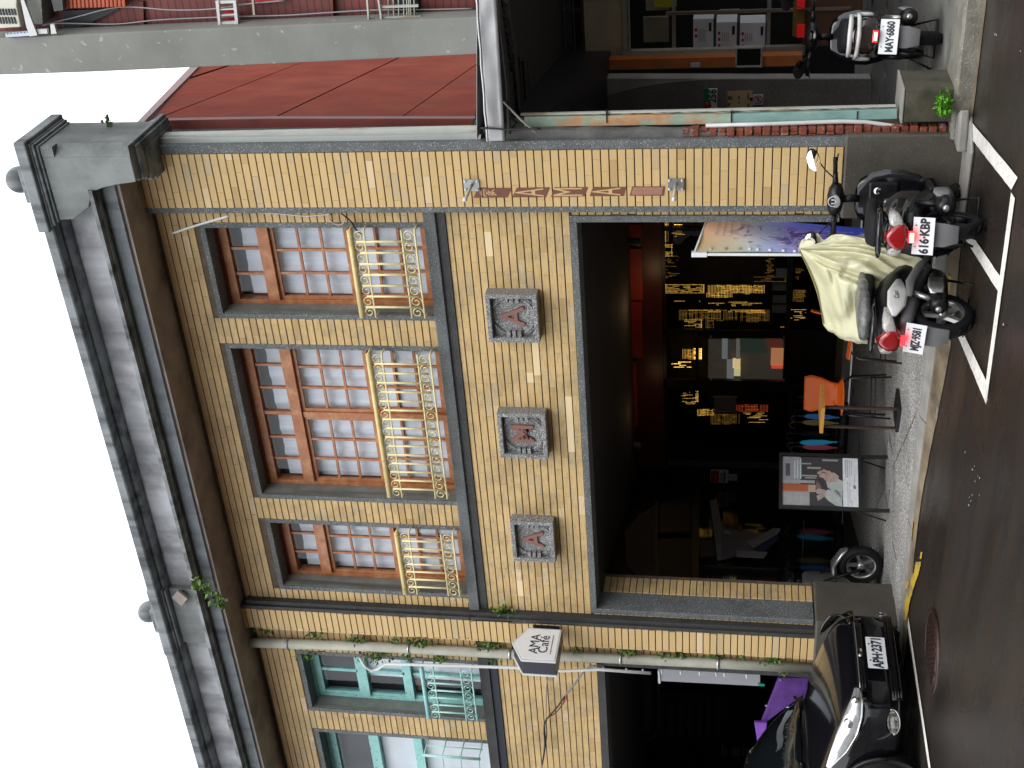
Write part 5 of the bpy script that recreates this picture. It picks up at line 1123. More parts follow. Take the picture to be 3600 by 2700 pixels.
b = MB(); polyY(b, [(176, 86), (190, 86), (199, 118), (180, 120)], .27, .03, o_); b.build('end_plate', M['whitep'], bk)
# window frames and cages
wf = thing('white_window_frame', 'white ladder-like metal frame on the red tiled wall', 'frame', onY((797, 48), .4)); o_ = wf.location
for pts in (((757, 4), (768, 3), (776, 96), (768, 97)), ((818, 2), (829, 2), (838, 92), (828, 93))): b = MB(); polyY(b, pts, .40, .04, o_); b.build('upright', M['whitep'], wf)
for (x0, x1, y0, y1) in ((766, 820, 3, 12), (768, 822, 31, 35), (770, 824, 51, 55), (771, 830, 76, 86)): b = MB(); rectY(b, x0, x1, y0, y1, .41, .03, o_); b.build('rung', M['whitep'], wf)
b = MB(); rectY(b, 793, 820, 40, 71, .5, .04, o_); b.build('red_cloth', M['red'], wf)
b = MB(); polyY(b, [(884, -10), (891, -10), (896, 52), (889, 53)], .42, .03, o_); b.build('side_bar', M['rusty'], wf)
wc = thing('window_cage', 'white barred window cage low on the red tiled wall above the canopy', 'window cage', onY((1420, 40), .36)); o_ = wc.location
for pts in (((1286, -10), (1292, -10), (1298, 77), (1293, 78)), ((1325, -10), (1331, -10), (1343, 70), (1337, 71))): b = MB(); polyY(b, pts, .36, .03, o_); b.build('upright', M['rusty'], wc)
for (x0, x1, y0, y1) in ((1335, 1470, 20, 27), (1338, 1480, 58, 66)): b = MB(); rectY(b, x0, x1, y0, y1, .38, .03, o_); b.build('rail', M['rusty'], wc)
for i in range(8):
    x = 1362+i*(18 if i < 5 else 13)
    b = MB(); polyY(b, [(x, -10), (x+3, -10), (x+5, 62), (x+2, 62)], .41, .02, o_); b.build('bar', M['rusty'], wc)
b = MB(); rectY(b, 1385, 1470, -40, 52, .53, .02, o_); b.build('dark_window', M['intdark'], wc)
for (lab, pts) in (('white telephone cable running up the red tiled wall next to the concrete edge', [(150, 90), (210, 82), (320, 84), (420, 84), (560, 70), (780, 60), (1000, 54), (1040, 52), (1130, 46), (1300, 36), (1480, 34), (1660, 30)]),
                   ('second thin cable crossing the red tiled wall higher up', [(150, 88), (260, 62), (420, 25), (600, 35), (740, 32), (860, 15), (1000, 2)])):
    cable(lab, [(*p, .48) for p in pts], .48, .006, M['greysheet'])

# ================================================================== PLANTS
def leaves(b, c, n, spread, size, rr, up=(0, -.2, 1)):
    for _ in range(n):
        p = Vector(c)+Vector((rr.gauss(0, spread[0]), rr.gauss(0, spread[1])*.5, rr.gauss(0, spread[2])))
        d = Vector((rr.uniform(-1, 1), rr.uniform(-1, .2), rr.uniform(-.6, 1))).normalized(); s = size*rr.uniform(.5, 1.3); w = d.orthogonal().normalized(); w = (Matrix.Rotation(rr.uniform(0, 6.28), 3, d) @ w)*s*.32; n_ = d.cross(w).normalized()*s*.08
        b.add([p, p+d*s*.4+w+n_, p+d*s, p+d*s*.4-w+n_, p+d*s*.45], [(0, 1, 4), (1, 2, 4), (2, 3, 4), (3, 0, 4)])
def plant(px, Y, n, spread, size, lab, seed, m_='leaf', drop=0.0, nm='fern'):
    c = onY(px, Y); t_ = thing(nm, lab, 'plant', c); rr = random.Random(seed); b = MB(); leaves(b, (0, 0, 0), n, spread, size, rr); b.build('foliage', M[m_], t_)
    b = MB()
    for k in range(4): b.tube([(0, .04, -.01), (rr.uniform(-1, 1)*spread[0], -.01, rr.uniform(-.5, 1)*spread[2])], .003, 4)
    b.build('stem', M['stem'], t_)
ferns = [((600, 760), 20, .035, 'topmost dark fern beside the drainpipe under the cornice', 'leaf'), ((940, 785), 28, .035, 'fern growing from the joint beside the drainpipe at turquoise window head', 'leaf'), ((1200, 825), 26, .03, 'small ferns hanging beside the drainpipe above its second clamp, the longer tuft', 'leaf'), ((1460, 832), 14, .025, 'tiny fern just above the second drainpipe clamp', 'leaf2'), ((1610, 848), 34, .04, 'bushy fern just below the second drainpipe clamp', 'leaf'), ((2060, 862), 60, .05, 'largest bright fern beside the drainpipe above the hanging sign', 'leaf2'),
         ((885, 935), 22, .03, 'pale fern on the left side of the drainpipe at the top of the turquoise window', 'leaf2'), ((1245, 925), 18, .03, 'fern left of the drainpipe by the curved pipe end', 'leaf2'), ((1350, 935), 40, .035, 'dense fern left of the drainpipe below the curved pipe end', 'leaf2'), ((1530, 938), 16, .025, 'small fern left of the drainpipe beside the sash', 'leaf'), ((1740, 945), 22, .03, 'fern left of the drainpipe above the turquoise railing', 'leaf2'), ((2090, 950), 12, .02, 'tiny fern left of the drainpipe at the sill band', 'leaf')]
for i, (q, n, s, lab, m_) in enumerate(ferns): plant(T(7, *q), .02, n*2, (s*1.1, .03, s*1.6), .045, lab, 40+i, m_)
for i, (q, n, s, lab) in enumerate((((420, 885), 16, .02, 'fern in the joint right below the hanging sign'), ((750, 905), 34, .03, 'bright fern beside the upper clamp of the drainpipe below the sign'), ((995, 922), 14, .02, 'small fern on the drainpipe edge, first below the bright one'), ((1085, 920), 22, .025, 'second small fern on the drainpipe edge below the bright one'), ((1310, 930), 24, .028, 'fern beside the lowest clamp of the drainpipe'), ((1495, 935), 12, .02, 'narrow fern below the lowest clamp of the drainpipe'), ((1680, 950), 30, .03, 'lowest fern at the drainpipe just above the car'), ((1770, 1045), 10, .02, 'little weed on the left edge of the drainpipe above the car'))):
    plant(T(8, *q), .02, n*2, (s*1.1, .03, s*1.6), .04, lab, 70+i, 'leaf2' if i % 2 else 'leaf')
plant(T(7, 2150, 640), .05, 70, (.04, .02, .05), .05, 'yellow-green fern below the sill band at the left pillar', 90, 'leaf2')
# shrub sprouting from the cornice
c = onY((400+1180*.2893, 1900+620*.2893), -.5); t_ = thing('cornice_shrub', 'leafy weed sprouting out of the cornice left of the narrow window', 'plant', c); b = MB(); rr = random.Random(5)
pts = [onY((400+x*.2893, 1900+y*.2893), -.52)-c for (x, y) in ((1300, 720), (1240, 660), (1160, 590), (1080, 530), (1020, 500))]
for p in pts: leaves(b, p, 22, (.035, .04, .035), .06, rr)
leaves(b, onY((400+1320*.2893, 1900+770*.2893), -.52)-c, 14, (.03, .03, .03), .06, rr); b.build('foliage', M['leaf2'], t_); b = MB(); b.tube(pts, .006, 5); b.build('stem', M['stem'], t_)
c = onY((380, 440), -.2); t_ = thing('parapet_twig', 'thin leafy twig standing up against the white sky behind the end post', 'plant', c); b = MB()
tw = [onY(p, .0)-c for p in ((397, 482), (385, 462), (378, 430), (380, 405))]; b.tube(tw, .005, 5); b.tube([tw[1], onY((370, 465), 0)-c], .003, 4); b.tube([tw[2], onY((400, 430), 0)-c], .003, 4); b.build('stem', M['stem'], t_); b = MB()
for p in ((383, 468), (378, 448), (392, 436), (378, 425), (383, 410), (366, 432), (372, 462), (395, 442)): leaves(b, onY(p, 0)-c, 3, (.012, .01, .012), .05, rr)
b.build('foliage', mat('pale_leaf', (.12, .2, .08), .6), t_)
c = Vector((-3.33, -.07, .0)); t_ = thing('kerb_weed', 'bright green weed growing at the foot of the concrete stub', 'plant', c); b = MB(); rr = random.Random(8)
for k in range(60):
    a = rr.uniform(0, 6.28); r_ = rr.uniform(.01, .10); p = Vector((r_*math.cos(a), r_*math.sin(a)*.6, rr.uniform(.02, .12))); leaves(b, p, 3, (.008, .008, .012), .045, rr)
b.build('foliage', mat('bright_leaf', (.12, .36, .02), .45, var=.3, scale=50), t_); b = MB()
for k in range(6): b.tube([(0, .03, .0), (rr.uniform(-.06, .06), rr.uniform(-.04, .04), .09)], .003, 4)
b.build('stem', M['stem'], t_)

# ================================================================== STREET FURNITURE IN THE ARCADE
def place(t_, x, y, z, rz): t_.location = (x, y, z); t_.rotation_euler = (0, 0, rz)
def chair(lab, x, y, rz):
    t_ = thing('chair', lab, 'chair', (x, y, 0), rz, 'orange plywood chairs in front of the cafe')
    # one-piece shell: seat narrows at the bend and widens into the back; faces local -y
    prof = [(-.22, .455), (-.20, .468), (-.10, .455), (.05, .445), (.13, .452), (.185, .49), (.21, .56), (.225, .66), (.245, .76), (.265, .83)]
    wid = [.15, .19, .20, .185, .15, .115, .125, .17, .195, .175]
    b = MB(); N = 8
    def fn(u, v):
        f_ = u*(len(prof)-1); i = min(int(f_), len(prof)-2); k = f_-i
        y_ = prof[i][0]*(1-k)+prof[i+1][0]*k; z_ = prof[i][1]*(1-k)+prof[i+1][1]*k; w = wid[i]*(1-k)+wid[i+1]*k; s = (v*2-1)
        e = abs(s)**2*.02
        return Vector((w*s, y_-(e if u > .6 else 0), z_+(e*.6 if u < .5 else 0)))
    b.grid(fn, 36, N); b.build('seat', M['orange'], t_, solid=.012)
    for sx in (-1, 1):
        b = MB(); b.tube([(sx*.16, -.14, .44), (sx*.19, -.20, .40), (sx*.21, -.235, 0)], .0095, 8); b.build('leg', M['blackm'], t_)
        b = MB(); b.tube([(sx*.13, .12, .44), (sx*.19, .19, .36), (sx*.21, .235, 0)], .0095, 8); b.build('leg', M['blackm'], t_)
        b = MB(); b.tube([(sx*.16, -.14, .442), (sx*.13, .12, .442)], .009, 6); b.tube([(sx*.204, -.22, .15), (sx*.204, .22, .15)], .006, 6); b.build('side_rail', M['blackm'], t_)
    b = MB(); b.tube([(-.205, -.222, .15), (.205, -.222, .15)], .006, 6); b.tube([(-.205, .222, .15), (.205, .222, .15)], .006, 6); b.build('stretcher', M['blackm'], t_)
    return t_
chair('orange plywood chair seen side-on right behind the tall scooter cover', -6.25, 1.62, math.radians(-62))
chair('orange plywood chair facing the street behind the small square table', -7.18, 2.05, math.radians(28))
t_ = thing('cafe_table', 'small square table with yellow wooden top and three dark thin posts', 'table', (-6.82, 1.22, 0), math.radians(-12))
b = MB(); b.box(-.17, .17, -.17, .17, .70, .735); b.build('table_top', M['tablewood'], t_, bevel=.003)
for (x, y) in ((.12, -.10), (-.12, -.12), (-.10, .12)): b = MB(); b.box(x-.011, x+.011, y-.011, y+.011, .03, .70); b.build('post', M['brownpt'], t_)
b = MB(); b.box(-.15, .15, -.15, .15, 0, .03); b.build('base', M['blackm'], t_, bevel=.004)
# poster stand
t_ = thing('poster_stand', 'black framed poster stand with a picture of open hands', 'poster stand', (-7.83, 1.42, 0), math.atan2(-.82, -.58)+PI)
def PX(u): return -.285+.57*u
W_, Z0, Z1 = .285, .265, 1.085
for sx in (-1, 1):
    b = MB(); b.box(sx*W_-.016, sx*W_+.016, -.016, .016, 0, Z1); b.build('leg', M['blackm'], t_)
    b = MB(); b.tube([(sx*W_, .01, Z0+.1), (sx*W_, .33, 0)], .010, 6); b.build('rear_leg', M['blackm'], t_)
b = MB(); b.box(-W_+.016, W_-.016, -.016, .016, Z1-.03, Z1); b.box(-W_+.016, W_-.016, -.016, .016, Z0, Z0+.03); b.box(-W_+.016, W_-.016, 0, .012, Z0+.03, Z1-.03); b.build('frame', M['blackm'], t_)
pz = lambda v: Z1-.035-(Z1-Z0-.07)*v        # v from top to bottom
px_ = lambda u: -W_+.025+(2*W_-.05)*u        # u from left to right
def pr(u0, u1, v0, v1, nm, c, lay=1):
    m = bpy.data.materials.get('print_'+nm) or mat('print_'+nm, c, .5, var=.12, scale=25)
    b = MB(); y = -.001-.0012*lay; b.box(px_(u0), px_(u1), y, y+.0008, pz(v1), pz(v0)); b.build('print', m, t_)
def pp(pts, nm, c, lay=4):
    m = bpy.data.materials.get('print_'+nm) or mat('print_'+nm, c, .5, var=.15, scale=30)
    y = -.001-.0012*lay; b = MB(); b.prism([Vector((px_(u), y, pz(v))) for (u, v) in pts], (0, .0008, 0)); b.build('print', m, t_)
pr(0, 1, 0, 1, 'dark', (.045, .045, .05), 0)
pr(0, .30, 0, .36, 'paper', (.33, .31, .31)); pr(.02, .26, .02, .35, 'paper2', (.38, .37, .37), 2); pr(.44, 1, 0, .24, 'papr3', (.30, .30, .32)); pr(.60, .86, .04, .10, 'dark2', (.08, .08, .10), 2)
pr(.29, .43, 0, .34, 'rust', (.42, .11, .04), 2); pr(.28, .43, .34, .44, 'pale', (.45, .33, .25), 2); pr(.46, .52, 0, .43, 'stripe', (.36, .35, .36), 2)
for (u0, u1, v) in ((.55, .92, .155), (.55, .95, .192), (.55, .97, .232)): pr(u0, u1, v, v+.018, 'pill', (.50, .58, .58), 3)
for (u0, u1, v0, v1) in ((.93, .965, .53, .74), (.76, .80, .33, .51), (.70, .73, .49, .64), (.85, .88, .24, .38), (.60, .63, .25, .46), (.56, .585, .3, .45)): pr(u0, u1, v0, v1, 'bar', (.34, .33, .30), 3)
pp([(.02, .70), (.12, .60), (.24, .53), (.30, .56), (.34, .60), (.33, .74), (.20, .78), (.0, .79)], 'sleeve', (.42, .46, .44))
pp([(.10, .47), (.20, .45), (.26, .52), (.24, .58), (.16, .53)], 'hand', (.38, .30, .27), 5); pp([(.24, .46), (.31, .435), (.36, .47), (.33, .57), (.27, .58)], 'hand', (.38, .30, .27), 5); pp([(.36, .44), (.52, .455), (.44, .50), (.36, .52)], 'hand2', (.20, .13, .12), 5)
pp([(.12, .79), (.30, .70), (.38, .60), (.50, .58), (.56, .62), (.60, .70), (.52, .80)], 'sleeve', (.42, .46, .44), 4)
for (v0, v1, ua, ub) in ((.46, .63, .66, .60), (.485, .64, .60, .54), (.53, .66, .72, .64), (.55, .66, .54, .48)): pp([(ua, v0), (ua+.045, v0+.01), (ub+.05, v1), (ub-.01, v1-.02)], 'finger', (.46, .32, .27), 6)
pp([(.50, .60), (.66, .60), (.70, .68), (.62, .75), (.50, .72)], 'palm', (.44, .33, .29), 5)
pr(0, 1, .80, 1, 'white', (.70, .72, .76), 7)
pr(.60, .96, .835, .865, 'greyline', (.30, .31, .35), 8); pr(.62, .94, .843, .857, 'white2', (.70, .72, .76), 9)
for (u0, u1, v) in ((.08, .50, .86), (.08, .48, .885), (.02, .14, .86), (.62, .97, .885), (.62, .95, .91), (.02, .12, .91)): pr(u0, u1, v, v+.008, 'textgrey', (.42, .43, .47), 8)
pp([(.36, .945), (.42, .93), (.46, .95), (.41, .975), (.37, .97)], 'emblem', (.25, .22, .2), 8); pr(.49, .66, .95, .958, 'textgrey', (.42, .43, .47), 8)
# umbrella rack far inside
rk = thing('umbrella_rack', 'black umbrella rack against the shopfront behind the table', 'rack', (onY((2900, 1520), 5.95).x, 5.95, 0.0))
b = MB()
xa, xb = onY((2900, 1590), 5.95).x-rk.location.x, onY((2900, 1432), 5.95).x-rk.location.x
for x in (xa, xb):
    for y in (-.12, .12): b.box(x-.012, x+.012, y-.012, y+.012, 0, .74)
b.build('upright', M['blackm'], rk); b = MB()
for z in (.12, .72):
    for y in (-.12, .12): b = MB(); b.box(xa+.012, xb-.012, y-.010, y+.010, z-.01, z+.01); b.build('rail', M['blackm'], rk)
b = MB(); b.box(xa, xb, -.13, .13, 0.0, .03); b.build('tray', M['blackm'], rk)
def umbrella(x, z0, z1, m_, mh, lean, lab):
    t_ = thing('umbrella', lab, 'umbrella', (rk.location.x+x, 5.90, z0), 0, 'closed umbrellas in the rack'); L = z1-z0
    b = MB(); b.lathe([(.008, .0), (.012, .08), (.034, .35*L), (.040, .7*L), (.030, .92*L), (.010, L)], (0, 0, 0), (lean, 0, 1), 12); b.build('canopy', m_, t_)
    b = MB(); a = Vector((lean, 0, 1)).normalized(); e = a*L; b.tube([e, e+a*.10, e+a*.16+Vector((-.01, 0, 0)), e+a*.18+Vector((-.05, 0, 0)), e+a*.15+Vector((-.09, 0, 0)), e+a*.10+Vector((-.10, 0, 0))], .009, 7); b.build('handle', mh, t_)
    b = MB(); b.tube([a*-.06, a*.02], .005, 6); b.build('tip', M['silver'], t_)
xc = lambda y: onY((2860, y), 5.9).x-rk.location.x
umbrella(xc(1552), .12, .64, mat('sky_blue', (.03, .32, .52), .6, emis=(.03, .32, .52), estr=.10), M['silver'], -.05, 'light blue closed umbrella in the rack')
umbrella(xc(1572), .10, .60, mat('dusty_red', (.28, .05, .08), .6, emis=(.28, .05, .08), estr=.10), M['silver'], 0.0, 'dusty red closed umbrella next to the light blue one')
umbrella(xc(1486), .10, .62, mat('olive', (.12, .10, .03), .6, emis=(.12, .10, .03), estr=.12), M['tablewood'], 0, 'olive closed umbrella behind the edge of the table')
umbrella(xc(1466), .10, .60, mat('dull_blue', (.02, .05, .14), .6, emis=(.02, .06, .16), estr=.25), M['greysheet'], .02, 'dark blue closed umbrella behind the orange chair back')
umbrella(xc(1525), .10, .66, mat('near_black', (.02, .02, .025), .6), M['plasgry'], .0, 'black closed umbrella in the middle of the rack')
# coloured banner
bn = thing('banner', 'tall coloured banner fading from orange to deep blue with flower-like smoke figures', 'banner', (0, 0, 0))
L_ = [onY((2444, 888), .35), onY((2640, 889), .33), onY((2812, 889), .32), onY((3060, 890), .30)]
R_ = [onY((2496, 751), .52), onY((2610, 752), .50), onY((2760, 779), .48), onY((3060, 800), .46)]
bn.location = (L_[3].x, L_[3].y, 0)
for o_ in L_+R_: o_ -= bn.location
def bl(P, u):
    u *= len(P)-1; i = min(int(u), len(P)-2); k = u-i; k = k*k*(3-2*k)*.5+k*.5; return P[i].lerp(P[i+1], k)
def bmat():
    m = bpy.data.materials.new('banner_print'); m.use_nodes = True; t = m.node_tree; b = t.nodes['Principled BSDF']; L = t.links
    uv = nd(t, 'ShaderNodeUVMap'); sp = nd(t, 'ShaderNodeSeparateXYZ'); L.new(uv.outputs[0], sp.inputs[0])
    n = nd(t, 'ShaderNodeTexNoise'); n.inputs['Scale'].default_value = 2.2; n.inputs['Detail'].default_value = 3; n.inputs['Distortion'].default_value = 1.2; L.new(uv.outputs[0], n.inputs['Vector'])
    ad = nd(t, 'ShaderNodeMath', operation='MULTIPLY_ADD'); L.new(n.outputs[0], ad.inputs[0]); ad.inputs[1].default_value = .25; L.new(sp.outputs[1], ad.inputs[2])
    cr = nd(t, 'ShaderNodeValToRGB'); e = cr.color_ramp.elements; e[0].position = .1; e[0].color = (.72, .26, .13, 1); e[1].position = 1; e[1].color = (.02, .05, .36, 1)
    for p, c in ((.38, (.66, .33, .22)), (.52, (.46, .44, .40)), (.64, (.24, .32, .52)), (.78, (.16, .14, .42)), (.9, (.06, .09, .42))): q = e.new(p); q.color = (*c, 1)
    L.new(ad.outputs[0], cr.inputs[0])
    cr2 = nd(t, 'ShaderNodeValToRGB'); e = cr2.color_ramp.elements; e[0].position = .15; e[0].color = (.66, .50, .25, 1); e[1].position = 1; e[1].color = (.06, .05, .40, 1)
    for p, c in ((.38, (.48, .54, .42)), (.58, (.32, .38, .58)), (.8, (.17, .15, .48))): q = e.new(p); q.color = (*c, 1)
    L.new(ad.outputs[0], cr2.inputs[0]); mx_ = nd(t, 'ShaderNodeMix', data_type='RGBA'); L.new(sp.outputs[0], mx_.inputs[0]); L.new(cr2.outputs[0], mx_.inputs[6]); L.new(cr.outputs[0], mx_.inputs[7])
    # smoky petal figures
    v = nd(t, 'ShaderNodeTexNoise'); v.inputs['Scale'].default_value = 3.4; v.inputs['Detail'].default_value = 2; v.inputs['Distortion'].default_value = 2.8; L.new(uv.outputs[0], v.inputs['Vector'])
    w = nd(t, 'ShaderNodeMath', operation='SUBTRACT'); L.new(v.outputs[0], w.inputs[0]); w.inputs[1].default_value = .5; a_ = nd(t, 'ShaderNodeMath', operation='ABSOLUTE'); L.new(w.outputs[0], a_.inputs[0])
    mr = nd(t, 'ShaderNodeMapRange'); mr.inputs[1].default_value = 0; mr.inputs[2].default_value = .045; mr.inputs[3].default_value = .75; mr.inputs[4].default_value = 0; L.new(a_.outputs[0], mr.inputs[0])
    dk_ = nd(t, 'ShaderNodeMapRange'); dk_.inputs[1].default_value = .5; dk_.inputs[2].default_value = .62; dk_.inputs[3].default_value = 0; dk_.inputs[4].default_value = .75; L.new(v.outputs[0], dk_.inputs[0])
    xc_ = nd(t, 'ShaderNodeMath', operation='SUBTRACT'); L.new(sp.outputs[0], xc_.inputs[0]); xc_.inputs[1].default_value = .45; xa_ = nd(t, 'ShaderNodeMath', operation='ABSOLUTE'); L.new(xc_.outputs[0], xa_.inputs[0])
    ms = nd(t, 'ShaderNodeMapRange'); ms.inputs[1].default_value = .2; ms.inputs[2].default_value = .36; ms.inputs[3].default_value = 1; ms.inputs[4].default_value = 0; L.new(xa_.outputs[0], ms.inputs[0])
    mv = nd(t, 'ShaderNodeMapRange'); mv.inputs[1].default_value = .15; mv.inputs[2].default_value = .3; L.new(sp.outputs[1], mv.inputs[0]); mk = nd(t, 'ShaderNodeMath', operation='MULTIPLY'); L.new(ms.outputs[0], mk.inputs[0]); L.new(mv.outputs[0], mk.inputs[1])
    f1 = nd(t, 'ShaderNodeMath', operation='MULTIPLY'); L.new(mk.outputs[0], f1.inputs[0]); L.new(dk_.outputs[0], f1.inputs[1]); f2 = nd(t, 'ShaderNodeMath', operation='MULTIPLY'); L.new(mk.outputs[0], f2.inputs[0]); L.new(mr.outputs[0], f2.inputs[1])
    m1 = nd(t, 'ShaderNodeMix', data_type='RGBA'); L.new(f1.outputs[0], m1.inputs[0]); L.new(mx_.outputs[2], m1.inputs[6]); m1.inputs[7].default_value = (.07, .03, .16, 1)
    m2 = nd(t, 'ShaderNodeMix', data_type='RGBA'); L.new(f2.outputs[0], m2.inputs[0]); L.new(m1.outputs[2], m2.inputs[6]); m2.inputs[7].default_value = (.55, .38, .48, 1)
    L.new(m2.outputs[2], b.inputs['Base Color']); b.inputs['Roughness'].default_value = .45; return m
b = MB(); NU, NV = 40, 8; b.grid(lambda u, v: bl(L_, u).lerp(bl(R_, u), v)+Vector((0, .02*math.sin(v*6+u*5), 0)), NU, NV); o = b.build('cloth', bmat(), bn)
uvl = o.data.uv_layers.new(name='UVMap')
for poly in o.data.polygons:
    for li in poly.loop_indices:
        vi = o.data.loops[li].vertex_index; uvl.data[li].uv = ((vi % (NV+1))/NV, (vi//(NV+1))/NU)
b = MB(); b.tube([L_[0]+Vector((-.015, 0, .03)), L_[3]+Vector((-.015, 0, 0)), Vector((L_[3].x-.015, L_[3].y, .03))], .014, 8); b.build('pole', M['whitep'], bn)
b = MB(); b.tube([L_[0]+Vector((0, 0, .005)), R_[0]+Vector((0, 0, .005))], .010, 8); b.build('top_bar', M['whitep'], bn)
b = MB(); b.box(L_[0].x-.035, L_[0].x+.01, L_[0].y-.02, L_[0].y+.02, L_[0].z-.10, L_[0].z+.03); b.build('corner_cap', M['sign_white'], bn, bevel=.004)
b = MB(); b.box(-.06, .30, -.12, .22, 0, .035); b.build('foot', M['blackm'], bn, bevel=.01)
def bpt(u, v): return bl(L_, u).lerp(bl(R_, u), v)+Vector((0, -.006+.02*math.sin(v*6+u*5), 0))
for i in range(8):
    c = bpt(.10+i*.075, .10); b = MB(); b.box(c.x-.010, c.x+.010, c.y-.012, c.y-.010, c.z-.011, c.z+.011); b.build('print_character', M['sign_white'] if i > 2 else mat('print_pale', (.5, .58, .62), .5) if i == 0 else bpy.data.materials['print_pale'], bn)
for r in range(3):
    for i in range(7):
        c = bpt(.11+r*.045, .50+i*.065); b = MB(); b.box(c.x-.005, c.x+.003, c.y-.012, c.y-.010, c.z-.009, c.z+.006); b.build('print_character', bpy.data.materials['print_pale'], bn)

# ================================================================== MOTOR SCOOTERS
def scooter(lab, x, y, z, heading, WB=1.2, style='dark', plate='', lean=0.0):
    """local frame: rear axle above the origin, +y forward, x to the right"""
    t_ = thing('motor_scooter', lab, 'motor scooter', (x, y, z), heading, 'parked motor scooters'); t_.rotation_euler = (0, lean, heading)
    k = WB/1.2; P_ = lambda m: M[m]
    def add(b, n, m, **kw): return b.build(n, m, t_, **kw)
    RW = .225
    def wheel(yc, nm, steer=0.0):
        b = MB(); c = (0, yc, RW); prof = []
        for i in range(13):
            a = PI*i/12; prof.append((RW-.052+.052*math.sin(a)**.8, -.054*math.cos(a)))
        prof = [(RW-.075, -.045)]+prof+[(RW-.075, .045), (RW-.075, -.045)]
        b.lathe(prof, c, (1, 0, 0), 36); w = add(b, nm, P_('rubber'))
        b = MB(); b.lathe([(RW-.072, -.046), (RW-.060, -.04), (RW-.085, -.02), (RW-.085, .02), (RW-.060, .04), (RW-.072, .046), (RW-.09, .03), (RW-.09, -.03), (RW-.072, -.046)], c, (1, 0, 0), 30); rm = P_('silver') if style == 'white' else P_('plasblk'); o = b.build('rim', rm, w)
        b = MB()
        for i in range(5):
            a = 2*PI*i/5+.3; d = Vector((0, math.cos(a), math.sin(a))); q = Vector(c); n_ = Vector((1, 0, 0)).cross(d)*.017; b.prism([q+d*.03-n_+Vector((.022, 0, 0)), q+d*.142-n_*.8+Vector((.03, 0, 0)), q+d*.142+n_*.8+Vector((.03, 0, 0)), q+d*.03+n_+Vector((.022, 0, 0))], (-.03, 0, 0))
        b.build('spokes', rm, w); b = MB(); b.lathe([(0, -.05), (.035, -.05), (.035, .05), (0, .05)], c, (1, 0, 0), 14); b.build('hub', rm, w)
        b = MB()
        for i in range(30):
            a = 2*PI*i/30; q = Vector((0, yc+math.cos(a)*(RW+.0005), RW+math.sin(a)*(RW+.0005))); tdir = Vector((0, -math.sin(a), math.cos(a)))
            b.obox(q+Vector((.017*(1 if i % 2 else -1), 0, 0)), Vector((.020, 0, 0))+tdir*.010, tdir*.004, Vector((0, math.cos(a), math.sin(a)))*.003)
        b.build('tread', P_('rubber'), w)['kind'] = 'stuff'; return w
    wheel(0, 'rear_wheel'); wheel(WB, 'front_wheel')
    bodym = {'dark': P_('gloss'), 'white': P_('plasblk'), 'brown': P_('brownblk')}[style]
    # drive unit on the left, silencer on the right
    b = MB(); b.loft([sup(-.115, .225, .035, .085, -.06, 12), sup(-.12, .23, .045, .11, .02, 12), sup(-.12, .25, .048, .10, .18*k, 12), sup(-.11, .26, .05, .10, .38*k, 12), sup(-.10, .26, .04, .08, .46*k, 12)]); add(b, 'drive_unit', P_('plasblk'))
    b = MB(); b.loft([sup(0, .30, .09, .09, .26*k, 12), sup(0, .30, .12, .11, .38*k, 12), sup(0, .28, .11, .09, .52*k, 12)]); add(b, 'engine', P_('plasblk'))
    b = MB(); b.lathe([(0, -.02), (.045, -.02), (.062, .0), (.068, .08), (.068, .30), (.05, .36), (.02, .40)], (.155, -.12*k, .275), (.02, 1, -.06), 18); ex_ = add(b, 'silencer', P_('plasblk'), )
    b = MB(); b.lathe([(0, 0), (.022, 0), (.026, -.012), (.018, -.03), (.0, -.028)], (.155, -.14*k, .28), (0, 1, 0), 12); b.build('tail_pipe', P_('silver'), ex_)
    b = MB(); b.loft([sup(.215, .29, .012, .045, -.02*k, 10), sup(.225, .29, .012, .06, .06*k, 10), sup(.225, .285, .012, .05, .18*k, 10)]); b.build('heat_shield', P_('silver' if style == 'white' else 'plasgry'), ex_)
    for s in (-1, 1):
        b = MB(); b.tube([(s*.145, -.02, .26), (s*.15, .10*k, .46)], .012, 8); b.tube([(s*.147, -.01, .29), (s*.15, .08*k, .44)], [.022]*2, 10); add(b, 'shock_absorber', P_('silver' if s > 0 and style != 'dark' else 'plasblk'))
    # rear mudguard and plate
    b = MB(); b.loft([[Vector((-.062, -.29*k, .20)), Vector((.062, -.29*k, .20)), Vector((.055, -.275*k, .20)), Vector((-.055, -.275*k, .20))], [Vector((-.085, -.31*k, .30)), Vector((.085, -.31*k, .30)), Vector((.075, -.28*k, .30)), Vector((-.075, -.28*k, .30))], [Vector((-.085, -.27*k, .42)), Vector((.085, -.27*k, .42)), Vector((.08, -.24*k, .42)), Vector((-.08, -.24*k, .42))], [Vector((-.07, -.20*k, .52)), Vector((.07, -.20*k, .52)), Vector((.06, -.16*k, .52)), Vector((-.06, -.16*k, .52))]]); add(b, 'mudguard', P_('plasgry'), bevel=.006)
    b = MB(); b.box(-.13, .13, -.002, .002, -.07, .07); pl = add(b, 'number_plate', P_('plate'), bevel=.0015); pl.location = (0, -.325*k, .435); pl.rotation_euler = (math.radians(-14), 0, 0)
    text(plate, .082 if len(plate) < 8 else .078, P_('ink'), pl, (0, -.0035, -.010), sx=.86 if len(plate) < 8 else .68, bold=.0035, ext=.0006)
    b = MB()
    for sx in (-.075, .075): b.lathe([(0, 0), (.006, 0), (.006, .003), (0, .003)], (sx, -.003, .052), (0, -1, 0), 8)
    b.build('screws', P_('silver'), pl)
    # tail bodywork
    n = 18
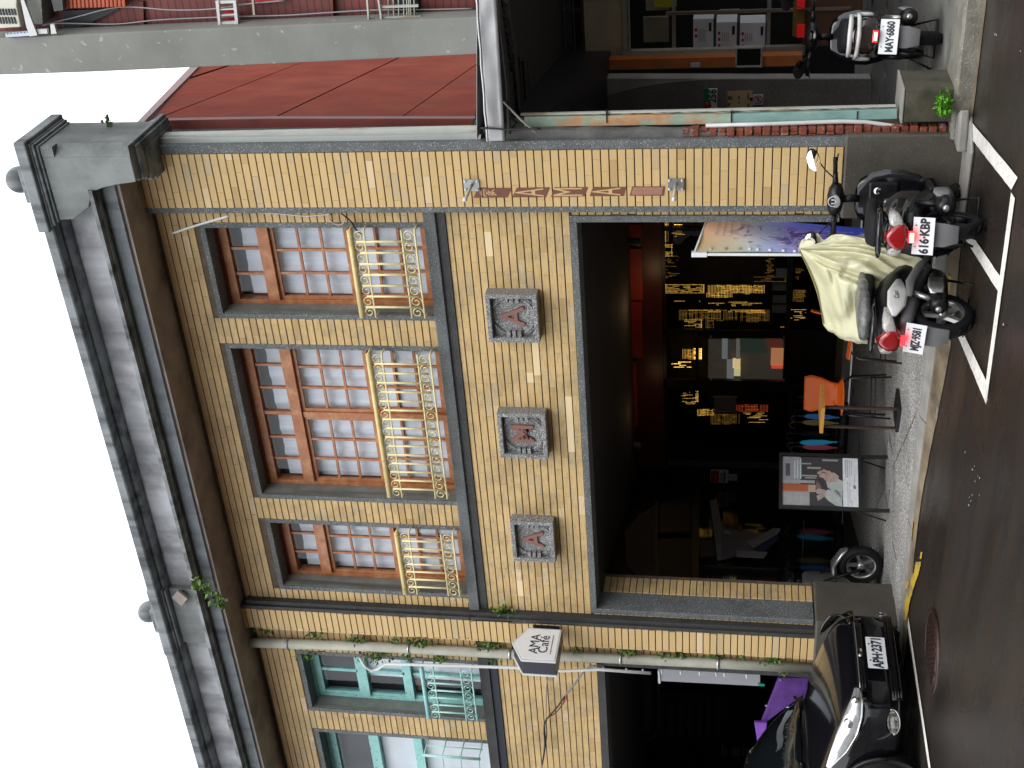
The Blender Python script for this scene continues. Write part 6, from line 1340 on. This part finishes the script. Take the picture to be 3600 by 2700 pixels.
    secs = {'dark': [(-.36, .645, .035, .025), (-.34, .64, .10, .055), (-.26, .625, .135, .085), (-.10, .61, .155, .115), (.10, .585, .17, .135), (.34, .54, .175, .15), (.52, .47, .155, .15), (.60, .42, .13, .12)],
            'white': [(-.36, .64, .035, .025), (-.34, .635, .095, .055), (-.26, .62, .13, .08), (-.10, .605, .15, .10), (.10, .58, .165, .12), (.34, .53, .17, .13), (.52, .45, .15, .12), (.60, .40, .12, .09)],
            'brown': [(-.34, .62, .06, .06), (-.32, .62, .115, .105), (-.24, .615, .14, .125), (-.08, .60, .155, .13), (.10, .58, .165, .135), (.34, .54, .17, .15), (.52, .47, .155, .15), (.60, .42, .13, .12)]}[style]
    b = MB(); b.loft([sup(0, z_, w, h, y_*k, n, 2.4, top=.75) for (y_, z_, w, h) in secs]); add(b, 'tail_body', bodym)
    b = MB(); b.loft([sup(0, z_, w, h, y_*k, 14, 2.6) for (y_, z_, w, h) in ((-.22, .50, .09, .05), (-.05, .48, .13, .07), (.2, .44, .15, .09), (.5, .34, .15, .08), (.62, .30, .14, .05))]); add(b, 'lower_side_cover', P_('plasblk') if style != 'white' else P_('plasgry'))
    # seat
    b = MB(); b.loft([sup(0, z_, w, h, y_*k, 16, 3) for (y_, z_, w, h) in ((-.20, .735, .06, .02), (-.17, .74, .115, .038), (-.02, .755, .135, .045), (.14, .745, .135, .045), (.22, .73, .13, .045), (.42, .72, .115, .045), (.54, .71, .09, .04), (.58, .70, .05, .02))]); add(b, 'seat', P_('rubber'))
    # lamps
    b = MB()
    if style == 'brown':
        b.box(-.05, .05, -.352*k, -.335*k, .515, .56); add(b, 'tail_lamp', P_('redlens'), bevel=.006)
        b = MB(); b.box(-.042, .042, -.358*k, -.353*k, .522, .553); lm = add(b, 'brake_lamp', P_('redlit')); b = MB(); b.box(-.030, .030, -.361*k, -.3585*k, .527, .548); b.build('bulb', P_('redcore'), lm)
    else:
        b.loft([sup(0, .612, w, h, y_*k, 14, 2.8, top=.35) for (y_, w, h) in ((-.392, .050, .045), (-.384, .084, .074), (-.33, .098, .086), (-.26, .08, .06))]); add(b, 'tail_lamp', P_('redlens'))
        b = MB(); b.box(-.040, .040, -.372*k, -.34*k, .498, .532); lm = add(b, 'brake_lamp', P_('redlit'), bevel=.004)
        if style == 'dark': b = MB(); b.box(-.032, .032, -.377*k, -.373*k, .502, .528); b.build('bulb', P_('redcore'), lm)
        for s in (-1, 1):
            b = MB(); b.loft([sup(s*cx_, cz_, w, h, y_*k, 12, 2.2) for (y_, cx_, cz_, w, h) in ((-.365, .085, .61, .012, .035), (-.345, .105, .62, .030, .045), (-.26, .128, .628, .026, .040), (-.14, .150, .632, .010, .020))]); add(b, 'turn_signal', P_('clear'))
    # grab rail
    gm = P_('whiteg') if style == 'brown' else P_('gloss')
    b = MB(); b.tube([(-.125, .02*k, .705), (-.150, -.16*k, .72), (-.145, -.29*k, .725), (-.09, -.37*k, .728), (0, -.385*k, .73), (.09, -.37*k, .728), (.145, -.29*k, .725), (.150, -.16*k, .72), (.125, .02*k, .705)], [.012, .015, .017, .019, .020, .019, .017, .015, .012], 10); add(b, 'grab_rail', gm)
    if style == 'brown':
        b = MB(); b.tube([(-.16, .0, .66), (-.165, -.2*k, .665), (-.135, -.325*k, .665), (0, -.365*k, .66), (.135, -.325*k, .665), (.165, -.2*k, .665), (.16, .0, .66)], .017, 10); add(b, 'lower_rail', gm)
        for s in (-1, 1): b = MB(); b.tube([(s*.15, -.22*k, .72), (s*.15, -.24*k, .665)], .010, 6); add(b, 'rail_post', gm)
        for s in (-1, 1): b = MB(); b.loft([sup(s*.165, .60, .012, .05, -.16*k, 10), sup(s*.175, .60, .014, .07, .0, 10), sup(s*.175, .58, .012, .05, .25*k, 10)]); add(b, 'side_panel', P_('whiteg'))
    if style == 'white':
        for s in (-1, 1):
            b = MB(); b.loft([sup(s*.145, .585, .010, .015, -.24*k, 10), sup(s*.160, .565, .012, .065, -.12*k, 10), sup(s*.176, .545, .012, .075, .05*k, 10), sup(s*.178, .53, .010, .02, .22*k, 10)]); add(b, 'side_panel', P_('whiteg'))
            b = MB(); b.loft([sup(s*.17, .47, .012, .02, .0, 10), sup(s*.182, .45, .014, .035, .2*k, 10), sup(s*.18, .36, .014, .035, .45*k, 10), sup(s*.16, .30, .012, .02, .6*k, 10)]); add(b, 'side_trim', P_('plasgry'))
    # footboard, leg shield, steering head, front mudguard, fork
    b = MB(); b.box(-.16, .16, .54*k, .86*k, .275, .32); add(b, 'footboard', P_('plasblk'), bevel=.015)
    b = MB(); b.loft([[Vector((-w, y_*k, z_)), Vector((-w*.75, (y_+.05)*k, z_)), Vector((0, (y_+.085)*k, z_)), Vector((w*.75, (y_+.05)*k, z_)), Vector((w, y_*k, z_)), Vector((w*.72, (y_-.01)*k, z_)), Vector((0, (y_+.0)*k, z_)), Vector((-w*.72, (y_-.01)*k, z_))] for (y_, z_, w) in ((.86, .28, .13), (.87, .36, .19), (.885, .48, .225), (.90, .60, .225), (.915, .70, .20), (.93, .78, .15), (.935, .81, .08))]); add(b, 'leg_shield', P_('gloss') if style != 'white' else P_('plasgry'))
    b = MB(); b.box(-.135, .135, .855*k, .90*k, .50, .72); add(b, 'inner_panel', P_('plasblk'), bevel=.02)
    b = MB(); b.lathe([(0, .002), (.022, .004), (.028, 0), (.03, -.01)], (.07, .853*k, .655), (0, -1, .1), 16); kk = add(b, 'key_switch', P_('chrome')); b = MB(); b.box(.064, .076, .846*k, .852*k, .652, .658); b.build('key_slot', P_('ink'), kk)
    b = MB(); b.tube([(0, .94*k, .78), (0, .93*k, .90)], .03, 10); add(b, 'steering_head', P_('plasblk'))
    b = MB(); b.loft([sup(0, .945, .035, .02, .82*k, 14, 2.2), sup(0, .955, .11, .045, .85*k, 14, 2.2), sup(0, .955, .135, .062, .90*k, 14, 2.2), sup(0, .945, .12, .06, .97*k, 14, 2.2), sup(0, .93, .05, .03, 1.02*k, 14, 2.2)]); add(b, 'handlebar_cover', P_('plasblk'))
    b = MB(); b.lathe([(.0, .002), (.045, .002), (.052, -.004)], (0, .826*k, .965), (0, -.75, .65), 20); dd = add(b, 'dashboard', P_('plasgry' if style == 'dark' else 'gloss'))
    if style == 'dark':
        b = MB(); b.tube([Vector((0, .818*k, .972))+Vector((.038*math.cos(a), -.0, .038*math.sin(a))) for a in [2*PI*i/20 for i in range(20)]], .004, 5, close=True); b.build('ring', P_('whitep'), dd)
        b = MB(); b.tube([(-.014, .813*k, .988), (-.014, .813*k, .965), (-.006, .813*k, .955), (.006, .813*k, .955), (.014, .813*k, .965), (.014, .813*k, .988)], .004, 5); b.build('symbol', P_('whitep'), dd)
    for s in (-1, 1):
        b = MB(); b.tube([(s*.11, .90*k, .955), (s*.21, .87*k, .965)], .020, 10); add(b, 'switch_housing', P_('plasblk'), )
        b = MB(); b.tube([(s*.20, .872*k, .965), (s*.33, .835*k, .972)], .0165, 12); add(b, 'grip', P_('rubber'))
        b = MB(); b.tube([(s*.20, .92*k, .955), (s*.26, .93*k, .955), (s*.35, .885*k, .95)], .006, 6); add(b, 'brake_lever', P_('silver' if style == 'brown' else 'plasblk'))
        if style != 'white':
            mz = (1.13 if style == 'dark' else 1.20) if s > 0 else (1.13 if style == 'dark' else 1.04); mxx = s*(.315 if style == 'dark' else .28)
            b = MB(); b.tube([(s*.17, .88*k, .975), (s*.22, .88*k, 1.03), (mxx*.98, .87*k, mz-.03)], .0055, 6); ms = add(b, 'mirror_stem', P_('plasblk'))
            c = Vector((mxx, .865*k, mz)); ring = []; ring2 = []
            for i in range(18):
                a = 2*PI*i/18; q, w_ = math.cos(a), math.sin(a)
                e = (abs(q)**1.5*math.copysign(1, q)*.078 + .020*w_*s, abs(w_)**.8*math.copysign(1, w_)*.052)
                ring.append(c+Vector((e[0], -.028+e[1]*.55, e[1]))); ring2.append(c+Vector((e[0]*.6, .035, e[1]*.6)))
            b = MB(); b.loft([ring, [p+Vector((0, .03, 0)) for p in ring], ring2]); b.build('mirror_shell', P_('plasblk'), ms)
            tilt = Vector((0, 0, .0))
            b = MB(); rg = [c+(p-c)*.95+Vector((0, -.030, 0))+Vector((0, (p.z-c.z)*.55, 0)) for p in ring]; b.add(rg+[c+Vector((0, -.030, 0))], [(i, (i+1) % 18, 18) for i in range(18)]); b.build('mirror_glass', P_('mirror'), ms)
    b = MB(); b.loft([sup(0, z_, w, h, y_*k, 12, 2.2) for (y_, z_, w, h) in ((.98, .47, .05, .02), (1.02, .485, .075, .03), (1.2, .50, .08, .03), (1.36, .42, .06, .03), (1.40, .38, .03, .02))]); add(b, 'front_mudguard', P_('gloss') if style != 'white' else P_('whiteg'))
    for s in (-1, 1): b = MB(); b.tube([(s*.085, 1.2*k, .225), (s*.085, 1.0*k, .62)], .015, 8); add(b, 'fork', P_('plasblk'))
    b = MB(); b.tube([(-.10, .36*k, .20), (-.15, .22*k, .02), (.15, .22*k, .02), (.10, .36*k, .20)], .011, 7); add(b, 'centre_stand', P_('plasblk'))
    b = MB(); b.tube([(-.14, .45*k, .22), (-.24, .36*k, .01)], .009, 6); add(b, 'side_stand', P_('plasblk'))
    b = MB(); b.tube([(.14, .30*k, .30), (.20, .27*k, .30)], .008, 6); add(b, 'kick_lever', P_('silver'))
    return t_
sc1 = scooter('black motor scooter with plate 616-KBP and white mirrors parked before the right pillar', -3.87, -1.02, -.13, math.radians(9), .98, 'dark', '616·KBP', 0)
sc2 = scooter('white and grey motor scooter with plate MJZ-9581 under a pale yellow cover', -4.54, -1.10, -.13, math.radians(-10), .98, 'white', 'MJZ·9581', math.radians(1))
sc3 = scooter('dark brown motor scooter with white grab rail and plate MAY-6860 on the raised floor', -3.13, .86, 0, math.radians(17), 1.15, 'brown', 'MAY·6860', math.radians(3))
text('Cuxi', .05, M['ink'], sc2, (.187, .0, .56), (PI/2, 0, PI/2), name='script_name', ext=.0008)
sc4 = scooter('dim silver and black scooter parked inside the arcade behind the left pillar', onY((3000, 2030), 1.25).x-.98, 1.22, 0, math.radians(-88), 1.15, 'white', '', 0)
# silver body on the dim one in the arcade
for c in sc4.children:
    if c.name.startswith(('tail_body', 'side_panel', 'leg_shield', 'front_mudguard')): c.data = c.data.copy(); c.data.materials.clear(); c.data.materials.append(M['silver'])
# pale cover over the handlebars of the white scooter
cv = thing('scooter_cover', 'pale yellow plastic cover crumpled over the front of the white scooter', 'cover', (-4.50, -.40, 0)); o_ = cv.location
pA = onY((2806, 872), -.42)-o_; pB = onY((2892, 1142), -.42)-o_
hem = [onY(p, y)-o_ for (p, y) in (((2880, 870), -.36), ((3020, 872), -.50), ((3160, 880), -.62), ((3245, 905), -.72), ((3250, 945), -.80), ((3190, 985), -.86), ((3130, 1030), -.90), ((3090, 1060), -.92), ((3120, 1170), -.80), ((3180, 1200), -.55), ((3130, 1190), -.40), ((3000, 1165), -.34), ((3000, 1050), -.15), ((3000, 950), -.1))]
nh = len(hem); NR = 96; NK = 26; rr = random.Random(3)
def hemp(a):
    f_ = a*nh; i = int(f_) % nh; q = f_-int(f_); p0, p1, p2, p3 = hem[(i-1) % nh], hem[i], hem[(i+1) % nh], hem[(i+2) % nh]
    return .5*((2*p1)+(p2-p0)*q+(2*p0-5*p1+4*p2-p3)*q*q+(3*p1-p0-3*p2+p3)*q**3)
cen = sum(hem, Vector())/nh
def topp(a):
    h_ = hemp(a); ab = (pB-pA); s = max(0, min(1, (h_-pA).dot(Vector((ab.x, 0, 0)))/max(1e-6, ab.x*ab.x))); s = max(0, min(1, (s-.5)*1.5+.5))
    p = pA.lerp(pB, s); sag = -.035*math.sin(PI*s); return p+Vector((0, 0, sag))
rings = []
for j in range(NK+1):
    v = j/NK; ring = []
    for i in range(NR):
        a = i/NR; t0 = topp(a); h_ = hemp(a); p = t0.lerp(h_, v); out = (h_-cen); out.z = 0; out = out.normalized() if out.length > 1e-4 else Vector((0, -1, 0))
        bul = .07*math.sin(PI*min(1, v*1.15))
        fold = (abs(math.sin(a*2*PI*8+4*noise.noise(Vector((a*8, v*2.0, 0)))+v*2.6))-.5)*.085*math.sin(PI*min(1, v*.85+.08))
        cr_ = noise.turbulence(Vector((a*9, v*4, 3)), 3, True)*.085*math.sin(PI*min(1, v+.1))
        p = p+out*(bul+fold+cr_-.03)+Vector((0, 0, (noise.noise(Vector((a*14, v*7, 8))))*.02*v)); ring.append(p)
    rings.append(ring)
b = MB(); b.loft(rings, cap=False); vs0 = len(b.v); o = b.build('sheet', M['cover'], cv, sub=1)
b = MB(); b.grid(lambda u, v: onY((3020+105*u, 1180-40*v), -.70+.04*math.sin(u*5))-o_+Vector((.02*math.sin(v*7), 0, 0)), 8, 4); b.build('hem_flap', M['cover'], cv)
sb = mat('grey_plastic_bag', (.13, .13, .125), .22, var=.5, scale=22, bump=.6, bscale=30)
b = MB(); b.loft([sup(0, .765, w, h, y_, 16, 3) for (y_, w, h) in ((-.19, .06, .02), (-.15, .125, .045), (.0, .142, .05), (.2, .138, .05), (.36, .11, .03))]); b.build('seat_cover', sb, sc2)

# ================================================================== CAR
car = thing('parked_car', 'black hatchback with plate APH-2371 parked at the kerb left of the cafe pillar', 'car', (-7.93, -1.02, -.02))
ST = [  # x back from the nose, half width, centre height, shoulder height, waist height, sill
    (0.00, .42, .52, .50, .40, .20), (-.03, .56, .56, .54, .42, .17), (-.10, .68, .62, .60, .44, .15), (-.22, .76, .69, .67, .47, .14), (-.40, .80, .755, .73, .50, .14), (-.65, .82, .82, .79, .54, .15),
    (-.90, .83, .875, .84, .56, .16), (-1.15, .835, .93, .89, .58, .17), (-1.6, .84, .95, .92, .60, .17), (-2.4, .845, .95, .93, .60, .17), (-3.2, .835, .97, .95, .62, .18), (-3.7, .78, .96, .92, .60, .20), (-3.95, .66, .90, .85, .55, .25)]
def cprof(s):
    x, w, zc, zs, zw, zb = s
    half = [(0, zc), (w*.35, zc-.004), (w*.68, zs), (w*.88, zs-.03), (w*.965, zs-.09), (w, zw), (w*.995, (zw+zb)/2), (w*.95, zb), (w*.6, zb-.02), (0, zb-.02)]
    return [Vector((x, y, z)) for (y, z) in half]
def cring(s): h = cprof(s); return h+[Vector((p.x, -p.y, p.z)) for p in h[-2:0:-1]]
b = MB(); b.loft([cring(s) for s in ST]); b.build('body', M['gloss'], car, sub=2)
def csurf(x, v, off=.006, side=-1):
    """point on the car side/front: x along, v 0..1 down the half profile"""
    for i in range(len(ST)-1):
        if ST[i+1][0] <= x <= ST[i][0]: k = (ST[i][0]-x)/(ST[i][0]-ST[i+1][0]); a, c = cprof(ST[i]), cprof(ST[i+1]); break
    f_ = v*9; j = min(int(f_), 8); q = f_-j
    p = a[j].lerp(a[j+1], q).lerp(c[j].lerp(c[j+1], q), k)
    n = Vector((max(0, .9+x*2.5), p.y*1.1, .3)).normalized(); p = p+n*off; p.y *= side; return p
# headlight, kerbside and street side: pointed lens sweeping back
for side in (-1, 1):
    A = [Vector((.035, .40, .525)), Vector((.02, .50, .555)), Vector((-.05, .62, .615)), Vector((-.16, .715, .675)), Vector((-.31, .775, .72)), Vector((-.46, .80, .75))]
    Bt = [Vector((.038, .42, .485)), Vector((.02, .54, .475)), Vector((-.03, .66, .485)), Vector((-.13, .75, .52)), Vector((-.29, .80, .60)), Vector((-.48, .815, .73))]
    def hl(u, v):
        f_ = u*5; i = min(int(f_), 4); q = f_-i; p = A[i].lerp(A[i+1], q).lerp(Bt[i].lerp(Bt[i+1], q), v); n = Vector((1-u*.8, .35+u*.7, .3)).normalized(); p = p+n*(.012+.02*math.sin(PI*v)*math.sin(PI*min(1, u+.1)))*(1 if side < 0 else -.6); return Vector((p.x, p.y*side, p.z))
    b = MB(); b.grid(hl, 24, 8); h = b.build('headlight', mat('headlight_glass', (.86, .88, .92), .16, metal=.75, var=.10, scale=25, coat=1.0) if side < 0 else bpy.data.materials['headlight_glass'], car, solid=.01)
    if side > 0: h.data.materials[0] = M['carglass']  # kerbside lens darkened, its dark reflection put into the colour
    if side < 0: b = MB(); b.tube([hl(i/20, 1)+Vector((.004, 0, -.004)) for i in range(21)], .007, 6); b.build('trim', M['chrome'], h)
    for (uu, r_) in ((.22, .034), (.48, .04)) if side < 0 else ():
        c = hl(uu, .45); b = MB(); b.lathe([(0, .014), (r_*.6, .012), (r_, .004), (r_*1.1, -.004)], c, (1, side*.6, .1), 16); b.build('lamp_unit', M['chrome'], h)
    fp = [csurf(-.16, .62, .014, side), csurf(-.16, .72, .014, side)]
    c = Vector((-.085, side*.655, .235)); b = MB(); b.loft([[c+Vector((.012+.02*math.cos(a)*-side*side*0, .0, 0))+Vector((-.055*math.cos(a)*1.0, side*.075*math.cos(a), .045*math.sin(a)))*r_ for a in [2*PI*i/16 for i in range(16)]] for r_ in (1, .95, .5)]); b.build('fog_light', M['clear'], car)
    b = MB(); b.tube([c+Vector((.018-.055*math.cos(a), side*(.085*math.cos(a)), .055*math.sin(a))) for a in [PI*(.9+1.1*i/12) for i in range(13)]], .006, 6); b.build('fog_light_trim', M['silver'], car)
b = MB()
b.grid(lambda u, v: Vector((.012+.028*math.cos((u-.5)*2.2), (u-.5)*.84, .50-.075*v)), 16, 2); b.build('grille', M['plasblk'], car, solid=.01)
for z_ in (.485, .462, .44):
    b = MB(); b.tube([Vector((.030+.030*math.cos((u/10-.5)*2.2), (u/10-.5)*.80, z_)) for u in range(11)], .005, 6); b.build('grille_bar', M['silver'] if z_ > .48 else M['plasblk'], car)
b = MB(); b.loft([[Vector((.062, .055*math.cos(a), .462+.024*math.sin(a))) for a in [2*PI*i/18 for i in range(18)]], [Vector((.075, .047*math.cos(a), .462+.019*math.sin(a))) for a in [2*PI*i/18 for i in range(18)]]]); em = b.build('emblem', M['chrome'], car)
b = MB(); b.tube([(.078, -.034, .462), (.082, -.008, .456), (.082, .008, .468), (.078, .034, .462)], .005, 6); b.build('emblem_wing', M['ink'], em)
b = MB(); b.grid(lambda u, v: Vector((.022+.025*math.cos((u-.5)*2.0), (u-.5)*1.02, .235-.085*v)), 16, 2); b.build('lower_grille', M['plasblk'], car, solid=.01)
for z_ in (.225, .203, .181, .16):
    b = MB(); b.tube([Vector((.030+.028*math.cos((u/10-.5)*2.0), (u/10-.5)*.98, z_)) for u in range(11)], .005, 5); b.build('grille_bar', M['gloss'], car)
b = MB(); b.box(-.003, .003, -.19, .19, -.08, .08); pl = b.build('number_plate', M['plate'], car, bevel=.002); pl.location = (.075, 0, .325)
text('APH·2371', .115, M['ink'], pl, (.005, 0, -.008), (PI/2, 0, PI/2), sx=.78, bold=.004, ext=.0006)
b = MB()
for y_ in (-.1, .1): b.lathe([(0, 0), (.008, 0), (.008, .003), (0, .003)], (.003, y_, .058), (1, 0, 0), 8)
b.build('screws', M['ink'], pl)
# cabin: roof, pillars, glass
def cab(x, w, z): return [Vector((x, y*w, z_)) for (y, z_) in ((0, z), (.5, z-.005), (.85, z-.03), (1, z-.075))]
WSb = [(-.98, 0, .915), (-1.02, .35, .915), (-1.13, .60, .905), (-1.30, .735, .885)]; WSt = [(-1.78, 0, 1.40), (-1.80, .28, 1.397), (-1.84, .44, 1.385), (-1.90, .54, 1.35)]
def ws(u, v):
    s = abs(u*2-1); sg_ = 1 if u > .5 else -1; f_ = s*3; i = min(int(f_), 2); q = f_-i
    a = Vector(WSb[i]).lerp(Vector(WSb[i+1]), q); c = Vector(WSt[i]).lerp(Vector(WSt[i+1]), q); p = a.lerp(c, v)+Vector((.05*math.sin(PI*v), 0, .03*math.sin(PI*v))); p.y *= sg_; return p
b = MB(); b.grid(ws, 20, 10); b.build('windscreen', M['carglass'], car, solid=.006)
b = MB(); b.tube([ws(0, i/10)+Vector((0, -.008, 0)) for i in range(11)], .022, 8); b.build('roof_pillar', M['gloss'], car); b = MB(); b.tube([ws(1, i/10)+Vector((0, .008, 0)) for i in range(11)], .022, 8); b.build('roof_pillar', M['gloss'], car)
b = MB(); b.loft([[Vector((x, -w, z-.05)), Vector((x, -w*.8, z-.012)), Vector((x, 0, z)), Vector((x, w*.8, z-.012)), Vector((x, w, z-.05)), Vector((x, w*.8, z-.05)), Vector((x, -w*.8, z-.05))] for (x, w, z) in ((-1.80, .55, 1.405), (-2.1, .575, 1.44), (-2.7, .58, 1.45), (-3.3, .565, 1.42), (-3.65, .54, 1.36))]); b.build('roof', M['gloss'], car)
for side in (-1, 1):
    b = MB(); b.grid(lambda u, v: Vector((-1.36-2.0*u-(.50*(1-u))*v, side*(.80-.22*v), .93+.43*v)), 10, 5); b.build('side_window', M['carglass'], car, solid=.006)
    b = MB(); b.tube([(-1.33, side*.78, .90), (-1.36, side*.86, .93)], .015, 6); mr_ = b.build('mirror_arm', M['gloss'], car)
    b = MB(); b.loft([sup(0, 0, w, h, y_, 12) for (y_, w, h) in ((-.05, .05, .035), (0, .095, .062), (.05, .10, .065))]); ms = b.build('mirror_shell', M['gloss'], mr_); ms.location = (-1.36, side*.92, .955) if side < 0 else (-1.52, .80, .90); ms.rotation_euler = (0, 0, PI/2 if side < 0 else .1)
b = MB(); b.box(-3.8, -1.2, -.7, .7, .7, .93); b.build('cabin_floor', M['black'], car)
b = MB(); b.loft([[Vector((-3.65, -.54, 1.33)), Vector((-3.65, .54, 1.33)), Vector((-3.67, .54, 1.33)), Vector((-3.67, -.54, 1.33))], [Vector((-3.90, -.72, .93)), Vector((-3.90, .72, .93)), Vector((-3.92, .72, .93)), Vector((-3.92, -.72, .93))]]); b.build('rear_window', M['carglass'], car)
for (xw, sd) in ((-.64, -1), (-.64, 1), (-3.2, -1), (-3.2, 1)):
    c = (xw, sd*.755, .29); b = MB(); b.lathe([(.19, -.09), (.26, -.09), (.285, -.06), (.29, 0), (.285, .06), (.26, .09), (.19, .09)], c, (0, 1, 0), 32); w = b.build('wheel', M['rubber'], car)
    b = MB(); b.lathe([(.19, -.095), (.195, .085), (.17, .085), (.17, -.05)], c, (0, 1, 0), 28)
    for i in range(10):
        a = 2*PI*i/10; d = Vector((math.cos(a), 0, math.sin(a))); n_ = Vector((-d.z, 0, d.x))*.012; q = Vector(c)+Vector((0, sd*.075, 0)); b.prism([q+d*.03-n_, q+d*.18-n_*.7, q+d*.18+n_*.7, q+d*.03+n_], (0, -sd*.03, 0))
    b.lathe([(0, sd*.085), (.04, sd*.08), (.045, sd*.05)], c, (0, 1, 0), 16); b.build('rim', M['silver'], w)
    b = MB(); b.tube([Vector((xw+.33*math.cos(a), sd*.832, .27+.33*math.sin(a))) for a in [PI*i/16 for i in range(17)]], .018, 6); b.build('wheel_arch', M['plasblk'], car)
    b = MB(); b.lathe([(0, 0), (.325, 0), (.325, .012)], (xw, sd*.827, .27), (0, sd, 0), 30); b.build('wheel_well', M['black'], car)
